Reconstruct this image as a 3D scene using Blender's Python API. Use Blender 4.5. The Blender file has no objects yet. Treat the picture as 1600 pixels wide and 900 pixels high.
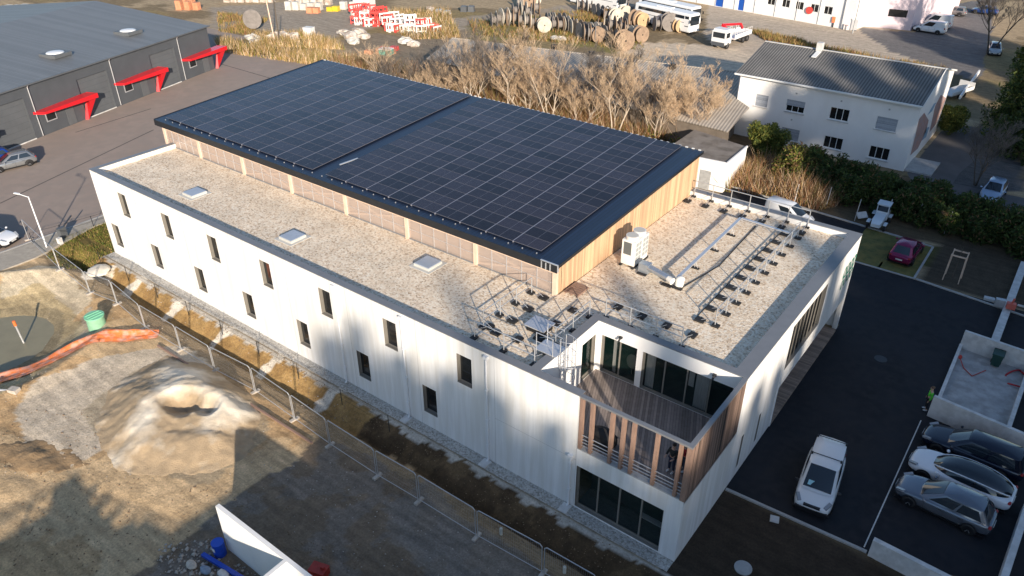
import bpy, bmesh, math, random
import numpy as np
from mathutils import Vector, Matrix
random.seed(7); RNG = np.random.default_rng(7)
SC = bpy.context.scene; COL = SC.collection
# ---------------------------------------------------------------- camera
CAM_F, CAM_YAW, CAM_PITCH = 1188.2, -0.651177, 0.551016
CAM_LOC = np.array([8.5219, -23.974, 30.3656])
def cam_axes():
    y, p, ro = CAM_YAW, CAM_PITCH, -0.00218
    d = np.array([math.cos(p)*math.sin(y), math.cos(p)*math.cos(y), -math.sin(p)])
    rt = np.array([math.cos(y), -math.sin(y), 0.]); up = np.cross(rt, d)
    c, s = math.cos(ro), math.sin(ro)
    return c*rt+s*up, -s*rt+c*up, d
CR, CU, CD = cam_axes()
cam = bpy.data.cameras.new('camera'); cam_o = bpy.data.objects.new('camera', cam); COL.objects.link(cam_o)
cam.sensor_width = 36; cam.lens = CAM_F/1600*36; cam.clip_start = .5; cam.clip_end = 6000
m = Matrix.Identity(4)
for i in range(3):
    m[i][0], m[i][1], m[i][2], m[i][3] = CR[i], CU[i], -CD[i], CAM_LOC[i]
cam_o.matrix_world = m
SC.camera = cam_o
# ---------------------------------------------------------------- sky, sun, exposure
SUN_AZ, SUN_EL = 128.4, 17.2      # clockwise from +Y, degrees
w = bpy.data.worlds.new('World'); SC.world = w; w.use_nodes = True
nt = w.node_tree; bg = nt.nodes['Background']
sky = nt.nodes.new('ShaderNodeTexSky'); sky.sky_type = 'NISHITA'; sky.sun_disc = False
sky.sun_elevation = math.radians(SUN_EL); sky.sun_rotation = math.radians(SUN_AZ)
sky.air_density = 1.0; sky.dust_density = .6; sky.ozone_density = 2.6
nt.links.new(sky.outputs[0], bg.inputs[0]); bg.inputs[1].default_value = .118
sl = bpy.data.lights.new('sun', 'SUN'); sl.energy = 5.0; sl.angle = math.radians(.95); sl.color = (1, .87, .72)
so = bpy.data.objects.new('sun', sl); COL.objects.link(so)
az, el = math.radians(SUN_AZ), math.radians(SUN_EL)
SDIR = Vector((math.sin(az)*math.cos(el), math.cos(az)*math.cos(el), math.sin(el)))
so.rotation_euler = SDIR.to_track_quat('Z', 'Y').to_euler(); so.location = (40, -40, 60)
vs = SC.view_settings; vs.view_transform = 'Standard'; vs.look = 'None'; vs.exposure = 0.66; vs.gamma = 1; vs.use_curve_mapping = False
# ---------------------------------------------------------------- helpers
def G(px, py, z=0.):
    """ground point (height z) seen at a pixel of the 1600 px photograph"""
    v = CD + CR*(px-800)/CAM_F + CU*(450-py)/CAM_F
    t = (z-CAM_LOC[2])/v[2]; p = CAM_LOC+t*v
    return Vector((p[0], p[1], z))
def tag(o, label=None, cat=None, group=None, kind=None):
    if label: o['label'] = label
    if cat: o['category'] = cat
    if group: o['group'] = group
    if kind: o['kind'] = kind
    return o
def empty(name, loc, rz=0, **k):
    o = bpy.data.objects.new(name, None); COL.objects.link(o); o.location = loc; o.rotation_euler = (0, 0, rz)
    o.empty_display_size = .3
    return tag(o, **k)
def link_mesh(name, me, parent=None, loc=(0, 0, 0)):
    o = bpy.data.objects.new(name, me); COL.objects.link(o); o.location = loc
    if parent: o.parent = parent
    return o
def copy_tree(o, parent=None):
    c = o.copy(); COL.objects.link(c)
    if parent: c.parent = parent
    for ch in [x for x in o.children]: copy_tree(ch, c)
    return c
class MB:
    def __init__(s): s.v = []; s.f = []; s.m = []; s.sm = []
    def add(s, vs, fs, m=0, sm=False):
        b = len(s.v); s.v += [tuple(v) for v in vs]
        for f in fs: s.f.append(tuple(i+b for i in f)); s.m.append(m); s.sm.append(sm)
        return s
    def quad(s, a, b, c, d, m=0): return s.add([a, b, c, d], [(0, 1, 2, 3)], m)
    def box(s, x0, x1, y0, y1, z0, z1, m=0):
        v = [(x, y, z) for z in (z0, z1) for y in (y0, y1) for x in (x0, x1)]
        return s.add(v, [(0, 2, 3, 1), (4, 5, 7, 6), (0, 1, 5, 4), (1, 3, 7, 5), (3, 2, 6, 7), (2, 0, 4, 6)], m)
    def obox(s, c, hx, hy, hz, rz=0, m=0, M=None):
        R = Matrix.Rotation(rz, 3, 'Z') if M is None else M
        c = Vector(c); v = [c+R@Vector((x*hx, y*hy, z*hz)) for z in (-1, 1) for y in (-1, 1) for x in (-1, 1)]
        return s.add(v, [(0, 2, 3, 1), (4, 5, 7, 6), (0, 1, 5, 4), (1, 3, 7, 5), (3, 2, 6, 7), (2, 0, 4, 6)], m)
    def beam(s, p, q, w, h, m=0):
        p, q = Vector(p), Vector(q); d = q-p; L = d.length; d = d/L
        up = Vector((0, 0, 1)) if abs(d.z) < .95 else Vector((0, 1, 0))
        sd = d.cross(up).normalized(); u2 = sd.cross(d)
        v = [p+d*t+sd*a*w/2+u2*b*h/2 for t in (0, L) for b in (-1, 1) for a in (-1, 1)]
        return s.add(v, [(0, 2, 3, 1), (4, 5, 7, 6), (0, 1, 5, 4), (1, 3, 7, 5), (3, 2, 6, 7), (2, 0, 4, 6)], m)
    def tube(s, p, q, r, n=6, m=0, r2=None, caps=True, sm=True):
        p, q = Vector(p), Vector(q); d = (q-p).normalized(); r2 = r if r2 is None else r2
        up = Vector((0, 0, 1)) if abs(d.z) < .9 else Vector((1, 0, 0))
        a = d.cross(up).normalized(); b = a.cross(d); v = []
        for c, rr in ((p, r), (q, r2)):
            for i in range(n):
                t = 2*math.pi*i/n; v.append(c+a*math.cos(t)*rr+b*math.sin(t)*rr)
        s.add(v, [(i, (i+1) % n, n+(i+1) % n, n+i) for i in range(n)], m, sm)
        if caps:
            s.add(v, [tuple(range(n))[::-1], tuple(range(n, 2*n))], m)
        return s
    def path(s, pts, r, n=6, m=0):
        for a, b in zip(pts, pts[1:]): s.tube(a, b, r, n, m)
        return s
    def prism(s, poly, z0, z1, m=0):
        n = len(poly); v = [(x, y, z0) for x, y in poly]+[(x, y, z1) for x, y in poly]
        a = sum(poly[i][0]*poly[(i+1) % n][1]-poly[(i+1) % n][0]*poly[i][1] for i in range(n))
        fs = [(i, (i+1) % n, n+(i+1) % n, n+i) for i in range(n)]+[tuple(range(n, 2*n)), tuple(range(n))[::-1]]
        if a < 0: fs = [f[::-1] for f in fs]
        return s.add(v, fs, m)
    def sheet(s, poly, z, m=0):
        n = len(poly); a = sum(poly[i][0]*poly[(i+1) % n][1]-poly[(i+1) % n][0]*poly[i][1] for i in range(n))
        f = tuple(range(n)); f = f if a > 0 else f[::-1]
        return s.add([(p[0], p[1], z) for p in poly], [f], m)
    def blob(s, c, rx, ry, rz, m=0, nu=10, nv=6, jit=0, seed=0):
        rg = random.Random(seed); v = []; f = []
        for j in range(nv+1):
            ph = math.pi*j/nv
            for i in range(nu):
                th = 2*math.pi*i/nu; k = 1+rg.uniform(-jit, jit)
                v.append((c[0]+rx*k*math.sin(ph)*math.cos(th), c[1]+ry*k*math.sin(ph)*math.sin(th), c[2]-rz*k*math.cos(ph)))
        for j in range(nv):
            for i in range(nu): f.append((j*nu+i, j*nu+(i+1) % nu, (j+1)*nu+(i+1) % nu, (j+1)*nu+i))
        return s.add(v, f, m, True)
    def mesh(s, name, mats):
        me = bpy.data.meshes.new(name); me.from_pydata(s.v, [], s.f)
        for mt in (mats if isinstance(mats, (list, tuple)) else [mats]): me.materials.append(mt)
        if any(s.m): me.polygons.foreach_set('material_index', s.m)
        me.polygons.foreach_set('use_smooth', s.sm); me.update(); return me
    def build(s, name, mats, parent=None, world=True, **k):
        """world=True: vertices are world coordinates; a top-level thing gets its origin at its base"""
        loc = (0, 0, 0)
        if parent is None and world and s.v:
            a = np.array(s.v); c = ((a[:, 0].min()+a[:, 0].max())/2, (a[:, 1].min()+a[:, 1].max())/2, a[:, 2].min())
            s.v = [(x-c[0], y-c[1], z-c[2]) for x, y, z in s.v]; loc = c
        elif parent is not None and world:
            p = parent; off = Vector((0, 0, 0))
            while p is not None: off += p.location; p = p.parent
            loc = tuple(-off)
        o = link_mesh(name, s.mesh(name, mats), parent, loc)
        return tag(o, **k)
# ---------------------------------------------------------------- materials
def _n(nt, t, **k):
    n = nt.nodes.new(t)
    for a, b in k.items(): setattr(n, a, b)
    return n
def mat(name, col, rough=.8, n=None, amt=.25, bump=0, bscale=None, metal=0, spec=.5, stretch=None, n2=None, col2=None, coord='pos', alpha=1, coat=0):
    """col varied by a noise of scale n (relative amount amt); col2 mixes in at scale n2"""
    m = bpy.data.materials.new(name); m.use_nodes = True; t = m.node_tree; b = t.nodes['Principled BSDF']
    b.inputs['Base Color'].default_value = (*col, 1); b.inputs['Roughness'].default_value = rough
    b.inputs['Metallic'].default_value = metal; b.inputs['Specular IOR Level'].default_value = spec
    b.inputs['Alpha'].default_value = alpha; b.inputs['Coat Weight'].default_value = coat
    if n or n2 or bump:
        if coord == 'pos': src = _n(t, 'ShaderNodeNewGeometry').outputs['Position']
        else: src = _n(t, 'ShaderNodeTexCoord').outputs['Object']
        mp = _n(t, 'ShaderNodeMapping'); t.links.new(src, mp.inputs[0])
        if stretch: mp.inputs['Scale'].default_value = stretch
        cur = None
        if n:
            nz = _n(t, 'ShaderNodeTexNoise'); nz.inputs['Scale'].default_value = n; nz.inputs['Detail'].default_value = 6; nz.inputs['Roughness'].default_value = .65
            t.links.new(mp.outputs[0], nz.inputs[0])
            mr = _n(t, 'ShaderNodeMapRange'); mr.inputs[1].default_value = .25; mr.inputs[2].default_value = .75
            mr.inputs[3].default_value = 1-amt; mr.inputs[4].default_value = 1+amt; t.links.new(nz.outputs[0], mr.inputs[0])
            mx = _n(t, 'ShaderNodeVectorMath', operation='SCALE'); mx.inputs[0].default_value = col; t.links.new(mr.outputs[0], mx.inputs['Scale'])
            cur = mx.outputs[0]
        if n2:
            nz2 = _n(t, 'ShaderNodeTexNoise'); nz2.inputs['Scale'].default_value = n2; nz2.inputs['Detail'].default_value = 5; t.links.new(mp.outputs[0], nz2.inputs[0])
            r = _n(t, 'ShaderNodeMapRange'); r.inputs[1].default_value = .42; r.inputs[2].default_value = .62; t.links.new(nz2.outputs[0], r.inputs[0])
            mi = _n(t, 'ShaderNodeMix', data_type='RGBA'); t.links.new(r.outputs[0], mi.inputs[0])
            if cur: t.links.new(cur, mi.inputs[6])
            else: mi.inputs[6].default_value = (*col, 1)
            mi.inputs[7].default_value = (*col2, 1); cur = mi.outputs[2]
        if cur: t.links.new(cur, b.inputs['Base Color'])
        if bump:
            nb = _n(t, 'ShaderNodeTexNoise'); nb.inputs['Scale'].default_value = bscale or (n or 5)*2; nb.inputs['Detail'].default_value = 6
            t.links.new(mp.outputs[0], nb.inputs[0]); bp = _n(t, 'ShaderNodeBump'); bp.inputs['Strength'].default_value = .8; bp.inputs['Distance'].default_value = bump
            t.links.new(nb.outputs[0], bp.inputs['Height']); t.links.new(bp.outputs[0], b.inputs['Normal'])
    return m
def gravel(name, cols, scale, bump=.03):
    m = bpy.data.materials.new(name); m.use_nodes = True; t = m.node_tree; b = t.nodes['Principled BSDF']; b.inputs['Roughness'].default_value = .9
    g = _n(t, 'ShaderNodeNewGeometry'); v = _n(t, 'ShaderNodeTexVoronoi'); v.inputs['Scale'].default_value = scale; t.links.new(g.outputs['Position'], v.inputs['Vector'])
    sx = _n(t, 'ShaderNodeSeparateColor'); t.links.new(v.outputs['Color'], sx.inputs[0])
    cr = _n(t, 'ShaderNodeValToRGB'); e = cr.color_ramp.elements
    for i, c in enumerate(cols):
        p = i/(len(cols)-1)
        if i == 0: el_ = e[0]; el_.position = 0
        elif i == len(cols)-1: el_ = e[-1]; el_.position = 1
        else: el_ = e.new(p)
        el_.color = (*c, 1)
    t.links.new(sx.outputs[0], cr.inputs[0])
    nz = _n(t, 'ShaderNodeTexNoise'); nz.inputs['Scale'].default_value = .7; nz.inputs['Detail'].default_value = 8; t.links.new(g.outputs['Position'], nz.inputs[0])
    mr = _n(t, 'ShaderNodeMapRange'); mr.inputs[1].default_value = .3; mr.inputs[2].default_value = .7; mr.inputs[3].default_value = .86; mr.inputs[4].default_value = 1.08; t.links.new(nz.outputs[0], mr.inputs[0])
    mu = _n(t, 'ShaderNodeVectorMath', operation='SCALE'); t.links.new(cr.outputs[0], mu.inputs[0]); t.links.new(mr.outputs[0], mu.inputs['Scale'])
    t.links.new(mu.outputs[0], b.inputs['Base Color'])
    bp = _n(t, 'ShaderNodeBump'); bp.invert = True; bp.inputs['Strength'].default_value = 1; bp.inputs['Distance'].default_value = bump; t.links.new(v.outputs['Distance'], bp.inputs['Height']); t.links.new(bp.outputs[0], b.inputs['Normal'])
    return m
def stripes(name, c1, c2, axis, period, duty=.12, rough=.7, bump=.0, metal=0, wave=False, nscale=6, namt=.3, stretch=(1, 1, 1), spec=.5):
    """planks or corrugation along a world axis vector, with grain noise"""
    m = bpy.data.materials.new(name); m.use_nodes = True; t = m.node_tree; b = t.nodes['Principled BSDF']
    b.inputs['Roughness'].default_value = rough; b.inputs['Metallic'].default_value = metal; b.inputs['Specular IOR Level'].default_value = spec
    g = _n(t, 'ShaderNodeNewGeometry'); d = _n(t, 'ShaderNodeVectorMath', operation='DOT_PRODUCT'); d.inputs[1].default_value = axis; t.links.new(g.outputs['Position'], d.inputs[0])
    dv = _n(t, 'ShaderNodeMath', operation='DIVIDE'); dv.inputs[1].default_value = period; t.links.new(d.outputs['Value'], dv.inputs[0])
    fr = _n(t, 'ShaderNodeMath', operation='FRACT'); t.links.new(dv.outputs[0], fr.inputs[0])
    fl = _n(t, 'ShaderNodeMath', operation='FLOOR'); t.links.new(dv.outputs[0], fl.inputs[0])
    wn = _n(t, 'ShaderNodeTexWhiteNoise', noise_dimensions='1D'); t.links.new(fl.outputs[0], wn.inputs['W'])
    if wave:
        tr = _n(t, 'ShaderNodeMath', operation='PINGPONG'); tr.inputs[1].default_value = .5; t.links.new(fr.outputs[0], tr.inputs[0])
        mk = _n(t, 'ShaderNodeMath', operation='MULTIPLY'); mk.inputs[1].default_value = 2; t.links.new(tr.outputs[0], mk.inputs[0])
    else:
        mk = _n(t, 'ShaderNodeMath', operation='GREATER_THAN'); mk.inputs[1].default_value = duty; t.links.new(fr.outputs[0], mk.inputs[0])
    mx = _n(t, 'ShaderNodeMix', data_type='RGBA'); mx.inputs[6].default_value = (*c2, 1); mx.inputs[7].default_value = (*c1, 1); t.links.new(mk.outputs[0], mx.inputs[0])
    mp = _n(t, 'ShaderNodeMapping'); mp.inputs['Scale'].default_value = stretch; t.links.new(g.outputs['Position'], mp.inputs[0])
    nz = _n(t, 'ShaderNodeTexNoise'); nz.inputs['Scale'].default_value = nscale; nz.inputs['Detail'].default_value = 6; t.links.new(mp.outputs[0], nz.inputs[0])
    ad = _n(t, 'ShaderNodeMath', operation='ADD'); t.links.new(nz.outputs[0], ad.inputs[0])
    if wave: ad.inputs[1].default_value = .5
    else: t.links.new(wn.outputs[0], ad.inputs[1])
    mr = _n(t, 'ShaderNodeMapRange'); mr.inputs[1].default_value = .4; mr.inputs[2].default_value = 1.6; mr.inputs[3].default_value = 1-namt; mr.inputs[4].default_value = 1+namt; t.links.new(ad.outputs[0], mr.inputs[0])
    sc = _n(t, 'ShaderNodeVectorMath', operation='SCALE'); t.links.new(mx.outputs[2], sc.inputs[0]); t.links.new(mr.outputs[0], sc.inputs['Scale']); t.links.new(sc.outputs[0], b.inputs['Base Color'])
    if bump:
        bp = _n(t, 'ShaderNodeBump'); bp.inputs['Strength'].default_value = 1; bp.inputs['Distance'].default_value = bump; t.links.new(mk.outputs[0], bp.inputs['Height']); t.links.new(bp.outputs[0], b.inputs['Normal'])
    return m
def glassy(name, col, trans=.5, rough=.05):
    m = bpy.data.materials.new(name); m.use_nodes = True; t = m.node_tree; b = t.nodes['Principled BSDF']
    b.inputs['Base Color'].default_value = (*col, 1); b.inputs['Roughness'].default_value = rough; b.inputs['Specular IOR Level'].default_value = .8
    tr = _n(t, 'ShaderNodeBsdfTransparent'); mx = _n(t, 'ShaderNodeMixShader'); mx.inputs[0].default_value = trans
    t.links.new(b.outputs[0], mx.inputs[1]); t.links.new(tr.outputs[0], mx.inputs[2]); t.links.new(mx.outputs[0], t.nodes['Material Output'].inputs[0])
    return m
M = {}
M['render_w'] = mat('white_render_wall', (.80, .79, .77), .85, n=.5, amt=.04, stretch=(1, 1, .6), n2=.6, col2=(.76, .75, .73), bump=.002, bscale=30)
M['conc'] = mat('pale_concrete_wall', (.74, .735, .72), .85, n=1.3, amt=.12, stretch=(2.5, 2.5, .18), n2=.9, col2=(.66, .645, .61), bump=.003, bscale=25)
M['conc_g'] = mat('grey_concrete', (.42, .42, .41), .9, n=1.5, amt=.2, n2=3, col2=(.34, .34, .33), bump=.004, bscale=20)
M['conc_l'] = mat('light_concrete', (.60, .59, .57), .88, n=1.5, amt=.15, n2=2.5, col2=(.5, .49, .47), bump=.004, bscale=20)
M['coping'] = mat('grey_coping_metal', (.22, .225, .235), .5, n=2, amt=.08, metal=.3)
M['frame_tp'] = mat('taupe_window_frame', (.20, .185, .16), .5, n=5, amt=.08)
M['glass_w'] = mat('window_glass', (.012, .014, .016), .04, n=1.2, amt=.5, spec=.7)
M['glass_t'] = glassy('terrace_glass', (.006, .022, .02), .55, .03)
M['int_dark'] = mat('dim_interior', (.05, .055, .055), .8, n=1, amt=.3)
M['curtain'] = mat('pale_curtain', (.55, .55, .52), .9, n=9, amt=.25, stretch=(4, 4, .2))
M['gravel_r'] = gravel('roof_gravel', [(.42, .31, .21), (.68, .54, .39), (.76, .63, .47), (.80, .69, .54), (.84, .76, .63)], 10, .016)
M['gravel_s'] = gravel('strip_gravel', [(.26, .24, .21), (.42, .40, .36), (.56, .54, .50), (.36, .33, .29)], 13, .03)
M['black_m'] = mat('black_metal', (.018, .02, .024), .45, n=2, amt=.2, metal=.2)
M['roof_m'] = stripes('dark_blue_metal_roof', (.012, .022, .048), (.006, .010, .02), (1, 0, 0), .25, .2, .38, bump=.01, namt=.15, spec=.5)
M['clip'] = mat('white_clip', (.7, .7, .68), .5)
M['galv'] = mat('galvanised_steel', (.50, .51, .52), .42, n=6, amt=.12, metal=.55)
M['alu'] = mat('aluminium', (.62, .63, .65), .38, n=5, amt=.08, metal=.6)
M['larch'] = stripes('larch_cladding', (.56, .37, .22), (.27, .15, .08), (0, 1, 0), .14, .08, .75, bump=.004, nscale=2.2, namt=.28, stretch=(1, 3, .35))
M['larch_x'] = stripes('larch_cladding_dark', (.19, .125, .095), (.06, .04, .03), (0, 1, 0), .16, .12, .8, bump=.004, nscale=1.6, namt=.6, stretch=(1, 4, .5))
M['timber'] = mat('planed_timber', (.25, .16, .12), .7, n=3, amt=.25, stretch=(3, 3, .6))
M['timber_pk'] = mat('pale_timber', (.66, .49, .37), .7, n=3, amt=.15, stretch=(2, 2, .6))
M['deck'] = stripes('grey_deck_boards', (.25, .205, .18), (.08, .065, .055), (.92, .39, 0), .145, .1, .8, bump=.004, nscale=4, namt=.35)
M['deck_x'] = stripes('brown_deck_boards', (.33, .235, .175), (.10, .07, .05), (0, 1, 0), .145, .1, .8, bump=.004, nscale=4, namt=.35)
M['poly'] = glassy('polycarbonate_pane', (.52, .42, .36), .42, .35)
M['asph_d'] = mat('dark_asphalt', (.016, .017, .021), .85, n=.35, amt=.45, n2=1.7, col2=(.021, .021, .024), bump=.006, bscale=60, spec=.3)
M['asph_l'] = mat('worn_asphalt', (.30, .24, .20), .9, n=.25, amt=.12, n2=.8, col2=(.275, .225, .19), bump=.004, bscale=50)
M['asph_y'] = mat('yard_asphalt', (.20, .18, .165), .9, n=.15, amt=.3, n2=.5, col2=(.17, .155, .145), bump=.004, bscale=50)
M['kerb'] = mat('kerb_stone', (.38, .37, .35), .85, n=3, amt=.15)
M['white_line'] = mat('white_road_paint', (.55, .55, .53), .7, n=8, amt=.2)
M['pvc'] = mat('white_pipe', (.72, .73, .74), .4)
M['hvac'] = mat('cream_unit_casing', (.74, .72, .66), .45, n=2, amt=.05)
M['hvac_g'] = mat('dark_grille', (.10, .11, .11), .5)
M['red'] = mat('red_canopy_paint', (.62, .012, .02), .35, coat=.3)
M['rubber'] = mat('black_rubber', (.015, .015, .016), .7)
M['zinc_w'] = mat('white_fascia', (.75, .75, .73), .5)
def wall_open(mb, A, B, z0, z1, ops, depth, m=0, mr=0, back=None):
    """vertical wall face from A to B (outside on the right of A->B) with openings (s0,s1,za,zb) and reveals"""
    A, B = Vector((A[0], A[1], 0)), Vector((B[0], B[1], 0)); d = B-A; L = d.length; d /= L; nin = Vector((-d.y, d.x, 0))
    S = sorted({0, round(L, 4)} | {round(o[0], 4) for o in ops} | {round(o[1], 4) for o in ops}); Z = sorted({z0, z1} | {o[2] for o in ops} | {o[3] for o in ops})
    P = lambda s, z, k=0: A+d*s+nin*k+Vector((0, 0, z))
    for a, b in zip(S, S[1:]):
        for c, e in zip(Z, Z[1:]):
            sm_, zm = (a+b)/2, (c+e)/2
            if any(o[0] < sm_ < o[1] and o[2] < zm < o[3] for o in ops): continue
            mb.quad(P(a, c), P(b, c), P(b, e), P(a, e), m)
    for o in ops:
        a, b, c, e = o[:4]
        mb.quad(P(a, c), P(a, c, depth), P(b, c, depth), P(b, c), mr) if c > z0+.001 else None
        mb.quad(P(a, e), P(b, e), P(b, e, depth), P(a, e, depth), mr) if e < z1-.001 else None
        mb.quad(P(a, c), P(a, e), P(a, e, depth), P(a, c, depth), mr)
        mb.quad(P(b, c), P(b, c, depth), P(b, e, depth), P(b, e), mr)
    return P
def window(parent, A, B, o, depth, fm, gm, fw=.07, mull=0, name='window'):
    """frame mesh (the window) with its pane as sub-part, set back into opening o of wall A->B"""
    A, B = Vector((A[0], A[1], 0)), Vector((B[0], B[1], 0)); d = (B-A).normalized(); nin = Vector((-d.y, d.x, 0))
    P = lambda s, z, k: A+d*s+nin*k+Vector((0, 0, z)); a, b, c, e = o[:4]; f = MB(); t = .06
    def bar(s0, s1, za, zb):
        v = [P(s0, za, depth-t), P(s1, za, depth-t), P(s0, zb, depth-t), P(s1, zb, depth-t), P(s0, za, depth), P(s1, za, depth), P(s0, zb, depth), P(s1, zb, depth)]
        f.add(v, [(0, 1, 3, 2), (4, 6, 7, 5), (0, 4, 5, 1), (2, 3, 7, 6), (0, 2, 6, 4), (1, 5, 7, 3)])
    bar(a, a+fw, c, e); bar(b-fw, b, c, e); bar(a+fw, b-fw, c, c+fw); bar(a+fw, b-fw, e-fw, e)
    for i in range(mull):
        s = a+(b-a)*(i+1)/(mull+1); bar(s-fw*.45, s+fw*.45, c+fw, e-fw)
    wf = f.build(name, fm, parent)
    g = MB(); k = depth-.02; g.quad(P(a+fw, c+fw, k), P(b-fw, c+fw, k), P(b-fw, e-fw, k), P(a+fw, e-fw, k)); g.build('pane', gm, wf)
    return wf
ORD = ['first', 'second', 'third', 'fourth', 'fifth', 'sixth', 'seventh', 'eighth', 'ninth', 'tenth', 'eleventh', 'twelfth', 'thirteenth', 'fourteenth', 'fifteenth', 'sixteenth', 'seventeenth', 'eighteenth', 'nineteenth', 'twentieth',
       'twenty-first', 'twenty-second', 'twenty-third', 'twenty-fourth', 'twenty-fifth', 'twenty-sixth', 'twenty-seventh', 'twenty-eighth', 'twenty-ninth', 'thirtieth', 'thirty-first', 'thirty-second', 'thirty-third', 'thirty-fourth', 'thirty-fifth']
# ================================================================ THE GROUND
def inpoly(X, Y, poly):
    r = np.zeros(X.shape, bool); n = len(poly)
    for i in range(n):
        x1, y1 = poly[i][:2]; x2, y2 = poly[(i+1) % n][:2]
        c = ((y1 > Y) != (y2 > Y)) & (X < (x2-x1)*(Y-y1)/((y2-y1) if y2 != y1 else 1e-9)+x1); r ^= c
    return r
def vnoise(X, Y, sc, seed=0):
    g = np.random.default_rng(seed).random((257, 257)); x = X*sc; y = Y*sc; xi = np.floor(x).astype(int); yi = np.floor(y).astype(int)
    fx = x-xi; fy = y-yi; fx = fx*fx*(3-2*fx); fy = fy*fy*(3-2*fy); xi %= 256; yi %= 256
    return (g[yi, xi]*(1-fx)+g[yi, xi+1]*fx)*(1-fy)+(g[yi+1, xi]*(1-fx)+g[yi+1, xi+1]*fx)*fy
def fbm(X, Y, sc, seed=0, o=4): return sum(vnoise(X, Y, sc*2**i, seed+i)*.5**i for i in range(o))/sum(.5**i for i in range(o))
def sst(a, b, x): t = np.clip((x-a)/(b-a), 0, 1); return t*t*(3-2*t)
PONDZ = -1.15
PC = G(-12, 540, PONDZ); PCX, PCY = PC.x, PC.y; PRW = (G(74, 541, PONDZ)-PC).length
def terrain(X, Y):
    Z = np.zeros(X.shape)
    on = sst(-56.5, -52.5, X)*(1-sst(-2.5, -.6, X))
    yy = Y+.12*(fbm(X, Y, 1.1, 3)-.5)*2
    d = np.interp(yy, [-4.6, -3.7, -3.05, -2.75, -2.45, -1.15, -.85], [0, -.12, -.22, -.95, -1.0, -.06, 0])
    Z += d*on*(.9+.3*fbm(X, Y, .35, 9))
    site = sst(-1.0, -4.2, Y)*sst(-62, -57, X)*(1-sst(-2, 2, X))
    Z += site*(fbm(X, Y, .22, 21, 5)-.5)*.22+site*(fbm(X, Y, 1.6, 31, 3)-.5)*.05
    # wheel ruts
    for (x0, y0, x1, y1) in ((-34, -18, -8, -7.2), (-36, -21, -7, -10.3), (-40, -16, -24, -14)):
        L = math.hypot(x1-x0, y1-y0); u = ((X-x0)*(x1-x0)+(Y-y0)*(y1-y0))/L; q = ((X-x0)*(y1-y0)-(Y-y0)*(x1-x0))/L+.5*np.sin(u*.25)
        k = sst(0, 3, u)*(1-sst(L-4, L, u)); Z -= k*.06*(np.exp(-(q/.28)**2)+np.exp(-((q-1.7)/.28)**2))
    r = np.hypot(X-PCX, Y-PCY)/PRW+.16*(fbm(X, Y, .5, 5)-.5)
    Z += np.interp(r, [0, .8, 1.0, 1.5, 1.9, 2.15, 2.5], [-1.9, -1.5, -1.12, -.5, -.1, .30, 0])*sst(-57.5, -55.5, X)*sst(-1.5, -4.4, Y)
    return Z
def zt(x, y): return float(terrain(np.array([float(x)]), np.array([float(y)]))[0])
def axis(segs):
    out = []
    for a, b, s in segs: out += list(np.arange(a, b, s))
    return np.array(out+[segs[-1][1]])
gx = axis([(-3000, -400, 400), (-400, -180, 20), (-180, -70, 1.5), (-70, -60, .5), (-60, 1, .18), (1, 40, .8), (40, 200, 16), (200, 3000, 400)])
gy = axis([(-3000, -200, 400), (-200, -60, 20), (-60, -24, 1.5), (-24, -.4, .17), (-.4, 20, 1), (20, 70, .6), (70, 190, 1.2), (190, 400, 30), (400, 4000, 400)])
X, Y = np.meshgrid(gx, gy); Z = terrain(X, Y); nx, ny = len(gx), len(gy)
Cc = np.zeros(X.shape+(3,)); Cc[:] = (.225, .17, .10)
WX = X+1.6*(fbm(X, Y, .3, 51)-.5)+.5*(fbm(X, Y, 1.7, 52)-.5); WY = Y+1.6*(fbm(X, Y, .3, 61)-.5)+.5*(fbm(X, Y, 1.7, 62)-.5)
def zone(pix, col, mix=1., world=False, rag=1.):
    P = pix if world else [G(*p) for p in pix]
    m_ = inpoly(X+(WX-X)*rag, Y+(WY-Y)*rag, P); Cc[m_] = Cc[m_]*(1-mix)+np.array(col)*mix
# far yard: dry grass with beaten tracks
n1 = fbm(X, Y, .06, 71); far = (Y > 33)
Cc[far & (n1 > .52)] = (.38, .29, .18)
Cc[far & (n1 < .40)] = (.26, .20, .10)
track = (.34, .285, .22)
zone([(330, 12), (560, -6), (560, 28), (700, 30), (1000, -4), (1000, 45), (860, 20), (760, 38), (640, 62), (600, 36), (520, 62), (420, 48), (330, 44)], track)
zone([(640, 62), (760, 38), (700, 92), (660, 112), (560, 90), (520, 62), (600, 52)], (.25, .20, .14))
zone([(960, 80), (1010, 66), (1110, 70), (1210, 70), (1175, 125), (1140, 160), (1050, 110), (1000, 88)], (.58, .48, .36))
zone([(1110, -6), (1350, -6), (1400, 60), (1500, 110), (1240, 100), (1100, 62)], (.48, .40, .31))
zone([(1340, 44), (1430, 50), (1500, 5), (1560, -6), (1530, 130), (1480, 112), (1390, 80)], (.17, .16, .155))
zone([(1200, 66), (1300, 88), (1480, 112), (1530, 130), (1500, 150), (1440, 130), (1200, 80)], (.13, .105, .06))
zone([(730, 40), (800, 18), (1000, 60), (960, 85), (860, 62), (740, 62)], (.22, .19, .07))
zone([(350, 62), (520, 92), (650, 112), (1060, 215), (1100, 290), (940, 280), (500, 130), (340, 80)], (.19, .13, .06))
zone([(1090, 290), (1100, 200), (1180, 205), (1250, 250), (1450, 280), (1600, 400), (1600, 440), (1480, 380), (1330, 350), (1250, 320)], (.12, .09, .055))
zone([(1480, 200), (1600, 200), (1600, 300), (1500, 300), (1420, 268)], (.10, .10, .10), rag=.5)
zone([(1240, 325), (1460, 380), (1600, 420), (1600, 445), (1455, 398), (1340, 372), (1240, 345)], (.12, .08, .05))
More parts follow.
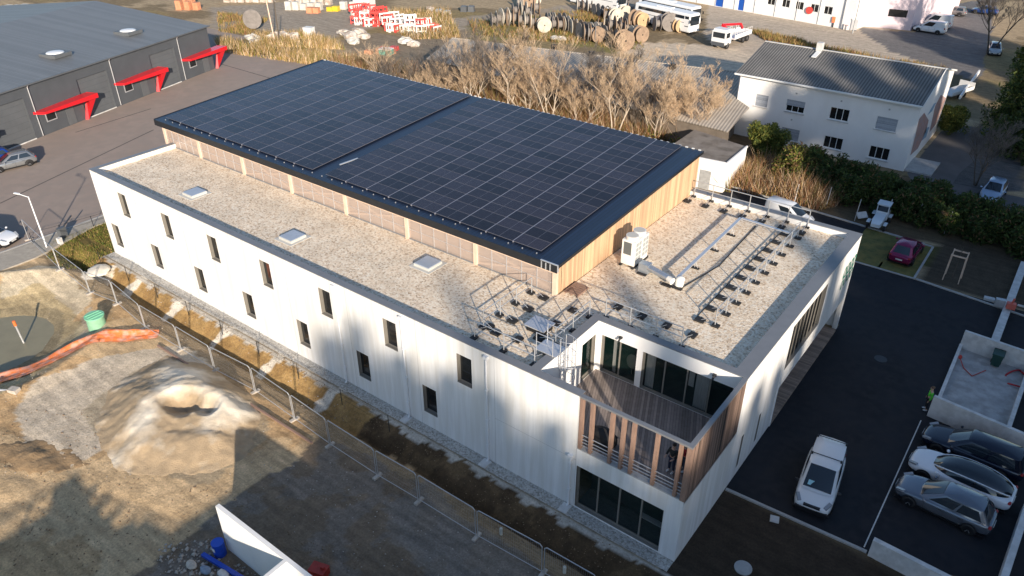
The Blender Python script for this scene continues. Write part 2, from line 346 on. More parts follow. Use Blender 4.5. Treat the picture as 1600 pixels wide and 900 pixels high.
# planting bed and the grass bay behind the parking
zone([(-2.8, 35.3), (2.6, 35.3), (2.6, 41.8), (-2.8, 41.8)], (.105, .10, .028), world=True, rag=.15)
zone([(2.8, 35.3), (30, 35.3), (30, 47), (2.8, 44)], (.075, .058, .040), world=True, rag=.1)
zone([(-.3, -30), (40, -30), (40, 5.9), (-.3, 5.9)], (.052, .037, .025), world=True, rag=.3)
# building site
site = (X > -57.5) & (X < .3) & (Y < -.85) & (Y > -30)
nA = fbm(X, Y, .16, 81, 5); nB = fbm(X, Y, .9, 91, 4)
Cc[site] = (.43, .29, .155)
mm = site & (nA > .5); Cc[mm] = (.51, .365, .21)
mm = site & (nB > .60); Cc[mm] = Cc[mm]*1.15
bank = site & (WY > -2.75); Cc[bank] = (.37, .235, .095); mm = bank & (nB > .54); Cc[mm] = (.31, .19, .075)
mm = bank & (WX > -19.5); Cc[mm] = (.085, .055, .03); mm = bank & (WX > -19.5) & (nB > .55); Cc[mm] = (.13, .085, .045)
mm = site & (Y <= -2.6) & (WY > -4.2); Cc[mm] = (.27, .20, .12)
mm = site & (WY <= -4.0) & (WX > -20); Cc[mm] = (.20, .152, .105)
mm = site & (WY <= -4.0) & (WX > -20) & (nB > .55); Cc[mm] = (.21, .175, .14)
# pale gravel spread between the orange netting and the sand pile
zone([(60, 600), (160, 560), (300, 535), (340, 570), (250, 600), (170, 650), (150, 710), (90, 730), (40, 690), (30, 640)], (.55, .48, .38), .8)
zone([(130, 640), (240, 570), (420, 640), (400, 700), (330, 760), (180, 740)], (.37, .30, .20), .7)
zone([(140, 470), (165, 520), (150, 545), (60, 560), (90, 520), (120, 500)], (.42, .37, .30), .7)
zone([(-60, 440), (60, 440), (110, 470), (130, 510), (90, 560), (0, 620), (-60, 620)], (.44, .36, .21), .75)
zone([(0, 428), (60, 415), (105, 420), (150, 462), (120, 480), (60, 440), (0, 455)], (.52, .45, .33), .8)
zone([(600, 790), (660, 740), (860, 900), (700, 930)], (.21, .19, .165), .6)
# white chutes of rubble down the bank
for px, py in ((218, 443), (276, 482), (347, 524), (425, 567), (512, 625)):
    c = G(px, py, -.4)
    k = (np.abs(X-c.x-.35*(Y+1.6)) < .42+.9*(fbm(X, Y, 1.6, 17)-.5)) & (Y < -.5) & (Y > -2.6-.4*fbm(X, Y, 2, 18)); Cc[k] = (.66, .60, .50)
c = G(150, 425, 0); k = np.hypot(WX-c.x+.3, (WY-c.y-.2)) < 1.0; Cc[k] = (.66, .60, .50)
gs = site & (Y > -.72-.75*fbm(X, Y, 1.6, 27)); Cc[gs] = (.46, .42, .36)
rp = np.hypot(X-PCX, Y-PCY)/PRW+.3*(fbm(X, Y, .8, 5)-.5); k = (rp < 1.22); Cc[k] = (.24, .195, .12); k = (rp >= 1.22) & (rp < 1.5); Cc[k] = Cc[k]*.8
# lawn corner left of the building, gravel strip along the facade
zone([(-57, 3), (-57, -2.2), (-54.6, -3.9), (-51.6, -2.6), (-51.05, .6), (-51.5, 6), (-56.2, 6)], (.20, .145, .045), world=True, rag=.4)
me = bpy.data.meshes.new('ground')
idx = np.arange(nx*ny).reshape(ny, nx); F = np.stack([idx[:-1, :-1], idx[:-1, 1:], idx[1:, 1:], idx[1:, :-1]], -1).reshape(-1, 4)
me.vertices.add(nx*ny); me.vertices.foreach_set('co', np.stack([X, Y, Z], -1).ravel())
me.loops.add(F.size); me.loops.foreach_set('vertex_index', F.ravel()); me.polygons.add(len(F))
me.polygons.foreach_set('loop_start', np.arange(0, F.size, 4)); me.polygons.foreach_set('loop_total', np.full(len(F), 4)); me.polygons.foreach_set('use_smooth', np.ones(len(F), bool))
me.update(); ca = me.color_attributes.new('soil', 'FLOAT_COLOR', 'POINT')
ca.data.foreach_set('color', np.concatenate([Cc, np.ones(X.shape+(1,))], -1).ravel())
gm = bpy.data.materials.new('soil'); gm.use_nodes = True; t = gm.node_tree; b = t.nodes['Principled BSDF']; b.inputs['Roughness'].default_value = .95; b.inputs['Specular IOR Level'].default_value = .2
at = _n(t, 'ShaderNodeAttribute'); at.attribute_name = 'soil'; ge = _n(t, 'ShaderNodeNewGeometry')
na = _n(t, 'ShaderNodeTexNoise'); na.inputs['Scale'].default_value = 1.3; na.inputs['Detail'].default_value = 12; na.inputs['Roughness'].default_value = .72; t.links.new(ge.outputs['Position'], na.inputs[0])
mr = _n(t, 'ShaderNodeMapRange'); mr.inputs[1].default_value = .3; mr.inputs[2].default_value = .7; mr.inputs[3].default_value = .72; mr.inputs[4].default_value = 1.28; t.links.new(na.outputs[0], mr.inputs[0])
n6 = _n(t, 'ShaderNodeTexNoise'); n6.inputs['Scale'].default_value = 9; n6.inputs['Detail'].default_value = 8; n6.inputs['Roughness'].default_value = .7; t.links.new(ge.outputs['Position'], n6.inputs[0])
m6 = _n(t, 'ShaderNodeMapRange'); m6.inputs[1].default_value = .32; m6.inputs[2].default_value = .68; m6.inputs[3].default_value = .72; m6.inputs[4].default_value = 1.26; t.links.new(n6.outputs[0], m6.inputs[0])
mp_ = _n(t, 'ShaderNodeMapping'); mp_.inputs['Rotation'].default_value = (0, 0, -.42); mp_.inputs['Scale'].default_value = (.22, 2.6, 1); t.links.new(ge.outputs['Position'], mp_.inputs[0])
n7 = _n(t, 'ShaderNodeTexNoise'); n7.inputs['Scale'].default_value = 1; n7.inputs['Detail'].default_value = 5; t.links.new(mp_.outputs[0], n7.inputs[0])
m7 = _n(t, 'ShaderNodeMapRange'); m7.inputs[1].default_value = .35; m7.inputs[2].default_value = .65; m7.inputs[3].default_value = .84; m7.inputs[4].default_value = 1.14; t.links.new(n7.outputs[0], m7.inputs[0])
q1 = _n(t, 'ShaderNodeMath', operation='MULTIPLY'); t.links.new(mr.outputs[0], q1.inputs[0]); t.links.new(m6.outputs[0], q1.inputs[1]); q2 = _n(t, 'ShaderNodeMath', operation='MULTIPLY'); t.links.new(q1.outputs[0], q2.inputs[0]); t.links.new(m7.outputs[0], q2.inputs[1])
sc = _n(t, 'ShaderNodeVectorMath', operation='SCALE'); t.links.new(at.outputs['Color'], sc.inputs[0]); t.links.new(q2.outputs[0], sc.inputs['Scale']); t.links.new(sc.outputs[0], b.inputs['Base Color'])
nb = _n(t, 'ShaderNodeTexNoise'); nb.inputs['Scale'].default_value = 5; nb.inputs['Detail'].default_value = 12; nb.inputs['Roughness'].default_value = .75; t.links.new(ge.outputs['Position'], nb.inputs[0])
bp = _n(t, 'ShaderNodeBump'); bp.inputs['Strength'].default_value = .9; bp.inputs['Distance'].default_value = .09; t.links.new(nb.outputs[0], bp.inputs['Height']); t.links.new(bp.outputs[0], b.inputs['Normal'])
me.materials.append(gm); tag(link_mesh('ground', me), kind='structure')
# pond
pn = 48; M['water'] = mat('murky_water', (.22, .20, .13), .3, n=.8, amt=.12, spec=.25)
s = MB(); s.sheet([(PCX+PRW*1.25*math.cos(2*math.pi*i/pn), PCY+PRW*1.25*math.sin(2*math.pi*i/pn)) for i in range(pn)], PONDZ); s.build('pond_water', M['water'], kind='structure')
# paved sheets
def sheet(name, poly, z, mt): s = MB(); s.sheet([(p[0], p[1]) for p in poly], z); return s.build(name, mt, kind='structure')
lot = [(-58.25, -40), (-58.25, 6.5), (-53.8, 40), G(521, 95), G(430, 88), G(345, 78), (-104, 52), (-130, 52), (-130, -40)]
sheet('asphalt_lot', lot, .012, M['asph_l'])
M['foot'] = mat('pale_footpath', (.36, .325, .27), .9, n=.6, amt=.15, n2=3, col2=(.31, .28, .235), bump=.004, bscale=40)
s = MB(); s.prism([(-58.25, -40), (-55.2, -40), (-55.2, -4.5), (-56.9, 1.5), (-56.4, 8), (-53, 30), (-53.8, 30), (-58.25, 6.5)], -.2, .1); s.build('footpath', M['foot'], kind='structure')
s = MB(); s.prism([(-58.45, -40), (-58.25, -40), (-58.25, 6.5), (-58.45, 6.5)], -.1, .12); s.build('footpath_kerb', M['kerb'], kind='structure')
s = MB()
seam = mat('asphalt_seam', (.10, .085, .075), .9)
for (a, b_) in ((G(0, 318), G(240, 203)), (G(118, 207), G(236, 170)), (G(480, 139), G(345, 100))):
    d = (b_-a).normalized(); q = Vector((-d.y, d.x, 0))*.09; s.add([a-q, b_-q, b_+q, a+q], [(0, 1, 2, 3)])
for v_i in range(len(s.v)): s.v[v_i] = (s.v[v_i][0], s.v[v_i][1], .016)
s.build('asphalt_seams', seam, kind='structure')
sheet('parking_asphalt', [(.004, 5.85), (7.3, 6.1), (7.45, 5.9), (11.2, 7.4), (40, 7.4), (40, 35.1), (2.75, 35.1), (-2.8, 35.1), (-2.8, 42), (-9, 43), (-16, 43), (-16, 25.3), (.004, 25.3)], .010, M['asph_d'])
# kerbs
def kerb(name, pts, wd=.14, z=.11):
    s = MB()
    for a, b_ in zip(pts, pts[1:]):
        a, b_ = Vector((a[0], a[1], z/2)), Vector((b_[0], b_[1], z/2)); s.beam(a, b_, wd, z)
    return s.build(name, M['kerb'], kind='structure')
kerb('kerb', [(.06, 5.86), (7.2, 6.15)])
kerb('kerb', [(-2.8, 35.2), (2.55, 35.2)], .15, .07)
kerb('kerb', [(2.65, 35.12), (2.65, 41.6), (1.6, 41.7)], .16, .10)
kerb('kerb', [(2.8, 35.2), (11.5, 34.2)], .16, .10)
kerb('kerb', [(-16, 43.2), (-3.0, 42.1), (1.6, 41.7)], .2, .10)
sheet('bay_line', [(6.99, 6.4), (7.05, 6.4), (7.05, 18), (6.99, 18)], .018, M['white_line'])
sheet('bay_tick', [(-.1, 35.35), (.05, 35.35), (.05, 36.5), (-.1, 36.5)], .02, M['white_line'])
M['grass'] = mat('rough_grass', (.11, .11, .03), .95, n=2.5, amt=.45, n2=1.1, col2=(.19, .15, .04), bump=.05, bscale=18)
sheet('grass_bay', [(-2.78, 35.28), (2.55, 35.28), (2.55, 41.6), (-2.78, 41.98)], .02, M['grass'])
s = MB(); s.box(-51.1, -.02, -.72, -.003, -.3, .03); s.build('gravel_strip', M['gravel_s'], kind='structure')
sheet('yard_road', [(1.2, 60), (1.2, 57), (12, 57.5), (12, 44.5), (.5, 49.5), (-3.0, 56.9), (-3.0, 72), (-1, 76), (3, 76)], .01, mat('dim_yard_asphalt', (.105, .10, .10), .9, n=.4, amt=.25))
# ================================================================ MAIN BUILDING
B = empty('office_building', (-25, 12, 0), label='long pale concrete building with gravel roof, raised timber hall and corner terrace', cat='building')
HT = 7.4
ups = [-46.30, -40.46, -34.84, -29.12, -23.42, -17.94, -12.43]; los = [-49.0, -43.28, -37.6, -31.9, -26.2, -20.6, -15.15]
ops = [(x+51-1.02, x+51, 4.55, 6.45) for x in ups]+[(x+51-1.04, x+51, 1.10, 3.02) for x in los]
gf = (51-5.71, 51-.87, .12, 2.95)
s = MB(); FA, FB = (-51, 0), (0, 0)
wall_open(s, FA, (-5.75, 0), 0, 7.36, [o for o in ops]+[(gf[0], 45.25, gf[2], gf[3])], .26, 0, 1) if False else None
wall_open(s, FA, (-5.75, 0), 4.1, 7.36, [o for o in ops if o[2] > 4], .26, 0, 1)
wall_open(s, FA, FB, 0, 4.1, [o for o in ops if o[2] < 4]+[gf], .26, 0, 1)
wall_open(s, (0, 0), (0, 5.9), 0, 4.05, [(3.4, 3.75, .9, 3.3)] if False else [], .2, 0, 1)
wall_open(s, (0, 5.9), (0, 12.2), 0, 7.36, [(1.15, 1.45, .6, 2.85), (3.65, 3.95, .6, 2.6)], .22, 0, 1)
band = (.45, 6.3, 3.75, 6.75)
wall_open(s, (0, 12.2), (0, 24.85), 2.65, 7.36, [band], .3, 0, 1)
wall_open(s, (0, 24.85), (-11.95, 24.85), 0, 7.36, [], .2)
wall_open(s, (-51, 7.2), (-51, 0), 0, 7.36, [], .2)
s.box(-2.35, -.003, 12.03, 12.2, 0, 2.66); s.box(-.30, -.003, 24.6, 24.85, 0, 2.65)
s.box(-2.4, -2.2, 12.2, 24.85, 0, 2.65); s.quad((-2.4, 12.2, 2.65), (-2.4, 24.85, 2.65), (0, 24.85, 2.65), (0, 12.2, 2.65))
# terrace inner walls
tb = [(.28, 2.45, 4.12, 6.55), (2.80, 7.85, 4.12, 6.53)]
wall_open(s, (-8.4, 5.95), (-.18, 5.95), 4.1, 7.36, tb, .22, 2, 1)
wall_open(s, (-8.4, .30), (-8.4, 5.95), 4.1, 7.36, [(4.1, 5.45, 4.12, 6.6)], .22, 2, 1)
s.box(-8.4, -5.75, .01, .30, 4.1, 7.36); s.quad((-5.748, .0, 4.1), (-5.748, .30, 4.1), (-5.748, .30, 7.36), (-5.748, 0, 7.36))
# parapet backs
s.box(-51, -8.4, .30, .42, 6.8, 7.36); s.box(-50.9, -50.6, .42, 7.2, 6.8, 7.36); s.box(-8.85, -8.45, .42, 6.4, 6.8, 7.36); s.box(-8.45, -.7, 6.2, 6.42, 6.8, 7.36)
s.box(-.72, -.35, 6.42, 24.4, 6.8, 7.36); s.box(-11.95, -.7, 24.35, 24.6, 6.8, 7.36)
walls = s.build('wall', [M['conc'], M['frame_tp'], M['render_w']], B)
s = MB()  # vertical panel joints and faint recessed line
for x in (-44.9, -38.9, -33.2, -27.6, -22.0, -16.4, -10.9, -5.78): s.box(x-.012, x+.012, -.003, .001, 0.02, 7.34)
s.box(-10.9, -5.8, -.003, .001, 3.28, 3.30)
s.build('panel_joint', mat('joint', (.44, .43, .41), .9), walls)
for (o) in ops:
    window(walls, FA, FB, o, .24, M['frame_tp'], M['glass_w'], .07, 0)
for o in ops:   # sill and opened casement edge
    s = MB(); x0 = -51+o[0]; s.box(x0, x0+(o[1]-o[0]), -.03, .2, o[2]-.002, o[2]+.03); s.build('sill', M['frame_tp'], walls)
window(walls, FA, FB, gf, .24, M['frame_tp'], M['glass_t'], .09, 3, 'shopfront_window')
s = MB(); s.box(-5.7, -.88, 1.6, 1.7, .1, 3); s.box(-5.7, -.88, .27, 1.6, .1, .12); s.box(-2.4, -1.2, .8, 1.1, .8, .84, 1); s.build('ground_floor_interior', [M['int_dark'], M['curtain']], walls)
window(walls, (0, 12.2), (0, 24.85), band, .26, M['black_m'], M['glass_w'], .08, 6, 'window_band')
s = MB(); n_ = 8
for i in range(n_): y = 12.2+.45+5.85*(i+.5)/n_; s.box(-.15, -.11, y-.025, y+.025, 3.75, 6.75)
s.build('sun_slats', M['frame_tp'], walls)
for o in ((1.15, 1.45, .6, 2.85), (3.65, 3.95, .6, 2.6)): window(walls, (0, 5.9), (0, 12.2), o, .2, M['black_m'], M['glass_w'], .04)
s = MB(); s.box(-2.19, -2.15, 12.6, 24.3, .15, 2.5); s.build('entrance_glazing', M['glass_w'], walls)
s = MB(); s.box(-2.2, .05, 12.25, 24.3, -.1, .14); s.build('entrance_deck', M['deck_x'], B)
s = MB(); s.box(.0, .05, 12.05, 12.2, 0, 7.3); s.build('end_fin', M['render_w'], B)
# copings
s = MB()
def cop(x0, x1, y0, y1): s.box(x0, x1, y0, y1, 7.362, 7.41)
cop(-51.03, -5.72, -.03, .44); cop(-51.03, -50.58, .442, 7.15); cop(-8.88, -8.38, .442, 6.42); cop(-8.378, .03, 5.93, 6.42)
cop(-.74, .03, 6.422, 24.4); cop(-11.95, .03, 24.402, 24.88)
s.build('coping', M['coping'], B)
s = MB(); s.box(-5.718, .03, -.03, .20, 7.30, 7.40); s.box(-.2, .03, .202, 5.928, 7.30, 7.40); s.build('screen_cap', [M['coping']], B)
# gravel roofs
s = MB(); s.sheet([(-50.6, .42), (-8.85, .42), (-8.85, 6.4), (-.72, 6.4), (-.72, 24.35), (-11.9, 24.35), (-11.9, 7.3), (-50.6, 7.3)], 7.02); s.build('gravel_roof', M['gravel_r'], B)
# skylights
M['sky_fl'] = mat('skylight_kerb', (.52, .51, .47), .6, n=2, amt=.1); M['dome'] = mat('skylight_dome', (.34, .39, .46), .2, n=1.5, amt=.1)
for cx, cy in ((-41.1, 2.7), (-29.8, 2.55), (-20.3, 5.3)):
    s = MB(); s.box(cx-.62, cx+.62, cy-.62, cy+.62, 7.0, 7.20); s.box(cx-.85, cx+.85, cy-.85, cy+.85, 7.0, 7.045)
    k = s.build('skylight', M['sky_fl'], B); s = MB(); s.box(cx-.58, cx+.58, cy-.58, cy+.58, 7.20, 7.235); s.build('dome', M['dome'], k)
# downpipes
for x, zt_, foot in ((-22.84, 7.1, 0), (-17.38, 7.1, 1), (-11.36, 7.1, 1), (-6.04, 3.4, 1)):
    s = MB(); s.tube((x, -.10, .12), (x, -.10, zt_), .055, 8); s.tube((x, -.10, .2), (x, -.22, .07), .055, 8); s.box(x-.13, x+.13, -.2, -.003, zt_-.05, zt_+.14)
    for z in (1.2, 3.0, 5.0):
        if z < zt_: s.box(x-.07, x+.07, -.17, -.003, z, z+.04)
    d_ = s.build('downpipe', M['pvc'], B)
    if foot: s = MB(); s.box(x-.24, x+.24, -.72, -.10, .03, .10); s.build('splash_slab', M['conc_l'], d_)
# timber screen of the terrace
for x in (-5.63, -5.05, -3.97, -3.37, -2.84, -1.66, -.52):
    s = MB(); s.box(x-.08, x+.08, -.02, .20, 4.12, 7.29); s.build('screen_post', M['timber'], B)
s = MB(); s.box(-.22, .03, -.03, .22, 4.08, 7.295); s.build('corner_post', M['timber'], B)
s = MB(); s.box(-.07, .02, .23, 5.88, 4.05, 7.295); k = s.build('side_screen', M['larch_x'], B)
s = MB(); s.box(.021, .03, 3.55, 3.72, 4.4, 7.2); s.build('slot', M['rubber'], k)
s = MB()
for z in (4.35, 4.55, 4.75, 5.0): s.box(-5.7, -.2, .06, .09, z-.018, z+.018)
s.build('terrace_railing', M['galv'], B)
s = MB(); s.box(-8.4, 0, .02, 5.95, 3.9, 4.10); s.box(-5.75, -.0, -.01, .30, 4.06, 4.115, 1); s.build('terrace_deck', [M['deck'], M['conc_g']], B)
for o, mu in ((tb[0], 1), (tb[1], 3)): window(walls, (-8.4, 5.95), (-.18, 5.95), o, .2, M['frame_tp'], M['glass_t'], .08, mu, 'terrace_window')
window(walls, (-8.4, .3), (-8.4, 5.95), (4.1, 5.45, 4.12, 6.6), .2, M['frame_tp'], M['glass_t'], .08, 0, 'terrace_window')
s = MB(); s.box(-8.3, -.2, 8.6, 8.7, 4.1, 7); s.box(-8.3, -.2, 6.2, 8.6, 4.0, 4.1); s.box(-8.3, -.2, 6.2, 8.6, 6.9, 6.95); s.box(-9.9, -9.8, .5, 5.9, 4.1, 7); s.build('terrace_room', M['int_dark'], walls)
s = MB(); s.box(-7.55, -7.35, 6.32, 6.36, 4.1, 6.5); s.box(-5.5, -5.0, 6.32, 6.36, 4.1, 6.5); s.box(-3.05, -2.75, 6.3, 6.34, 5.3, 6.4); s.box(-2.65, -1.95, 6.32, 6.36, 4.1, 6.5); s.build('curtain', M['curtain'], walls)
s = MB(); s.blob((-6.55, 6.75, 4.95), .38, .1, .48, 0, 14, 8); s.tube((-6.55, 6.75, 4.1), (-6.55, 6.75, 4.6), .03); s.build('round_backed_chair', mat('beige_chair', (.34, .30, .24), .8), label='beige round-backed chair behind the left terrace window', cat='chair')
for x in (-6.95, -1.6): s = MB(); s.box(x-.09, x+.09, 5.80, 5.948, 6.85, 6.95); s.tube((x, 5.82, 6.9), (x, 5.68, 6.75), .06); s.build('wall_lamp', M['black_m'], B)
# raised hall
A0, BS = 8.709, .0556; rz = lambda y: A0+BS*y
HX0, HX1 = -51.9, -11.95
s = MB()
yy0, yy1 = 7.22, 25.2
s.add([(HX1, yy0, 6.9), (HX1, yy1, 6.9), (HX1, yy1, rz(yy1)-.12), (HX1, yy0, rz(yy0)-.3)], [(0, 1, 2, 3)])
s.add([(HX0, yy0, 0), (HX0, yy1, 0), (HX0, yy1, rz(yy1)-.12), (HX0, yy0, rz(yy0)-.12)], [(3, 2, 1, 0)])
s.add([(HX0, yy1, 0), (HX1, yy1, 0), (HX1, yy1, rz(yy1)-.12), (HX0, yy1, rz(yy1)-.12)], [(3, 2, 1, 0)])
s.add([(HX1, 24.85, 0), (HX1, yy1, 0), (HX1, yy1, 6.9), (HX1, 24.85, 6.9)], [(0, 1, 2, 3)])
s.build('timber_wall', M['larch'], B)
posts = [-12.08, -17.95, -23.75, -29.6, -35.45, -41.15, -46.9, -51.78]
s = MB(); s.box(HX0, HX1, 7.55, 7.6, 6.9, 8.8); s.build('inner_lining', mat('hall_lining', (.46, .33, .25), .8, n=1.2, amt=.3, n2=.6, col2=(.32, .26, .23)), B)
s = MB(); s.box(HX0, HX1, 7.08, 7.17, 6.98, 7.10); s.build('base_flashing', M['coping'], B)
pp = None
for i, x in enumerate(posts): s = MB(); s.box(x-.14, x+.14, 7.03, 7.25, 6.92, 8.55); s.build('hall_post', M['timber_pk'], B)
s = MB(); s.box(HX0, HX1, 7.05, 7.2, 8.47, 8.62); s.build('eaves_beam', M['timber_pk'], B)
for i in range(7):
    xa, xb = posts[i+1]+.14, posts[i]-.14
    g = MB(); g.quad((xa, 7.12, 7.1), (xb, 7.12, 7.1), (xb, 7.12, 8.47), (xa, 7.12, 8.47)); g = g.build('polycarbonate_light', M['poly'], B)
    f = MB(); nm = 5
    for k in range(nm+1):
        x = xa+(xb-xa)*k/nm; f.box(x-.022, x+.022, 7.095, 7.118, 7.1, 8.47)
    f.box(xa, xb, 7.10, 7.116, 7.75, 7.775); f.build('glazing_bar', M['alu'], g)
    if i % 2 == 0 or i == 3:
        f = MB(); f.beam((xa, 7.3, 7.1), (xb, 7.3, 8.45), .07, .12); f.beam((xa, 7.37, 8.45), (xb, 7.37, 7.1), .07, .12); f.build('wind_brace', M['timber_pk'], g)
# roof sheet, fascia, verge
s = MB(); x0, x1, y0, y1 = -52.75, -11.82, 6.98, 25.42
def slab(x0, x1, y0, y1, t0, t1, m=0):
    s.add([(x0, y0, rz(y0)+t0), (x1, y0, rz(y0)+t0), (x0, y1, rz(y1)+t0), (x1, y1, rz(y1)+t0), (x0, y0, rz(y0)+t1), (x1, y0, rz(y0)+t1), (x0, y1, rz(y1)+t1), (x1, y1, rz(y1)+t1)],
          [(0, 2, 3, 1), (4, 5, 7, 6), (0, 1, 5, 4), (1, 3, 7, 5), (3, 2, 6, 7), (2, 0, 4, 6)], m)
slab(x0, x1, y0, y1, -.12, 0); rf = s.build('metal_roof', M['roof_m'], B)
s = MB(); s.box(x0, x1-.03, 6.92, 6.978, rz(y0)-.48, rz(y0)+.0); s.add([(x1, y0, rz(y0)-.42), (x1+.02, y0, rz(y0)-.42)], []) ; s.build('fascia', M['black_m'], rf)
s = MB(); slab(x1+.002, x1+.05, y0, y1, -.16, .03); s.build('verge_trim', M['black_m'], rf); s = MB(); slab(x0-.05, x0-.002, y0, y1, -.35, .03); s.build('verge_trim', M['black_m'], rf)
s = MB()
for k in range(80): x = x0+.25+k*.511; s.box(x-.09, x+.09, y1-.02, y1+.09, rz(y1)-.03, rz(y1)+.05)
s.box(x0, x1, y1+.0, y1+.03, rz(y1)-.05, rz(y1)-.02)
for k in range(38): x = -51.7+k*1.03; q = MB(); q.box(x-.025, x+.025, 7.36, 7.42, rz(7.4), rz(7.4)+.07); q.build('rail_clamp', M['galv'], rf)
s.build('rib_ends', M['clip'], rf)
s = MB(); s.box(-13.0, -11.80, 6.93, 7.02, rz(7)+.0, rz(7)+.05); s.box(-11.84, -11.78, 6.93, 7.02, rz(7)-.4, rz(7)+.0)
for x in (-12.9, -12.6, -12.3): s.box(x-.03, x+.03, 6.88, 6.93, rz(7)-.45, rz(7)-.02)
s.build('bare_gutter_end', M['alu'], rf)
# bright rails beneath the wide panel joints
s = MB()
def plab(x0, x1, y0, y1, t0, t1): slab(x0, x1, y0, y1, t0, t1)
PW = 2.067
for X0 in (-51.98, -32.02):
    for k in range(1, 9): x = X0+PW*k; plab(x-.022, x+.022, 7.62, 25.28, .02, .118)
s.build('panel_rail', mat('pale_rail', (.30, .31, .36), .4, metal=.2), rf)
s = MB(); s.beam((-29.6-2.8, 9.3, rz(9.3)+.08), (-29.6-2.5, 10.8, rz(10.8)+.08), .12, .06); s.build('loose_profile', M['alu'], label='loose aluminium profile lying in the gap between solar arrays', cat='profile')
# solar panels
def panel_mat():
    m = bpy.data.materials.new('solar_cells'); m.use_nodes = True; t = m.node_tree; b = t.nodes['Principled BSDF']
    b.inputs['Roughness'].default_value = .25; b.inputs['Specular IOR Level'].default_value = .25
    tc = _n(t, 'ShaderNodeTexCoord'); br = _n(t, 'ShaderNodeTexBrick'); br.offset = 0; br.inputs['Scale'].default_value = 1
    br.inputs['Brick Width'].default_value = .168; br.inputs['Row Height'].default_value = .0875; br.inputs['Mortar Size'].default_value = .0035; br.inputs['Mortar Smooth'].default_value = .3
    oi = _n(t, 'ShaderNodeObjectInfo')
    br.inputs['Color1'].default_value = (.016, .0145, .022, 1); br.inputs['Color2'].default_value = (.021, .019, .027, 1); br.inputs['Mortar'].default_value = (.06, .06, .075, 1)
    t.links.new(tc.outputs['Object'], br.inputs[0])
    mr = _n(t, 'ShaderNodeMapRange'); mr.inputs[3].default_value = .6; mr.inputs[4].default_value = 1.5; t.links.new(oi.outputs['Random'], mr.inputs[0])
    sc = _n(t, 'ShaderNodeVectorMath', operation='SCALE'); t.links.new(br.outputs[0], sc.inputs[0]); t.links.new(mr.outputs[0], sc.inputs['Scale']); t.links.new(sc.outputs[0], b.inputs['Base Color'])
    return m
M['cells'] = panel_mat(); M['pframe'] = mat('panel_frame', (.13, .13, .155), .4, metal=.2)
RL, NR = 17.66, 17; RH = RL/NR; hw, hh = PW/2-.024, RH/2-.010
s = MB(); s.box(-hw, hw, -hh, hh, 0, .032, 1); s.quad((-hw+.014, -hh+.014, .0345), (hw-.014, -hh+.014, .0345), (hw-.014, hh-.014, .0345), (-hw+.014, hh-.014, .0345), 0); s.quad((-.012, -hh+.014, .036), (.012, -hh+.014, .036), (.012, hh-.014, .036), (-.012, hh-.014, .036), 1)
pm = s.mesh('solar_panel', [M['cells'], M['pframe']]); tilt = math.atan(BS); spots = []
for ai, X0 in enumerate((-51.98, -32.02)):
    for r in range(NR):
        for c_ in range(9):
            x = X0+PW*(c_+.5); y = 7.62+RH*(r+.5); z = rz(y)+.09
            spots.append(((Vector((x, y, z))-Vector(CAM_LOC)).length, ai, r, c_, x, y, z))
spots.sort()
for dist, ai, r, c_, x, y, z in spots[:300]:
    o = link_mesh('solar_panel', pm, None, (x, y, z)); o.rotation_euler = (tilt, 0, 0)
    tag(o, '%s roof array, solar panel in %s row from eaves, %s column' % (('left', 'right')[ai], ORD[r], ORD[c_]), 'solar panel', 'solar panels on the dark metal roof')
s = MB(); R = Matrix.Rotation(tilt, 3, 'X')
for dist, ai, r, c_, x, y, z in spots[300:]:
    for x_, y_ in (((0, 0)),): pass
    vsx = [Vector(v) for v in ((-hw, -hh, .032), (hw, -hh, .032), (hw, hh, .032), (-hw, hh, .032))]; O_ = Vector((x, y, z)); s.add([R@v+O_ for v in vsx], [(0, 1, 2, 3)], 1)
    vsx = [Vector(v) for v in ((-hw+.014, -hh+.014, .0345), (hw-.014, -hh+.014, .0345), (hw-.014, hh-.014, .0345), (-hw+.014, hh-.014, .0345))]; s.add([R@v+O_ for v in vsx], [(0, 1, 2, 3)], 0)
s.build('distant_solar_panels', [M['cells'], M['pframe']], label='farthest solar panels in the back left corner of the roof', cat='solar panels', kind='stuff')
# green emblem of slanted loops on the side wall (illegible in the photo)
M['green'] = mat('green_sign_paint', (.03, .22, .15), .5)
s = MB(); cy, cz = 23.75, 5.25
def loop(y, z, ry, rz_, w, n=16):
    for i in range(n):
        a, b_ = 2*math.pi*i/n, 2*math.pi*(i+1)/n; P = lambda t, k: (.018, y+math.cos(t)*ry*k+.25*math.sin(t)*rz_*k, z+math.sin(t)*rz_*k)
        s.quad(P(a, 1), P(b_, 1), P(b_, w), P(a, w))
for k, y in enumerate((22.5, 23.2, 23.9, 24.5)): loop(y, cz+.35, .30, .42, .62); loop(y-.05, cz-.55, .28, .36, .6)
s.box(.012, .02, 22.3, 24.5, cz-.1, cz-.02)
s.build('wall_sign', M['green'], B)
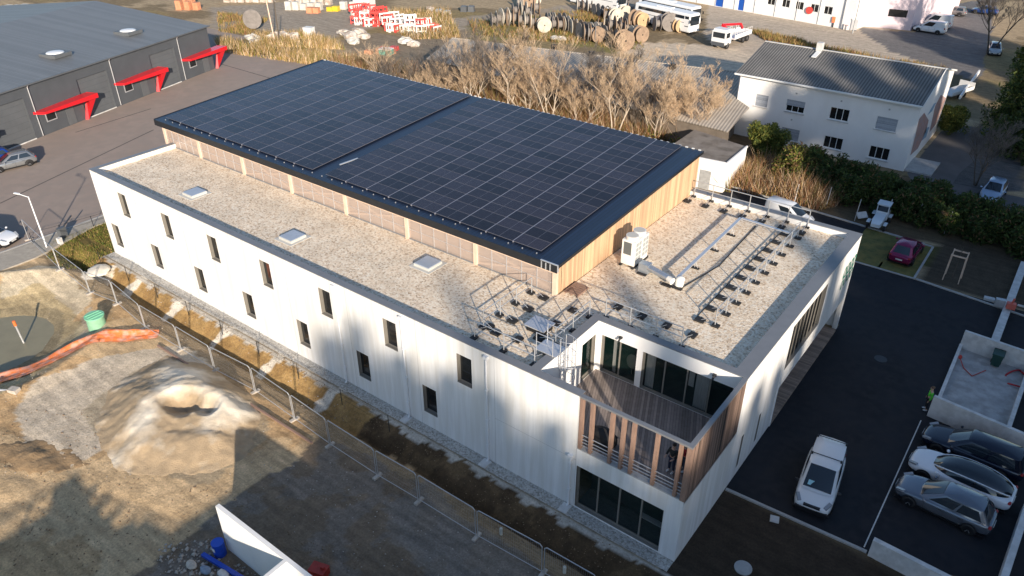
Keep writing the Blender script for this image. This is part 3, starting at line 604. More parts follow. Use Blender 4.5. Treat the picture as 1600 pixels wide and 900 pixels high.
# ================================================================ ON THE ROOF
def guard_rail(p, q, n, pads=None, h=1.1, z=7.03, lab='', grp=None, z2=None):
    p, q = Vector((*p, z)), Vector((*q, z)); t = empty('guard_rail', (p+q)/2, label=lab, cat='guard rail'); s = MB()
    for zz in (h, h*.55): s.tube(p+Vector((0, 0, zz)), q+Vector((0, 0, zz)), .03, 6)
    s.build('rail', M['galv'], t)
    for i in range(n+1):
        c = p.lerp(q, i/n); s = MB(); s.tube(c, c+Vector((0, 0, h)), .032, 6)
        if pads:
            d = Vector((pads[0], pads[1], 0)); s.tube(c+d+Vector((0, 0, .06)), c+Vector((0, 0, h*.5)), .018, 5); s.tube(c+Vector((0, 0, .05)), c+d+Vector((0, 0, .05)), .02, 5)
        k = s.build('post', M['galv'], t)
        if pads:
            u = d.normalized()
            for f_, g2 in ((c+d*.95, .26), (c-u*.05, .2)): f = MB(); f.obox(f_+Vector((0, 0, .06)), g2, g2*.78, .055, math.atan2(u.y, u.x)); f.build('counterweight', M['rubber'], k)
    return t
guard_rail((-3.35, 9.7), (-3.35, 22.4), 9, (-.9, 0), lab='long steel guard rail with black weights along the right roof edge')
guard_rail((-11.6, 24.3), (-3.35, 24.3), 6, (0, -1.1), h=1.25, lab='steel guard rail along the back parapet of the gravel roof')
guard_rail((-8.45, 6.75), (-3.9, 6.75), 3, (0, 1.45), h=1.3, lab='steel guard rail above the terrace windows')
guard_rail((-13.0, 1.0), (-9.1, 1.0), 2, (0, 1.3), lab='steel guard rail beside the ladder, nearest the facade')
guard_rail((-13.2, 2.0), (-13.2, 6.4), 3, (.9, 0), lab='steel guard rail left of the grey roof hatch')
guard_rail((-9.2, 3.0), (-9.2, 6.3), 2, (-1.1, 0), lab='steel guard rail between roof hatch and terrace corner')
t = empty('roof_hatch', (-10.75, 3.75, 7.02), label='raised light grey hatch platform beside the caged ladder', cat='hatch')
s = MB(); s.box(-11.4, -10.1, 3.2, 4.3, 7.34, 7.40); s.build('cover', M['alu'], t); s = MB(); s.box(-11.3, -10.2, 3.3, 4.2, 7.02, 7.335); s.build('kerb', M['black_m'], t)
t = empty('caged_ladder', (-8.2, 2.2, 4.1), label='galvanised caged ladder from the terrace up to the gravel roof', cat='ladder'); s = MB()
for y in (1.95, 2.45): s.tube((-8.2, y, 4.12), (-8.2, y, 8.5), .03, 6)
s.build('stile', M['alu'], t); s = MB()
for k in range(12): z = 4.4+k*.29; s.tube((-8.2, 1.95, z), (-8.2, 2.45, z), .018, 5)
s.build('rung', M['alu'], t); s = MB()
for z in (6.1, 6.9, 7.7, 8.45):
    pts = [(-8.2+.75*math.sin(a), 2.2-.38*math.cos(a), z) for a in [math.pi*i/8 for i in range(9)]]; s.path(pts, .018, 5)
for a in [math.pi*i/6 for i in range(1, 6)]: s.tube((-8.2+.75*math.sin(a), 2.2-.38*math.cos(a), 6.1), (-8.2+.75*math.sin(a), 2.2-.38*math.cos(a), 8.45), .014, 5)
s.build('safety_cage', M['alu'], t)
s = MB(); s.box(-9.6, -8.3, 1.7, 2.7, 7.42, 7.47)
for y in (1.7, 2.7):
    for x in (-9.5, -8.5): s.tube((x, y, 7.0), (x, y, 8.5), .025, 6)
    s.tube((-9.5, y, 8.48), (-8.5, y, 8.48), .022, 6); s.tube((-9.5, y, 7.95), (-8.5, y, 7.95), .022, 6)
s.build('landing', M['alu'], t)
t = empty('air_conditioner', (-10.4, 13.35, 7.05), label='tall cream outdoor air conditioning unit with two round fans by the timber wall', cat='air conditioner')
s = MB(); s.box(-10.85, -9.95, 12.5, 14.2, 7.15, 8.8); s.build('casing', M['hvac'], t)
for y in (12.92, 13.78):
    s = MB(); s.tube((-10.4, y, 8.8), (-10.4, y, 9.02), .40, 20); k = s.build('fan_shroud', M['hvac'], t); s = MB(); s.tube((-10.4, y, 9.022), (-10.4, y, 9.03), .33, 20); s.build('fan_guard', mat('pale_guard', (.55, .52, .46), .6), k)
s = MB(); s.box(-10.72, -10.2, 12.48, 12.499, 7.85, 8.68)
s.build('intake_grille', M['hvac_g'], t); s = MB()
for j in range(2):
    for k in range(4): y = 12.62+j*.86+(.0); s.box(-9.949, -9.94, y, y+.3, 7.45+k*.32, 7.70+k*.32); s.box(-9.949, -9.94, y+.36, y+.66, 7.45+k*.32, 7.70+k*.32)
s.build('side_grille', mat('mid_grille', (.33, .35, .35), .5), t)
s = MB(); s.box(-10.9, -10.75, 12.35, 14.3, 7.03, 7.15); s.box(-10.05, -9.9, 12.35, 14.3, 7.03, 7.15); s.build('feet', M['rubber'], t)
t = empty('air_duct', (-8.2, 12.2, 7.05), label='short silver ventilation duct with white cowl beside the air conditioner', cat='duct')
s = MB(); s.box(-9.5, -8.85, 12.25, 12.75, 7.1, 7.7); s.tube((-8.9, 12.4, 7.5), (-7.4, 12.0, 7.5), .17, 12); s.tube((-8.9, 12.75, 7.4), (-7.4, 12.3, 7.4), .12, 10); s.build('duct', mat('zinc_duct', (.42, .47, .52), .35, n=4, amt=.15, metal=.7), t)
s = MB(); s.tube((-7.4, 12.0, 7.5), (-7.05, 11.9, 7.45), .17, 12, r2=.22); s.tube((-6.8, 12.3, 7.1), (-6.75, 12.3, 7.55), .26, 14); s.blob((-6.75, 12.3, 7.55), .28, .28, .16); s.build('cowl', M['hvac'], t)
s = MB()
for x, y in ((-9.2, 12.2), (-7.4, 11.9), (-6.75, 12.0)): s.box(x-.3, x+.3, y-.12, y+.12, 7.03, 7.12)
s.build('foot_block', M['rubber'], t)
t = empty('cable_tray', (-7, 17, 7.05), label='bent cable tray on stands crossing the gravel roof', cat='cable tray')
P = [Vector((-6.9, 12.3, 7.62)), Vector((-7.1, 21.9, 7.62)), G(1233, 364, 7.62)]; s = MB()
for a, b_ in zip(P, P[1:]): s.beam(a, b_, .2, .07)
s.build('tray', M['alu'], t)
for y in (14.8, 17.6, 20.2):
    s = MB(); s.tube((-7.0, y, 7.1), (-7.0, y, 7.62), .02, 5); s.tube((-6.8, y, 7.1), (-7.0, y, 7.6), .015, 5); k = s.build('stand', M['alu'], t); s = MB(); s.box(-7.25, -6.7, y-.09, y+.09, 7.03, 7.11); s.build('foot_block', M['rubber'], k)
s = MB(); s.path([(-6.6, 12.0, 7.045), (-5.9, 16, 7.045), (-6.2, 22.5, 7.045)], .035, 5)
s.path([(-4.5, 9.5, 7.045), (-4.6, 15, 7.045), (-4.5, 22.5, 7.045)], .025, 5)
s.build('roof_cable', M['rubber'], label='thin black cables lying across the gravel roof', cat='cable')
t = empty('wooden_pallet', (-11.35, 8.3, 7.03), label='orange-brown wooden pallet lying on the gravel by the timber wall', cat='pallet'); s = MB()
for k in range(6): y = 7.7+k*.21; s.obox((-11.3, y, 7.17), .48, .075, .012)
s.build('deck_boards', M['timber'], t); s = MB()
for x in (-11.7, -11.3, -10.9): s.box(x-.05, x+.05, 7.65, 8.85, 7.03, 7.155)
s.build('bearer', M['timber'], t)
# people on the terrace come with the figures below
# ================================================================ NEIGHBOURING BUILDINGS
def on_wall(px, py, A, B):
    A = np.array(A[:2], float); B_ = np.array(B[:2], float); n_ = np.array([-(B_-A)[1], (B_-A)[0]])
    v = CD+CR*(px-800)/CAM_F+CU*(450-py)/CAM_F; t = ((A-CAM_LOC[:2])@n_)/(v[:2]@n_); P = CAM_LOC+t*v
    return float((P[:2]-A)@(B_-A)/np.linalg.norm(B_-A)), float(P[2])
def rect_on(p, A, B):   # pixel rect (x0,y0,x1,y1) given as top-left and bottom-right corners -> opening
    a = on_wall(p[0], p[1], A, B); b_ = on_wall(p[2], p[3], A, B); return (min(a[0], b_[0]), max(a[0], b_[0]), min(a[1], b_[1]), max(a[1], b_[1]))
M['steel_g'] = mat('dark_grey_cladding', (.075, .082, .092), .5, n=.6, amt=.12, spec=.4)
M['steel_g2'] = mat('mid_grey_door', (.10, .107, .115), .5, n=.8, amt=.12)
_s = math.cos(0)
M['roof_g'] = stripes('grey_standing_seam', (.165, .175, .18), (.11, .115, .12), (-.286, .958, 0), .33, .14, .5, bump=.01, namt=.12, nscale=.4)
dF = Vector((-.2860, .9582, 0)); nI = Vector((-.9582, -.2860, 0)); D0 = Vector((-83.57, 9.01, 0))
DP = lambda s_, k=0, z=0: D0+dF*s_+nI*k+Vector((0, 0, z))
D = empty('workshop_building', DP(5, 10), label='dark grey metal workshop with three red canopies along its front', cat='workshop')
s = MB(); SA, SB = -24, 29.8
dops = [(a-SA, b_-SA, .05, 4.65) for a, b_ in ((-16.7, -12.3), (-5.0, -.4), (6.8, 11.3), (18.4, 22.9))]
wall_open(s, DP(SA), DP(SB), 0, 5.95, dops, .22)
g_ = lambda k: 6+2*k/19.5
for a, fl in ((SB, 0), (SA, 1)):
    v = [DP(a), DP(a, 39), DP(a, 39, 5.9), DP(a, 19.5, 7.9), DP(a, 0, 5.9)]; s.add(v, [(0, 1, 2, 3, 4) if not fl else (4, 3, 2, 1, 0)])
s.quad(DP(SA, 39), DP(SA, 39, 5.9), DP(SB, 39, 5.9), DP(SB, 39))
dw = s.build('wall', M['steel_g'], D)
s = MB()
for (za, ka), (zb, kb) in (((6.0, -.25), (8.0, 19.5)), ((8.0, 19.5), (6.0, 39.3))):
    s.quad(DP(SA-.2, ka, za), DP(SB+.25, ka, za), DP(SB+.25, kb, zb), DP(SA-.2, kb, zb))
s.quad(DP(SB+.25, -.25, 5.85), DP(SB+.25, 19.5, 7.85), DP(SB+.25, 19.5, 8.0), DP(SB+.25, -.25, 6.0))
dr = s.build('roof', M['roof_g'], D)
s = MB(); s.beam(DP(SA, -.32, 5.93), DP(SB+.3, -.32, 5.93), .16, .15); s.build('gutter', M['steel_g2'], dr)
for a, b_, za, zb in dops:
    s = MB(); s.quad(DP(SA+a, .2, .05), DP(SA+b_, .2, .05), DP(SA+b_, .2, zb), DP(SA+a, .2, zb))
    for k in range(1, 7): z = .05+(zb)*k/7; s.quad(DP(SA+a, .19, z), DP(SA+b_, .19, z), DP(SA+b_, .19, z+.03), DP(SA+a, .19, z+.03), 1)
    k_ = s.build('sectional_door', [M['steel_g2'], M['steel_g']], dw)
    s = MB(); s.beam(DP(SA+a, -.03, .06), DP(SA+b_, -.03, .06), .1, .1); s.build('threshold', M['conc_l'], k_)
for sp in (-11, .45, 12.0, 23.7):
    s = MB(); s.tube(DP(sp, -.1, .1), DP(sp, -.1, 5.6), .06, 6); s.tube(DP(sp, -.1, 5.6), DP(sp, -.28, 5.85), .06, 6); s.build('downpipe', M['alu'], D)
for sp in (-13.6, .2, 11.9, 23.7):
    s = MB()
    v = [DP(sp, 0, 2.85), DP(sp+7.3, 0, 3.0), DP(sp+7.7, -1.5, 3.0), DP(sp+.5, -1.2, 2.85), DP(sp, 0, 2.6), DP(sp+7.3, 0, 2.45), DP(sp+7.7, -1.5, 2.45), DP(sp+.5, -1.2, 2.6)]
    s.add(v, [(0, 3, 2, 1), (4, 5, 6, 7), (0, 4, 7, 3), (3, 7, 6, 2), (2, 6, 5, 1)])
    v = [DP(sp+7.45, 0, 3.0), DP(sp+7.7, -1.5, 2.99), DP(sp+6.5, -.35, 0), DP(sp+6.3, 0, 0), DP(sp+7.3, 0, 2.8), DP(sp+6.55, -1.4, 2.9)]
    s.add(v, [(0, 3, 2, 1), (3, 0, 4), (2, 5, 1), (2, 3, 4, 5)]); s.build('red_canopy', M['red'], D)
    s = MB(); s.beam(DP(sp+1.3, -.03, 1.95), DP(sp+2.7, -.03, 1.95), .04, 1.3); k_ = s.build('window', M['alu'], dw); s = MB(); s.beam(DP(sp+1.42, -.056, 1.95), DP(sp+2.58, -.056, 1.95), .01, 1.06); s.build('pane', M['glass_w'], k_)
    s = MB(); s.beam(DP(sp+4.0, -.03, 1.15), DP(sp+5.1, -.03, 1.15), .05, 2.2); s.build('door', M['steel_g2'], dw)
for px, py in ((85, 79), (199, 45)):
    p = G(px, py, 7.1); k_ = (p-D0).dot(nI); q_ = (p-D0).dot(dF); zc = 6+2*k_/19.5; p = DP(q_, k_, zc)
    s = MB(); s.obox(p+Vector((0, 0, .18)), 1.25, 1.25, .2, math.atan2(dF.y, dF.x)); k1 = s.build('skylight', M['steel_g2'], D); s = MB(); s.blob(p+Vector((0, 0, .38)), 1.05, 1.05, .18, 0, 12, 6); s.build('dome', mat('white_dome', (.66, .68, .70), .4), k1)
# ---- white two storey house
W = empty('white_house', (-12.5, 64, 0), label='white two-storey house with grey corrugated roof and roller shutters', cat='house')
hx0, hx1, hy0, hy1, he, hr = -21.9, -3.45, 57.2, 72.0, 6.85, 8.75
A_, B_ = (hx0, hy0), (hx1, hy0)
WH = [(1225, 153, 1260, 180, .5), (1292, 166, 1330, 192, 0), (1365, 180, 1405, 208, 1), (1218, 198, 1250, 222, 1), (1283, 211, 1319, 236, 0), (1354, 227, 1392, 252, 0), (1179, 147, 1201, 168, 1), (1176, 190, 1198, 216, 0)]
cen = []
for (a, b_, c, d, sh) in WH:
    cx, cz = on_wall((a+c)/2, (b_+d)/2, A_, B_); hwid = .98 if sh != 9 else .6
    if a == 1179: hwid = .68
    if a == 1176: hwid = .62
    cen.append((cx-hwid, cx+hwid, cz-.64 if a != 1176 else .3, cz+.64, sh))
s = MB(); wall_open(s, A_, B_, 0, he, [c[:4] for c in cen], .2)
for x, fl in ((hx1, 0), (hx0, 1)):
    v = [(x, hy0, 0), (x, hy1, 0), (x, hy1, he), (x, (hy0+hy1)/2, hr-.1), (x, hy0, he)]; s.add(v, [(0, 1, 2, 3, 4) if not fl else (4, 3, 2, 1, 0)])
s.quad((hx1, hy1, 0), (hx0, hy1, 0), (hx0, hy1, he), (hx1, hy1, he)); s.add([(-24.3, 55.0, 0), (-21.5, 57.2, 0), (-21.5, 57.2, 3.0)], [])
hwl = s.build('wall', M['render_w'], W)
M['shut'] = stripes('grey_roller_shutter', (.34, .37, .41), (.24, .26, .30), (0, 0, 1), .055, .2, .6)
for c in cen:
    f = window(hwl, A_, B_, c[:4], .18, M['zinc_w'], M['glass_w'], .06, 2)
    s = MB(); s.box(hx0+c[0]-.12, hx0+c[1]+.12, hy0-.12, hy0+.1, c[2]-.1, c[2]-.02); s.build('sill', M['conc_l'], f)
    if c[4]: s = MB(); zb = c[3]-(c[3]-c[2])*c[4]; s.box(hx0+c[0]+.02, hx0+c[1]-.02, hy0+.06, hy0+.10, zb, c[3]); s.build('roller_shutter', M['shut'], f)
for px, py in ((1245, 146), (1315, 158), (1390, 171), (1237, 187)):
    q_, z = on_wall(px, py, A_, B_); s = MB(); s.box(hx0+q_-.08, hx0+q_+.08, hy0-.05, hy0-.003, z-.08, z+.08); s.build('air_vent', M['conc_g'], hwl)
M['corr'] = stripes('weathered_corrugated_roof', (.225, .215, .20), (.055, .055, .055), (1, 0, 0), .30, .3, .85, bump=.03, wave=True, nscale=.5, namt=.4)
s = MB(); ym = (hy0+hy1)/2
for (ya, za, yb, zb) in ((hy0-.45, he-.02, ym, hr), (ym, hr, hy1+.45, he-.02)):
    s.quad((hx0-.45, ya, za), (hx1+.15, ya, za), (hx1+.15, yb, zb), (hx0-.45, yb, zb))
    s.quad((hx0-.45, ya, za-.07), (hx0-.45, yb, zb-.07), (hx1+.15, yb, zb-.07), (hx1+.15, ya, za-.07))
hrf = s.build('roof', M['corr'], W)
s = MB(); s.beam((hx0-.45, hy0-.5, he-.02), (hx1+.15, hy0-.5, he-.02), .14, .16); s.build('gutter', M['zinc_w'], hrf)
s = MB()
for x in (hx1+.18,): s.beam((x, hy0-.45, he), (x, ym, hr+.02), .05, .16); s.beam((x, ym, hr+.02), (x, hy1+.45, he), .05, .16)
s.build('bargeboard', M['zinc_w'], hrf)
s = MB(); s.box(hx0-.45, hx1+.15, ym-.12, ym+.12, hr-.01, hr+.06); s.build('ridge_cap', M['conc_l'], hrf)
cp = G(1277, 80, hr); s = MB(); s.box(cp.x-.3, cp.x+.3, ym-.5, ym+.2, hr-.3, hr+.8); s.build('chimney', M['conc_l'], hrf); s = MB(); s.beam((cp.x+.1, ym-.6, hr-.08), (cp.x+.1, ym-2.2, hr-.36), .5, .08); s.build('flashing', M['zinc_w'], hrf)
s = MB(); s.tube((hx0+.15, hy0-.08, .1), (hx0+.15, hy0-.08, he-.1), .05, 6); s.build('downpipe', M['pvc'], W)
# painted side wall: faded pink and blue patches
def gx(px, py, x):
    v = CD+CR*(px-800)/CAM_F+CU*(450-py)/CAM_F; t = (x-CAM_LOC[0])/v[0]; return tuple(CAM_LOC+t*v)
M['mur_p'] = mat('faded_pink_mural', (.42, .24, .20), .85, n=1.5, amt=.25, n2=1.8, col2=(.33, .27, .27)); M['mur_b'] = mat('faded_blue_mural', (.24, .36, .48), .85, n=1.5, amt=.3)
def mural(poly, mt): s = MB(); p = [gx(x, y, hx1) for x, y in poly]; s.add([(hx1+.006, a[1], a[2]) for a in p], [tuple(range(len(p)))]); s.build('mural_patch', mt, hwl)
mural([(1422, 243), (1434, 232), (1447, 205), (1451, 188), (1444, 176), (1436, 186), (1431, 208)], M['mur_p'])
mural([(1452, 207), (1463, 193), (1472, 170), (1478, 153), (1470, 148), (1461, 166)], M['mur_p'])
mural([(1449, 180), (1456, 174), (1463, 160), (1459, 162)], M['mur_b'])
mural([(1440, 220), (1447, 214), (1452, 198), (1447, 200)], M['mur_b'])
s = MB(); s.box(-3.44, -.9, 57.4, 61.5, 0, .18); s.build('side_slab', M['conc_g'], W)
# ---- long low shed with fibre cement roof
S_ = empty('low_shed', (-40, 52, 0), label='long low shed with beige fibre-cement roof behind the bare trees', cat='shed')
rA, rB, rC, rD = Vector((-62.5, 50.5, 3.4)), Vector((-19.6, 50.2, 3.4)), Vector((-22.3, 65.3, 4.7)), Vector((-63.6, 57.0, 4.7))
M['bark_d0'] = mat('dark_shed_wall', (.16, .13, .10), .9, n=1, amt=.3); M['fibre'] = stripes('fibre_cement_roof', (.50, .44, .36), (.30, .26, .215), (.98, .15, 0), .34, .3, .9, bump=.03, wave=True, nscale=.5, namt=.28)
rB = G(1137, 206, 3.4); rE = G(1171, 168, 4.0); rE2 = Vector((-22.0, 57.1, 4.1)); ply = [rA, rB, rE, rE2, rC, rD]
s = MB(); s.add(ply, [tuple(range(6))]); s.add([v-Vector((0, 0, .08)) for v in ply], [tuple(range(6))[::-1]]); sr = s.build('roof', M['fibre'], S_)
s = MB(); in_ = [v+(Vector((-41, 54, 0))-Vector((v.x, v.y, 0))).normalized()*.5 for v in (rA, rB, Vector((rB.x-2.0, 56, 4)), rC, rD)]
for a, b_ in zip(in_, in_[1:]+in_[:1]): s.quad(Vector((a.x, a.y, 0)), Vector((b_.x, b_.y, 0)), b_-Vector((0, 0, .15)), a-Vector((0, 0, .15)))
s.build('wall', M['bark_d0'], S_)
for px, py in ((867, 75), (925, 86), (987, 96), (1052, 106)):
    p = G(px, py, 4.7); s = MB(); s.obox(p+Vector((0, -.2, .2)), .3, .3, .3); s.build('ridge_vent', M['rubber'], sr)
s = MB(); s.beam(rD, rC, .25, .1); s.build('ridge_cap', M['fibre'], sr)
# ---- small annex
N = empty('garage_annex', (-18, 44.5, 0), label='small white flat-roofed annex between dark cladding hall and hedge', cat='annex')
an = [(-22.2, 40.6), (-15.9, 41.3), (-16.1, 46.6), (-22.4, 48.0)]
s = MB(); s.prism(an, 0, 2.95); s.build('wall', M['render_w'], N)
s = MB(); s.sheet(an, 2.96); s.build('roof', mat('mossy_flat_roof', (.17, .145, .12), .95, n=1.2, amt=.4, n2=.7, col2=(.24, .21, .18)), N)
for a, b_ in list(zip(an, an[1:]+an[:1]))[:2]:
    s = MB(); s.beam((*a, 3.0), (*b_, 3.0), .16, .14); s.build('parapet', M['render_w'], N)
s = MB(); s.box(-18.3, -17.2, 41.0, 41.08, .0, 1.9); s.build('door', M['conc_g'], N)
# ---- long white building and pink building at the back
L_ = empty('long_white_building', (-42, 124, 0), label='long white single-storey building with blue doors at the back of the yard', cat='building')
A_, B_ = (-64, 122.9), (-26.0, 116.2)
px_w = [(1197, -8, 1215, 2), (1222, -6, 1236, 5), (1243, -4, 1258, 8), (1266, -2, 1282, 11), (1288, 2, 1303, 15)]
wo = []
for r in px_w:
    cx, cz = on_wall((r[0]+r[2])/2, (r[1]+r[3])/2, A_, B_); wo.append((cx-.75, cx+.75, 1.9, 3.2))
do = []
for a, b_ in ((1117, 1129), (1153, 1162)):
    q0, _z = on_wall(a, 8, A_, B_); q1, _z = on_wall(b_, 12, A_, B_); do.append((q0, q1, .02, 2.9))
s = MB(); wall_open(s, A_, B_, 0, 5, wo+do, .15); s.quad((-26, 116.2, 0), (-24.3, 126, 0), (-24.3, 126, 5), (-26, 116.2, 5)); s.quad((-64, 122.9, 5), (-26, 116.2, 5), (-24.3, 126, 5.3), (-62.3, 132.7, 5.3))
lw = s.build('wall', M['render_w'], L_)
for o in wo: window(lw, A_, B_, o, .12, M['zinc_w'], M['glass_w'], .06, 1)
M['blue_d'] = mat('blue_door_paint', (.01, .09, .42), .5)
for o in do: window(lw, A_, B_, o, .1, M['zinc_w'], M['blue_d'], .05, 0, 'door')
dd = (Vector((*B_, 0))-Vector((*A_, 0))).normalized()
for k in range(9): p = Vector((*A_, 0))+dd*(3+k*4.2); s = MB(); s.tube(p+Vector((0, -.08, .1)), p+Vector((0, -.08, 4.9)), .05, 5); s.build('downpipe', M['conc_l'], lw)
K = empty('pink_building', (-20, 128, 0), label='pale pink rendered building beside the parked white vans', cat='building')
M['pink'] = mat('pale_pink_render', (.66, .55, .58), .85, n=.6, amt=.06)
A_, B_ = (-25.6, 120.7), (-18.0, 122.0)
wo = [rect_on((1389, 17, 1416, 28), A_, B_)]; wo = [(wo[0][0], wo[0][1], wo[0][2], wo[0][2]+1.2)]
s = MB(); wall_open(s, A_, B_, 0, 9, wo, .15); s.quad((-18, 122, 0), (-14.5, 141, 0), (-14.5, 141, 9), (-18, 122, 9)); s.quad((-30, 141, 0), (-25.6, 120.7, 0), (-25.6, 120.7, 9), (-30, 141, 9))
s.add([(-25.6, 120.7, 9), (-18, 122, 9), (-14.5, 141, 9), (-30, 141, 9)], [(0, 1, 2, 3)]); kw = s.build('wall', M['pink'], K)
window(kw, A_, B_, wo[0], .12, M['black_m'], M['glass_w'], .05, 0)
s = MB(); s.beam((-25.2, 120.72, .98), (-23.9, 120.93, .98), .08, 1.95); s.build('door', M['zinc_w'], kw)
# ================================================================ PLANTS
def leafmat(name, c, rough=.75, sub=.25):
    m = bpy.data.materials.new(name); m.use_nodes = True; t = m.node_tree; b = t.nodes['Principled BSDF']; b.inputs['Roughness'].default_value = rough; b.inputs['Specular IOR Level'].default_value = .3
    g = _n(t, 'ShaderNodeNewGeometry'); n1 = _n(t, 'ShaderNodeTexNoise'); n1.inputs['Scale'].default_value = 1.4; t.links.new(g.outputs['Position'], n1.inputs[0])
    ad = _n(t, 'ShaderNodeMath', operation='ADD'); t.links.new(n1.outputs[0], ad.inputs[0]); ri = _n(t, 'ShaderNodeMath', operation='MULTIPLY'); ri.inputs[1].default_value = .5; t.links.new(g.outputs['Random Per Island'], ri.inputs[0]); t.links.new(ri.outputs[0], ad.inputs[1])
    mr = _n(t, 'ShaderNodeMapRange'); mr.inputs[1].default_value = .35; mr.inputs[2].default_value = 1.1; mr.inputs[3].default_value = .5; mr.inputs[4].default_value = 1.6; t.links.new(ad.outputs[0], mr.inputs[0])
    sc = _n(t, 'ShaderNodeVectorMath', operation='SCALE'); sc.inputs[0].default_value = c; t.links.new(mr.outputs[0], sc.inputs['Scale']); t.links.new(sc.outputs[0], b.inputs['Base Color'])
    tl = _n(t, 'ShaderNodeBsdfTranslucent'); t.links.new(sc.outputs[0], tl.inputs[0]); mx = _n(t, 'ShaderNodeMixShader'); mx.inputs[0].default_value = sub
    t.links.new(b.outputs[0], mx.inputs[1]); t.links.new(tl.outputs[0], mx.inputs[2]); t.links.new(mx.outputs[0], t.nodes['Material Output'].inputs[0]); return m
M['leaf_d'] = leafmat('dark_leaves', (.045, .070, .020)); M['leaf_m'] = leafmat('mid_leaves', (.085, .115, .025)); M['leaf_y'] = leafmat('olive_leaves', (.17, .17, .035)); M['leaf_b'] = leafmat('brown_leaves', (.17, .10, .05))
M['twig'] = leafmat('pale_twigs', (.54, .40, .265), .9, .05); M['twig_d'] = leafmat('grey_twigs', (.17, .145, .125), .9, .05); M['straw'] = leafmat('dry_grass_blades', (.36, .24, .10), .9, .2); M['rust'] = leafmat('rusty_stems', (.24, .12, .06), .9, .1)
M['bark'] = mat('pale_bark', (.50, .42, .33), .9, n=3, amt=.3); M['bark_d'] = mat('dark_bark', (.10, .08, .06), .9, n=3, amt=.3)
def mesh_np(name, V, F, mats, mi=None, k=4):
    me = bpy.data.meshes.new(name); me.vertices.add(len(V)); me.vertices.foreach_set('co', np.asarray(V, np.float32).ravel())
    me.loops.add(F.size); me.loops.foreach_set('vertex_index', F.ravel().astype(np.int32)); me.polygons.add(len(F)); me.polygons.foreach_set('loop_start', np.arange(0, F.size, k)); me.polygons.foreach_set('loop_total', np.full(len(F), k))
    for m_ in mats: me.materials.append(m_)
    if mi is not None: me.polygons.foreach_set('material_index', mi.astype(np.int32))
    me.update(); return me
def leaves(C, size, rg, elong=1.5, up=.3):
    """one small bent-free quad per centre, random facing"""
    n = len(C); a = rg.normal(size=(n, 3)); a /= np.linalg.norm(a, axis=1)[:, None]; b = rg.normal(size=(n, 3)); b -= (a*b).sum(1)[:, None]*a; b /= np.linalg.norm(b, axis=1)[:, None]
    s1 = size*rg.uniform(.6, 1.4, (n, 1)); V = np.stack([C-a*s1*elong, C-b*s1*.5, C+a*s1*elong, C+b*s1*.5], 1).reshape(-1, 3); return V, np.arange(4*n).reshape(-1, 4)
def clump_points(rg, blobs, n, shell=.45):
    """points in the outer shell of many small blobs (x,y,z,r)"""
    B_ = np.array(blobs); w_ = B_[:, 3]**2; i = rg.choice(len(B_), n, p=w_/w_.sum()); d = rg.normal(size=(n, 3)); d /= np.linalg.norm(d, axis=1)[:, None]
    return B_[i, :3]+d*(B_[i, 3]*(1-shell*rg.random(n)**1.5))[:, None]
def foliage(name, pts, size, mats, weights, rg, parent=None, **k):
    V, F = leaves(pts, size, rg); mi = rg.choice(len(mats), len(F), p=weights); me = mesh_np(name, V, F, mats, mi); return tag(link_mesh(name, me, parent), **k)
# bare trees -------------------------------------------------
def bare_tree_meshes(seed, h, stems=3, spread=.35, bark='bark', twig='twig', dens=1.):
    rg = random.Random(seed); T = MB(); W_ = MB()
    def seg(p, d, L, r, lv):
        n_ = 3 if lv < 3 else 2; q = p; tgt = T if lv < 2 else W_
        pts = [q]
        for i in range(n_):
            d = (d+Vector((rg.uniform(-.16, .16), rg.uniform(-.16, .16), rg.uniform(-.02, .14)))).normalized(); q = q+d*L/n_; pts.append(q)
        for i in range(n_): tgt.tube(pts[i], pts[i+1], r*(1-.28*i), 5 if lv < 1 else 3, 0, r2=r*(1-.28*(i+1)), caps=False)
        if lv >= 4: return
        nc = int({0: 8, 1: 7, 2: 6, 3: 5}[lv]*dens+rg.random())
        for k in range(nc):
            t_ = rg.uniform(.3, 1.0); i = min(int(t_*n_), n_-1); b = pts[i].lerp(pts[i+1], t_*n_-i)
            a = rg.uniform(0, 6.283); sd = Vector((math.cos(a), math.sin(a), 0)); nd = (d*rg.uniform(.5, 1.0)+sd*rg.uniform(.35, .9)+Vector((0, 0, .25))).normalized()
            seg(b, nd, L*rg.uniform(.38, .62)*(1.1-t_*.3), max(r*.42, .009), lv+1)
    for k in range(stems):
        a = 6.283*k/stems+rg.uniform(-.4, .4); sp = spread*rg.uniform(.5, 1.2) if stems > 1 else .05
        seg(Vector((math.cos(a)*.15*(stems > 1), math.sin(a)*.15*(stems > 1), 0)), Vector((math.cos(a)*sp, math.sin(a)*sp, 1)).normalized(), h*rg.uniform(.65, .8), .10*h/8, 0)
    return T.mesh('trunk', M[bark]), W_.mesh('twigs', M[twig])
protos = [bare_tree_meshes(11, 8.5, 3, .32), bare_tree_meshes(12, 7.5, 4, .42), bare_tree_meshes(13, 9, 2, .25), bare_tree_meshes(14, 7, 5, .5), bare_tree_meshes(15, 8, 3, .4, 'bark_d', 'twig_d')]
def bare_tree(k, loc, rz, sc, label, group=None):
    t = empty('bare_tree', loc, rz, label=label, cat='tree', group=group); t.scale = (sc, sc, sc)
    link_mesh('trunk', protos[k][0], t); link_mesh('twigs', protos[k][1], t); return t
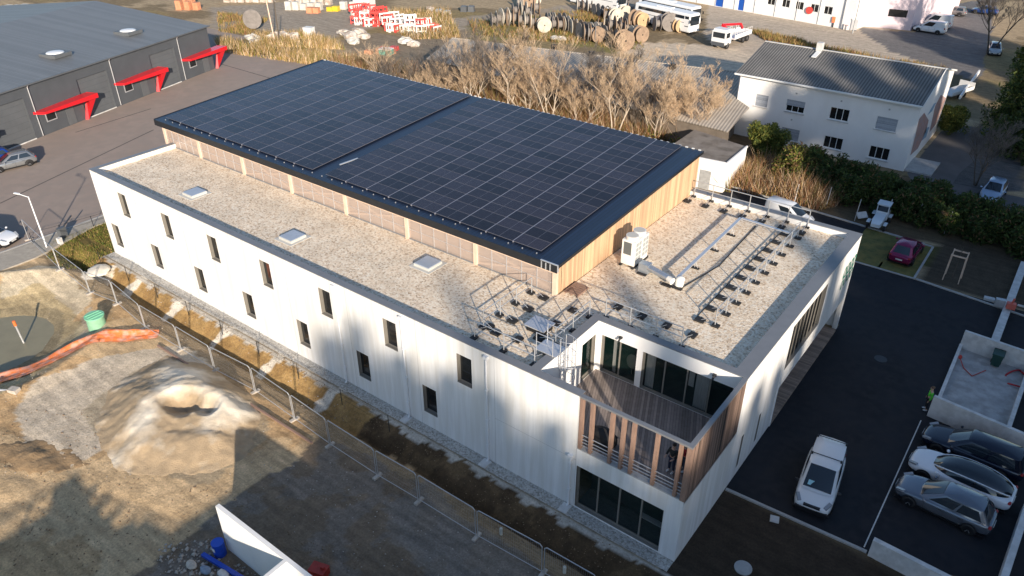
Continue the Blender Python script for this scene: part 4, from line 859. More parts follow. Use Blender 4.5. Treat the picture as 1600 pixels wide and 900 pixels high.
row = [(612, 150, 2, .95), (640, 160, 4, 1.0), (668, 152, 1, .8), (695, 170, 3, .95), (722, 165, 4, 1.0), (752, 178, 0, 1.0), (780, 172, 4, 1.1), (808, 185, 2, 1.15), (838, 185, 3, 1.05), (868, 196, 0, .95), (893, 190, 4, .95),
       (920, 205, 1, 1.0), (946, 196, 4, 1.05), (970, 215, 0, 1.2), (1000, 212, 4, 1.0), (1030, 222, 1, 1.0), (1060, 216, 0, 1.0), (1085, 222, 3, .95), (1108, 208, 1, .8)]
for i, (px, py, k, sc_) in enumerate(row):
    p = G(px, py)+Vector((0, -1.6, 0)); what = 'grey-twigged bare tree' if k == 4 else ('pale many-stemmed bare tree' if k in (1, 3) else 'pale slender bare tree')
    bare_tree(k, p, i*2.1, sc_*(.82 if px < 700 else (.95 if i % 3 else 1.12)), '%s, %s from the left behind the solar roof' % (what, ORD[i]), 'bare trees behind the solar roof')
bare_tree(4, G(1524, 290), .4, .8, 'small dark bare tree beside the light blue car', 'dark bare trees on the right')
bare_tree(4, G(1545, 84), 1.9, 1.45, 'large dark bare tree between yard and conifer hedge at upper right', 'dark bare trees on the right')
# dry brush and reeds ---------------------------------------
def blades(name, polys, n, hmin, hmax, wd, mats, wts, seed, lean=.35, **k):
    rg = np.random.default_rng(seed); P = []
    for pix in polys:
        pw = [G(*p) for p in pix]; xs = [p.x for p in pw]; ys = [p.y for p in pw]; m_ = 0
        while m_ < n//len(polys):
            x = rg.uniform(min(xs), max(xs), 4000); y = rg.uniform(min(ys), max(ys), 4000); keep = inpoly(x, y, pw) & (fbm(x, y, .4, seed) > rg.uniform(.25, .62, 4000)); P.append(np.stack([x[keep], y[keep]], 1)); m_ += keep.sum()
    P = np.concatenate(P); n = len(P); z0 = terrain(P[:, 0], P[:, 1]); h = rg.uniform(hmin, hmax, n)*(.5+fbm(P[:, 0], P[:, 1], .3, seed+3)); a = rg.uniform(0, 6.283, n); L = rg.normal(0, lean, (n, 2))*h[:, None]
    w_ = np.stack([np.cos(a), np.sin(a)], 1)*wd*rg.uniform(.6, 1.4, (n, 1)); V = np.zeros((n, 3, 3)); V[:, 0, :2] = P-w_; V[:, 1, :2] = P+w_; V[:, 2, :2] = P+L; V[:, :2, 2] = z0[:, None]-.02; V[:, 2, 2] = z0+h
    me = mesh_np(name, V.reshape(-1, 3), np.arange(3*n).reshape(-1, 3), mats, rg.choice(len(mats), n, p=wts), 3); return tag(link_mesh(name, me), **k)
back = [(500, 112), (560, 108), (660, 128), (800, 150), (1000, 178), (1110, 200), (1100, 235), (960, 232), (700, 165), (560, 128)]
blades('dry_brush', [back], 34000, .8, 3.0, .045, [M['rust'], M['twig'], M['straw'], M['leaf_y']], [.5, .2, .12, .18], 5, .4, kind='stuff')
blades('dry_grass', [[(335, 62), (420, 75), (520, 86), (600, 98), (640, 120), (560, 115), (470, 100), (345, 82)], [(590, 20), (700, 20), (720, 60), (640, 62), (600, 40)], [(390, 58), (480, 55), (540, 78), (400, 72)]], 15000, .4, 1.6, .05, [M['straw'], M['twig'], M['leaf_y']], [.55, .25, .2], 6, .3, kind='stuff')
blades('yard_weeds', [[(730, 30), (1000, 62), (1010, 80), (860, 66), (740, 55)], [(340, 20), (420, 30), (390, 55), (340, 50)], [(1160, 45), (1240, 60), (1300, 82), (1200, 66)], [(860, 18), (980, 18), (980, 40), (880, 30)], [(1225, 62), (1480, 108), (1470, 122), (1240, 72)]], 9000, .25, .9, .05, [M['straw'], M['leaf_y'], M['rust']], [.5, .3, .2], 8, .3, kind='stuff')
rg = np.random.default_rng(3)
LW = Vector((-54, -.5, 0)); xs = rg.uniform(-57, -51.2, 9000); ys = rg.uniform(-3.8, 6, 9000); kp = ((ys < 0) | (xs < -51.5)) & (ys > -.75*(xs+57)-2.2+0*xs-0) & (fbm(xs, ys, .6, 4) > .35)
n_ = kp.sum(); P_ = np.stack([xs[kp], ys[kp]], 1); z_ = terrain(P_[:, 0], P_[:, 1]); V = np.zeros((n_, 3, 3)); a = rg.uniform(0, 6.28, n_); w_ = np.stack([np.cos(a), np.sin(a)], 1)*.03; V[:, 0, :2] = P_-w_; V[:, 1, :2] = P_+w_; V[:, 2, :2] = P_+rg.normal(0, .05, (n_, 2)); V[:, :2, 2] = z_[:, None]; V[:, 2, 2] = z_+rg.uniform(.06, .22, n_)
tag(link_mesh('lawn_grass', mesh_np('lawn_grass', V.reshape(-1, 3), np.arange(3*n_).reshape(-1, 3), [M['leaf_y'], M['straw'], M['leaf_m']], rg.choice(3, n_, p=[.5, .2, .3]), 3)), kind='stuff')
# hedge ----------------------------------------------------
def hedge_run(name, p, q, wid, h, n, mats, wts, seed, size=.11, **k):
    rg = np.random.default_rng(seed); p, q = np.array(p[:2]), np.array(q[:2]); L = np.linalg.norm(q-p); d = (q-p)/L; nn = np.array([-d[1], d[0]]); bl = []
    for i in range(int(L*wid*h*.9)):
        u, v, w_ = rg.random()*L, rg.uniform(-1, 1), rg.random(); c = p+d*u+nn*v*wid/2*(1-.2*w_); bl.append((c[0], c[1], .3+w_*(h-.6)*(1-.25*abs(v))*rg.uniform(.75, 1.15), rg.uniform(.35, .95)))
    t = empty(name, ((p[0]+q[0])/2, (p[1]+q[1])/2, 0), **k); o = foliage('foliage', clump_points(rg, bl, n, .95), size, mats, wts, rg, None); o.parent = t; o.location = -t.location
    s = MB()
    for i in range(int(L/1.2)): c = p+d*(i*1.2+.4); s.tube((c[0], c[1], 0), (c[0]+rg.uniform(-.3, .3), c[1]+rg.uniform(-.3, .3), h*.75), .04, 4, caps=False)
    s.build('stems', M['bark_d'], t); return t
hedge_run('hedge', G(1235, 300)+Vector((0, 3.0, 0)), G(1620, 430)+Vector((1.5, 4.0, 0)), 5.0, 3.4, 95000, [M['leaf_d'], M['leaf_m'], M['leaf_b']], [.72, .2, .08], 21, label='dense dark green hedge between the house and the parking', cat='hedge')
hedge_run('shrub_thicket', G(1195, 290)+Vector((.4, 2.6, 0)), G(1240, 305)+Vector((.5, 2.6, 0)), 4.5, 4.4, 19000, [M['leaf_y'], M['leaf_m'], M['leaf_b']], [.45, .25, .3], 22, label='olive green shrubs catching sun at the left end of the hedge', cat='shrub')
blades('brown_thicket', [[(1130, 300), (1150, 268), (1215, 262), (1290, 300), (1310, 322), (1280, 330), (1200, 308)]], 4200, .9, 2.6, .03, [M['rust'], M['straw'], M['twig'], M['leaf_y']], [.45, .15, .25, .15], 23, .35, label='rusty brown leafless thicket in front of the olive shrubs', cat='shrub')
hedge_run('tall_shrub', G(1185, 240)+Vector((0, 0, 0)), G(1205, 250), 3.6, 4.6, 12000, [M['leaf_m'], M['leaf_y']], [.6, .4], 24, label='bright green tall shrub below the white house door', cat='shrub')
hedge_run('low_bushes', G(960, 226), G(1100, 232), 2.5, 1.6, 5000, [M['leaf_y'], M['leaf_m'], M['rust']], [.5, .25, .25], 25, label='low green bushes at the foot of the bare trees', cat='shrub')
# conifers and clipped bush --------------------------------
def conifer(loc, h, r, n, seed, label, mats=('leaf_d', 'leaf_m', 'leaf_y'), wts=(.55, .3, .15), size=.2, group=None, base=.06, gaps=0.):
    rg = np.random.default_rng(seed); bl = []
    for i in range(int(n/55)):
        w_ = rg.random()**1.15; rr = r*(1-w_)**.62*(.75+.35*rg.random()); a = rg.uniform(0, 6.283); bl.append((rr*math.cos(a)*rg.uniform(.65, 1.05), rr*math.sin(a)*rg.uniform(.65, 1.05), h*(base+w_*(.98-base)), r*rg.uniform(.10, .24)))
    t = empty('conifer', loc, label=label, cat='tree', group=group); foliage('crown', clump_points(rg, bl, n), size, [M[m_] for m_ in mats], list(wts), rg, t)
    s = MB(); s.tube((0, 0, 0), (0, 0, h*.93), r*.07, 8, 0, r2=.03); s.build('trunk', M['bark_d'], t, world=False); return t
conifer(G(1592, 215)+Vector((.9, 0, 0)), 14.5, 4.7, 30000, 31, 'big dark conifer with sunlit yellow-green top at the right edge', size=.15)
conifer(G(1600, 235)+Vector((.9, -1, 0)), 8, 4.0, 15000, 32, 'lower dark conifer in front of the big one at the right edge', wts=(.8, .17, .03), size=.15)
conifer(G(1600, 120)+Vector((2, 4, 0)), 13, 4.0, 14000, 33, 'conifer partly cut off at the upper right corner', wts=(.5, .3, .2), size=.17)
t = empty('clipped_bush', G(1484, 208), label='rounded clipped green bush beside the white house side wall', cat='bush'); rg = np.random.default_rng(41)
bl = [(rg.normal()*.65, rg.normal()*.65, rg.uniform(.4, 3.0), .55) for i in range(60)]; foliage('foliage', clump_points(rg, bl, 9000), .09, [M['leaf_m'], M['leaf_y']], [.65, .35], rg, t); s = MB(); s.tube((0, 0, 0), (0, 0, 2.2), .08, 6); s.build('trunk', M['bark_d'], t, world=False)
# trees and the half-built block behind the camera: they throw the shade over the right half
def sq(s_, q_): return Vector((.786*s_+.618*q_, -.618*s_+.786*q_, 0))
TN = math.tan(math.radians(SUN_EL))
shade = [(-15.4, 27, 50, 2.6), (-13.6, 31, 52, 2.6), (-11.4, 26, 47, 2.8), (-9.2, 24.5, 50, 2.8), (-7.0, 22, 53, 2.6), (-7.7, 39, 62, 1.3), (-4.8, 19.5, 51, 2.7), (-2.6, 17.5, 48, 2.7), (-.4, 17.5, 52, 2.7), (1.9, 37, 49, 2.0), (4.0, 18, 52, 2.8), (6.3, 20, 48, 2.9), (8.8, 21, 51, 2.9), (11.5, 24, 49, 3.0), (15.2, 40, 52, 2.7), (18.2, 29, 50, 3.2), (21.4, 29, 48, 3.4), (24.8, 30, 46, 3.4),
         (-8, 14, 66, 4), (-3, 11, 66, 4), (2, 10, 66, 4), (7, 7, 66, 3), (12, 12, 66, 4), (22, 18, 64, 4), (27, 24, 60, 4), (28.5, 31, 35, 3.4), (31.5, 50, 24, 3.2), (34, 61, 12, 3.0), (37, 64, 10, 3.6), (41, 68, 8, 4), (45.5, 74, 6, 4.2), (50, 72, 4, 4.2), (55.5, 66, 2, 4.2), (62, 60, -6, 4), (72, 70, -10, 4), (82, 92, -30, 4.5), (92, 98, -36, 4.5)]
rgm = np.random.default_rng(77); bl = []
for i in range(260):
    w_ = rgm.random(); rr = (1-w_**2.2)**.5*rgm.uniform(.3, 1.0); a = rgm.uniform(0, 6.283); bl.append((rr*math.cos(a), rr*math.sin(a), .04+w_*.94, rgm.uniform(.14, .26)))
bl = np.array(bl); pts = clump_points(rgm, bl*np.array([1, 1, 6.5, 1]), 11000); V, F = leaves(pts, .085, rgm); cm = mesh_np('crown', V/np.array([1, 1, 6.5]), F, [M['leaf_d'], M['leaf_m']], rgm.choice(2, len(F), p=[.7, .3]))
s = MB(); s.tube((0, 0, 0), (0, 0, .92), .06, 6, 0, r2=.01); tm = s.mesh('trunk', M['bark_d'])
for i, (q_, reach, s0, rad) in enumerate(shade):
    s0 += 32 if q_ < 26 else (16 if q_ < 60 else 0); reach += (9 if 31 < q_ < 42 else 0)+(1.8 if q_ < 26 else 0)
    H_ = TN*(s0+reach); t = empty('tall_tree', sq(s0, q_), i*1.3, label='tall dark tree standing outside the picture, number %s of those behind the viewer' % ('%s' % (ORD+['thirty-sixth','thirty-seventh','thirty-eighth','thirty-ninth','fortieth','forty-first','forty-second'])[i]), cat='tree', group='tall trees behind the viewer'); t.scale = (rad, rad, H_)
    link_mesh('crown', cm, t); link_mesh('trunk', tm, t)
# ---- building under construction
U_ = empty('unfinished_building', (-12, -16, 0), label='white concrete walls of an unfinished building at the bottom edge', cat='building site')
s = MB(); s.box(-17.75, 16, -12.5, -12.3, 0, 3.0); s.box(-12.75, -12.55, -24, -12.502, 0, 3.0); s.build('outer_wall', mat('fresh_white_concrete', (.76, .75, .72), .8, n=.8, amt=.08), U_)
OX, OY = 1.1, -.9; s = MB(); s.prism([(x+OX, y+OY) for x, y in [(-6.9, -20.9), (-7.0, -24.6), (-8.8, -24.8), (-8.8, -26.3), (-12.3, -26.0), (-14.7, -25.5), (-14.6, -26.8), (-13.2, -26.9), (-13.2, -48), (16, -48), (16, -20.9)]], 5.6, 6.0); s.box(-5.7, 10, -47, -22.0, 0, 5.59); s.box(-11.9, -5.7, -47, -28.5, 0, 5.59); s.build('upper_slab', M['conc_l'], U_)
s = MB()
for y in range(-46, -27, 2): s.tube((-12.0, y, 6), (-12.0, y, 6.55), .09, 5)
s.tube((-12.0, -46, 6.55), (-12.0, -28, 6.55), .07, 5)
s.build('edge_rail', M['timber'], U_)
s = MB()
for k in range(4): p = Vector((-8.85+k*.45-1.5, -25.0+k*-.1, 5.8)); s.beam((-12.4-k*-.0, -25.3, 5.8), (-12.4, -25.3, 5.81), .1, .1) if k == 9 else s.box(-12.2+k*1.25, -12.0+k*1.25, -26.9, -25.9, 5.75, 5.9)
s.build('joist_ends', M['timber'], U_)
# ================================================================ BUILDING SITE THINGS
# sand pile: one heaped surface with ridge, gully and hollow
def heap(name, poly, peaks, mats, label, cat, res=.10, zc=None, seed=0):
    P = [(p[0], p[1]) for p in poly]; xs = [p[0] for p in P]; ys = [p[1] for p in P]; x = np.arange(min(xs)-.5, max(xs)+.5, res); y = np.arange(min(ys)-.5, max(ys)+.5, res); X_, Y_ = np.meshgrid(x, y)
    D_ = np.full(X_.shape, 1e9); n = len(P)
    for i in range(n):
        a = np.array(P[i]); b_ = np.array(P[(i+1) % n]); ab = b_-a; t_ = np.clip(((X_-a[0])*ab[0]+(Y_-a[1])*ab[1])/(ab@ab), 0, 1); D_ = np.minimum(D_, np.hypot(X_-a[0]-t_*ab[0], Y_-a[1]-t_*ab[1]))
    D_ *= np.where(inpoly(X_, Y_, P), 1, -1); D_ += (fbm(X_, Y_, .7, seed)-.5)*.7
    H_ = np.zeros(X_.shape)
    for (px_, py_, h, r) in peaks:
        dd = np.hypot(X_-px_, Y_-py_)+.7*(fbm(X_, Y_, .9, seed+2, 5)-.5); H_ = np.maximum(H_, h*.60-.25*np.sqrt(dd*dd+.01)) if h > 0 else H_+h*np.clip(1-dd/r, 0, 1)
    H_ = H_*sst(-.1, 2.2, D_)*(.85+.3*fbm(X_, Y_, .5, seed+4))+.05*sst(0, 1, D_)+.10*(fbm(X_, Y_, 2.4, seed+7, 5)-.5)+.05*(fbm(X_, Y_, 7., seed+9, 3)-.5)
    Zb = terrain(X_, Y_); Zf = Zb+H_-.12*(1-sst(-.1, .3, D_)); c = (np.mean(xs), np.mean(ys)); idx = np.arange(X_.size).reshape(X_.shape); F = np.stack([idx[:-1, :-1], idx[:-1, 1:], idx[1:, 1:], idx[1:, :-1]], -1).reshape(-1, 4)
    keep = (D_[:-1, :-1] > -.25).ravel(); F = F[keep]; V = np.stack([X_-c[0], Y_-c[1], Zf], -1).reshape(-1, 3); used = np.unique(F); mp = -np.ones(len(V), int); mp[used] = np.arange(len(used)); V = V[used]; F = mp[F]
    me = mesh_np(name, V, F, mats); me.polygons.foreach_set('use_smooth', np.ones(len(F), bool)); return tag(link_mesh(name, me, None, (c[0], c[1], 0)), label, cat)
M['sand'] = mat('heaped_sand', (.39, .29, .18), .95, n=1.6, amt=.22, n2=.38, col2=(.76, .68, .55), bump=.07, bscale=20)
_t = M['sand'].node_tree; _z = _n(_t, 'ShaderNodeSeparateXYZ'); _g = [q for q in _t.nodes if q.type == 'NEW_GEOMETRY'][0]; _t.links.new(_g.outputs['Position'], _z.inputs[0])
_a = _n(_t, 'ShaderNodeMath', operation='MULTIPLY_ADD'); _a.inputs[1].default_value = .16; _m = [q for q in _t.nodes if q.type == 'MAP_RANGE'][-1]; _src = _m.inputs[0].links[0].from_socket; _t.links.new(_z.outputs[2], _a.inputs[0]); _t.links.new(_src, _a.inputs[2]); _t.links.new(_a.outputs[0], _m.inputs[0]); _m.inputs[1].default_value = .54; _m.inputs[2].default_value = .76
pile = [G(*p) for p in ((148, 665), (160, 610), (215, 575), (262, 548), (330, 570), (395, 612), (412, 650), (388, 715), (330, 742), (250, 750), (180, 738), (150, 705))]
pk = []
def ridge(pts, n_=14):
    W_ = [(G(x, y, z*.9), z) for x, y, z in pts]
    for (a, za), (b_, zb) in zip(W_, W_[1:]):
        for k in range(n_): f = k/n_; q = a.lerp(b_, f); pk.append((q.x, q.y, za+(zb-za)*f, 2.4))
ridge([(172, 700, .7), (200, 650, 1.5), (238, 605, 2.1), (275, 585, 2.45), (325, 592, 2.3), (375, 622, 1.9), (400, 660, .9)])
ridge([(225, 690, .9), (250, 668, 1.25), (310, 672, 1.35), (372, 668, 1.25)])
ridge([(238, 605, 2.1), (232, 650, 1.7), (250, 668, 1.25)], 8)
q = G(292, 633, .8); pk.append((q.x, q.y, -.85, 1.2)); q = G(325, 638, .8); pk.append((q.x, q.y, -.8, .9)); q = G(270, 630, .8); pk.append((q.x, q.y, -.5, .8))
heap('sand_pile', pile, pk, [M['sand']], 'large pile of pale sand with a dark hollow, in front of the fence', 'sand pile', seed=3)
heap('earth_heap', [G(*p) for p in ((0, 690), (60, 680), (120, 700), (150, 725), (90, 745), (20, 740), (-30, 720))], [(*G(50, 712)[:2], .35, 2.5)], [mat('brown_earth', (.27, .18, .095), .95, n=1.5, amt=.35, bump=.05, bscale=8)], 'low heap of brown earth at the left edge', 'earth heap', seed=9)
# loose stones
def stones(name, poly, n, r0, r1, mt, seed, label=None):
    rg = np.random.default_rng(seed); pw = [G(*p) for p in poly]; xs = [p.x for p in pw]; ys = [p.y for p in pw]; x = rg.uniform(min(xs), max(xs), n*4); y = rg.uniform(min(ys), max(ys), n*4); k = inpoly(x, y, pw) & (fbm(x, y, .9, seed) > .42); x = x[k][:n]; y = y[k][:n]; z = terrain(x, y)
    base = np.array([(1, 0, 0), (-1, 0, 0), (0, 1, 0), (0, -1, 0), (0, 0, .8), (0, 0, -.6)]); f = np.array([(0, 2, 4), (2, 1, 4), (1, 3, 4), (3, 0, 4), (2, 0, 5), (1, 2, 5), (3, 1, 5), (0, 3, 5)])
    r = r0+(r1-r0)*rg.random(len(x))**3; V = base[None]*rg.uniform(.6, 1.3, (len(x), 6, 1))*r[:, None, None]; a = rg.uniform(0, 6.28, len(x)); c, s_ = np.cos(a)[:, None], np.sin(a)[:, None]; Vx = V[..., 0]*c-V[..., 1]*s_; Vy = V[..., 0]*s_+V[..., 1]*c
    V = np.stack([Vx+x[:, None], Vy+y[:, None], V[..., 2]+z[:, None]+r[:, None]*.3], -1).reshape(-1, 3); F = (f[None]+6*np.arange(len(x))[:, None, None]).reshape(-1, 3)
    return tag(link_mesh(name, mesh_np(name, V, F, [mt], None, 3)), kind='stuff')
M['stone'] = mat('pale_stones', (.42, .38, .33), .9, n=3, amt=.35); M['stone_b'] = mat('brown_clods', (.22, .15, .09), .95, n=3, amt=.3)
stones('loose_stones', [(0, 420), (150, 420), (420, 600), (860, 900), (500, 900), (380, 740), (100, 760), (0, 740)], 1500, .012, .05, M['stone'], 3)
stones('earth_clods', [(0, 640), (150, 640), (240, 760), (380, 760), (700, 900), (0, 900)], 1500, .012, .06, M['stone_b'], 4)
stones('bank_clods', [(200, 430), (260, 440), (700, 700), (1030, 895), (900, 900), (620, 720), (250, 480)], 2500, .012, .06, M['stone_b'], 5)
stones('rubble', [(250, 850), (360, 840), (400, 900), (240, 900)], 260, .03, .16, M['stone'], 6)
stones('chute_rubble', [(200, 430), (260, 440), (550, 640), (500, 660), (240, 470)], 260, .02, .06, M['stone'], 12)
# orange safety netting lying in folds
M['net'] = mat('orange_netting', (.85, .22, .06), .6, n=26, amt=.5, n2=2.4, col2=(.72, .36, .25), bump=.03, bscale=24)
def netting():
    top = [(-30, 560), (30, 545), (90, 523), (140, 500), (190, 490), (215, 522), (250, 512)]; c = [G(-30, 590), G(40, 570), G(110, 543), (G(160, 530)), G(205, 526), G(248, 521)]
    n_ = 60; m_ = 10; V = []; L = len(c)-1
    for i in range(n_+1):
        t_ = i/n_*L; k = min(int(t_), L-1); p = c[k].lerp(c[k+1], t_-k); d = (c[k+1]-c[k]).normalized(); nn = Vector((-d.y, d.x, 0)); wd = np.interp(i/n_, [0, .6, 1], [1.15, .95, .7])
        for j in range(m_+1):
            v = j/m_-.5; q = p+nn*v*2*wd*.75; x, y = q.x, q.y
            V.append((x, y, zt(x, y)+.05+.10*abs(math.sin(j*1.25+i*.13+math.sin(i*.4)))*(1-abs(v))+.20*math.exp(-((v-.3)*6)**2)*(1+.5*math.sin(i*.3))))
    F = np.array([(i*(m_+1)+j, (i+1)*(m_+1)+j, (i+1)*(m_+1)+j+1, i*(m_+1)+j+1) for i in range(n_) for j in range(m_)]); V = np.array(V); o = V.mean(0)*np.array([1, 1, 0])
    return tag(link_mesh('safety_netting', mesh_np('safety_netting', V-o, F, [M['net']]), None, tuple(o)), 'crumpled orange safety netting lying across the muddy site', 'netting')
netting()
# green tank, pipe in the pond, outlets
t = empty('green_tank', G(152, 505), label='pale green round plastic tank beside the pond', cat='tank'); c = G(152, 508); M['tank'] = mat('pale_green_plastic', (.22, .42, .27), .6, n=3, amt=.12)
s = MB(); s.tube(c+Vector((0, 0, -.2)), c+Vector((0, 0, .75)), .62, 24, r2=.58); s.build('body', M['tank'], t); s = MB(); s.tube(c+Vector((0, 0, .75)), c+Vector((0, 0, .84)), .66, 24)
for k in range(3): s.obox(c+Vector((-.3+.3*k, 0, .86)), .05, .5, .025)
s.build('lid', mat('green_lid', (.20, .50, .32), .5), t)
b0 = G(38, 536, PONDZ); t = empty('marker_pipe', b0, label='slanting grey pipe with orange cap standing in the pond', cat='pipe'); s = MB(); s.tube(b0+Vector((0, 0, -.5)), b0+Vector((-.15, -.05, 1.5)), .07, 8); s.build('pipe', M['galv'], t); s = MB(); s.tube(b0+Vector((-.15, -.05, 1.45)), b0+Vector((-.17, -.06, 1.85)), .10, 8); s.build('cap', mat('orange_cap', (.75, .16, .04), .5), t)
c = G(148, 424); s = MB(); s.blob((c.x, c.y+.3, -.05), 1.0, .85, .22, 0, 16, 8, .12, 4); s.build('rubble_patch', mat('chalky_stone', (.68, .62, .52), .9, n=3, amt=.2, bump=.03), label='flat patch of pale rubble between the first fence panel and the building corner', cat='rubble patch')  # one flattened lump standing for a flat patch of white rubble
t = empty('concrete_post', G(10, 616), label='short pale concrete post lying on the mud at the left edge', cat='post'); s = MB(); s.beam((*G(-20, 612)[:2], .15), (*G(16, 614)[:2], .15), .14, .14); s.build('shaft', M['conc_l'], t); s = MB(); s.obox((*G(24, 615)[:2], .2), .3, .22, .2, .4); s.build('footing', M['stone'], t)
# temporary fence panels
FP = [(45, 375), (95, 425), (140, 455), (185, 480), (227, 512), (283, 547), (336, 580), (399, 612), (460, 655), (516, 697), (590, 746), (655, 785), (745, 840), (848, 897), (930, 945)]
FW = [G(*p) for p in FP]
def fence_panel(a, b_, i):
    L = (b_-a).length; d = (b_-a)/L; a = Vector((a.x, a.y, zt(a.x, a.y))); b_ = Vector((b_.x, b_.y, zt(b_.x, b_.y))); up = Vector((0, 0, 2.0)); o = .07
    t = empty('site_fence', (a+b_)/2, label='grey mesh fence on the building site, %s from the left end' % ORD[i], cat='fence', group='mesh fence panels along the site')
    p0, p1 = a+d*o, b_-d*o; s = MB(); s.path([p0+Vector((0, 0, .05)), p0+up-Vector((0, 0, .12)), p0+up+d*.12, p1+up-d*.12, p1+up-Vector((0, 0, .12)), p1+Vector((0, 0, .05))], .026, 6); s.tube(p0+Vector((0, 0, .18)), p1+Vector((0, 0, .18)), .022, 6); s.build('frame', M['galv'], t)
    s = MB(); n_ = int(L/.11); w_ = .0022
    for k in range(1, n_):
        p = p0.lerp(p1, k/n_); s.add([p+Vector((0, 0, .18))-d*w_, p+Vector((0, 0, .18))+d*w_, p+up+d*w_, p+up-d*w_], [(0, 1, 2, 3)])
    for k in range(8):
        z = Vector((0, 0, .3+k*.23)); s.add([p0+z-Vector((0, 0, w_)), p1+z-Vector((0, 0, w_)), p1+z+Vector((0, 0, w_)), p0+z+Vector((0, 0, w_))], [(0, 1, 2, 3)])
    s.build('wire_mesh', M['galv'], t)
    s = MB(); s.obox(a+Vector((0, 0, .05)), .10, .30, .06, math.atan2(d.y, d.x)); s.build('foot_block', M['stone'], t)
for i in range(len(FW)-1): fence_panel(FW[i], FW[i+1], i)
# rail timbers on the ground just inside the fence
s = MB(); s.beam((-36, -5.2, .1), (-20.2, -5.15, .1), .12, .1); s.build('edging_timber', M['timber'], label='long timber edging lying along the foot of the fence', cat='timber')
# perimeter wire fence on the bank near the facade
s_ = empty('wire_fence', (-35, -2.0, 0), label='thin dark wire fence on brown bank below the long facade', cat='fence')
for k in range(9):
    x = -50.5+k*4.1; s = MB(); z = zt(x, -1.5); s.tube((x, -1.5, z), (x, -1.5, z+1.25), .025, 5); s.build('post', M['rubber'], s_)
s = MB()
for z in (.5, .85, 1.2): s.path([(x, -1.5, z+zt(x, -1.5)) for x in np.linspace(-50.5, -17.7, 24)], .006, 3)
s.build('wire', M['rubber'], s_)
# fence, barrier cabinet and lamp at the left kerb
t = empty('chain_fence', (-57, 1, 0), label='low dark fence between the pale footpath and the lawn corner', cat='fence')
pts = [(-57.9, -3.4), (-57.4, -1.2), (-56.9, 1.3), (-56.6, 3.8), (-56.2, 6.6)]
for p in pts: s = MB(); s.tube((*p, 0), (*p, 1.1), .03, 5); s.build('post', M['black_m'], t)
s = MB()
for z in (.55, 1.05): s.path([(*p, z) for p in pts], .012, 4)
s.build('rail', M['black_m'], t)
c = G(100, 372); t = empty('barrier_cabinet', c, label='grey barrier cabinet with folded arm on the footpath', cat='barrier'); s = MB(); s.obox(c+Vector((0, 0, .5)), .22, .3, .5, .3); s.build('cabinet', M['steel_g2'], t); s = MB(); s.beam(c+Vector((.1, 0, .9)), c+Vector((-1.6, 1.7, 1.0)), .09, .1); s.build('arm', M['steel_g'], t)
s = MB(); s.obox(c+Vector((.9, -.7, .3)), .16, .16, .3, .2); s.build('junction_box', M['conc_l'], label='small pale junction box on the footpath beside the barrier', cat='box')
b0 = G(73, 386, .1); s = MB(); t = empty('street_lamp', b0, label='slim white street lamp beside the left asphalt road', cat='street lamp'); s.tube(b0, b0+Vector((0, 0, 4.6)), .07, 8, r2=.045); s.build('pole', M['pvc'], t)
s = MB(); s.tube(b0+Vector((0, 0, 4.55)), b0+Vector((-.75, -.35, 4.75)), .035, 6); s.beam(b0+Vector((-.7, -.33, 4.76)), b0+Vector((-1.15, -.52, 4.8)), .16, .07); s.build('lamp_head', M['pvc'], t)
# bollards, boxes, manholes on the soil
for px, py, lab in ((783, 832, 'small white marker bollard on the dark bank, the upper of two'), (882, 892, 'small white marker bollard at the bottom edge, the lower of two')):
    c = G(px, py); z = zt(c.x, c.y); s = MB(); s.tube((c.x, c.y, z-.1), (c.x, c.y, z+.42), .085, 12); s.blob((c.x, c.y, z+.42), .085, .085, .06); s.build('marker_bollard', mat('cream_plastic', (.56, .55, .48), .6), label=lab, cat='bollard', group='marker bollards on the bank')
c = G(1161, 888); s = MB(); s.tube(c+Vector((0, 0, -.05)), c+Vector((0, 0, .06)), .42, 24); s.tube(c+Vector((0, 0, .06)), c+Vector((0, 0, .075)), .30, 24); s.build('manhole_cover', M['conc_g'], label='round concrete manhole cover in dark soil right of the building corner', cat='manhole')
c = G(1210, 812); s = MB(); s.obox(c+Vector((0, 0, .04)), .22, .2, .05, .3); s.obox(c+Vector((0, 0, .1)), .19, .17, .012, .3); s.build('inspection_box', M['conc_l'], label='small square inspection box in the soil beside the parking kerb', cat='box')
c = G(1376, 561); s = MB(); s.tube(c+Vector((0, 0, .0)), c+Vector((0, 0, .022)), .4, 24); s.build('road_manhole', mat('cast_iron', (.03, .032, .036), .5, metal=.3), label='round cast iron manhole in the middle of the dark asphalt', cat='manhole')
# bottom left: blue drum, blue beam, bags, red box
c = G(345, 866); t = empty('blue_barrel', c, label='blue plastic barrel standing against the white wall end', cat='barrel'); M['blue'] = mat('blue_plastic', (.01, .06, .42), .4); s = MB(); s.tube(c, c+Vector((0, 0, .85)), .29, 20, caps=False); s.tube(c, c+Vector((0, 0, .03)), .29, 20)
for z in (.28, .56, .84): s.tube(c+Vector((0, 0, z)), c+Vector((0, 0, z+.03)), .305, 20)
s.build('body', M['blue'], t); s = MB(); s.tube(c+Vector((0, 0, .74)), c+Vector((0, 0, .75)), .28, 20); s.build('contents', mat('grey_water', (.25, .32, .38), .2), t); s = MB(); s.add([c+Vector((.31*math.sin(a), -.31*math.cos(a), z)) for z in (.45, .7) for a in (-.4, 0, .4)], [(0, 1, 4, 3), (1, 2, 5, 4)]); s.build('sticker', M['zinc_w'], t)
s = MB(); s.beam((*G(318, 870)[:2], .18), (*G(392, 915)[:2], .18), .20, .16, 0); s.build('blue_beam', M['blue'], label='blue formwork beam lying on rubble at the bottom edge', cat='beam')
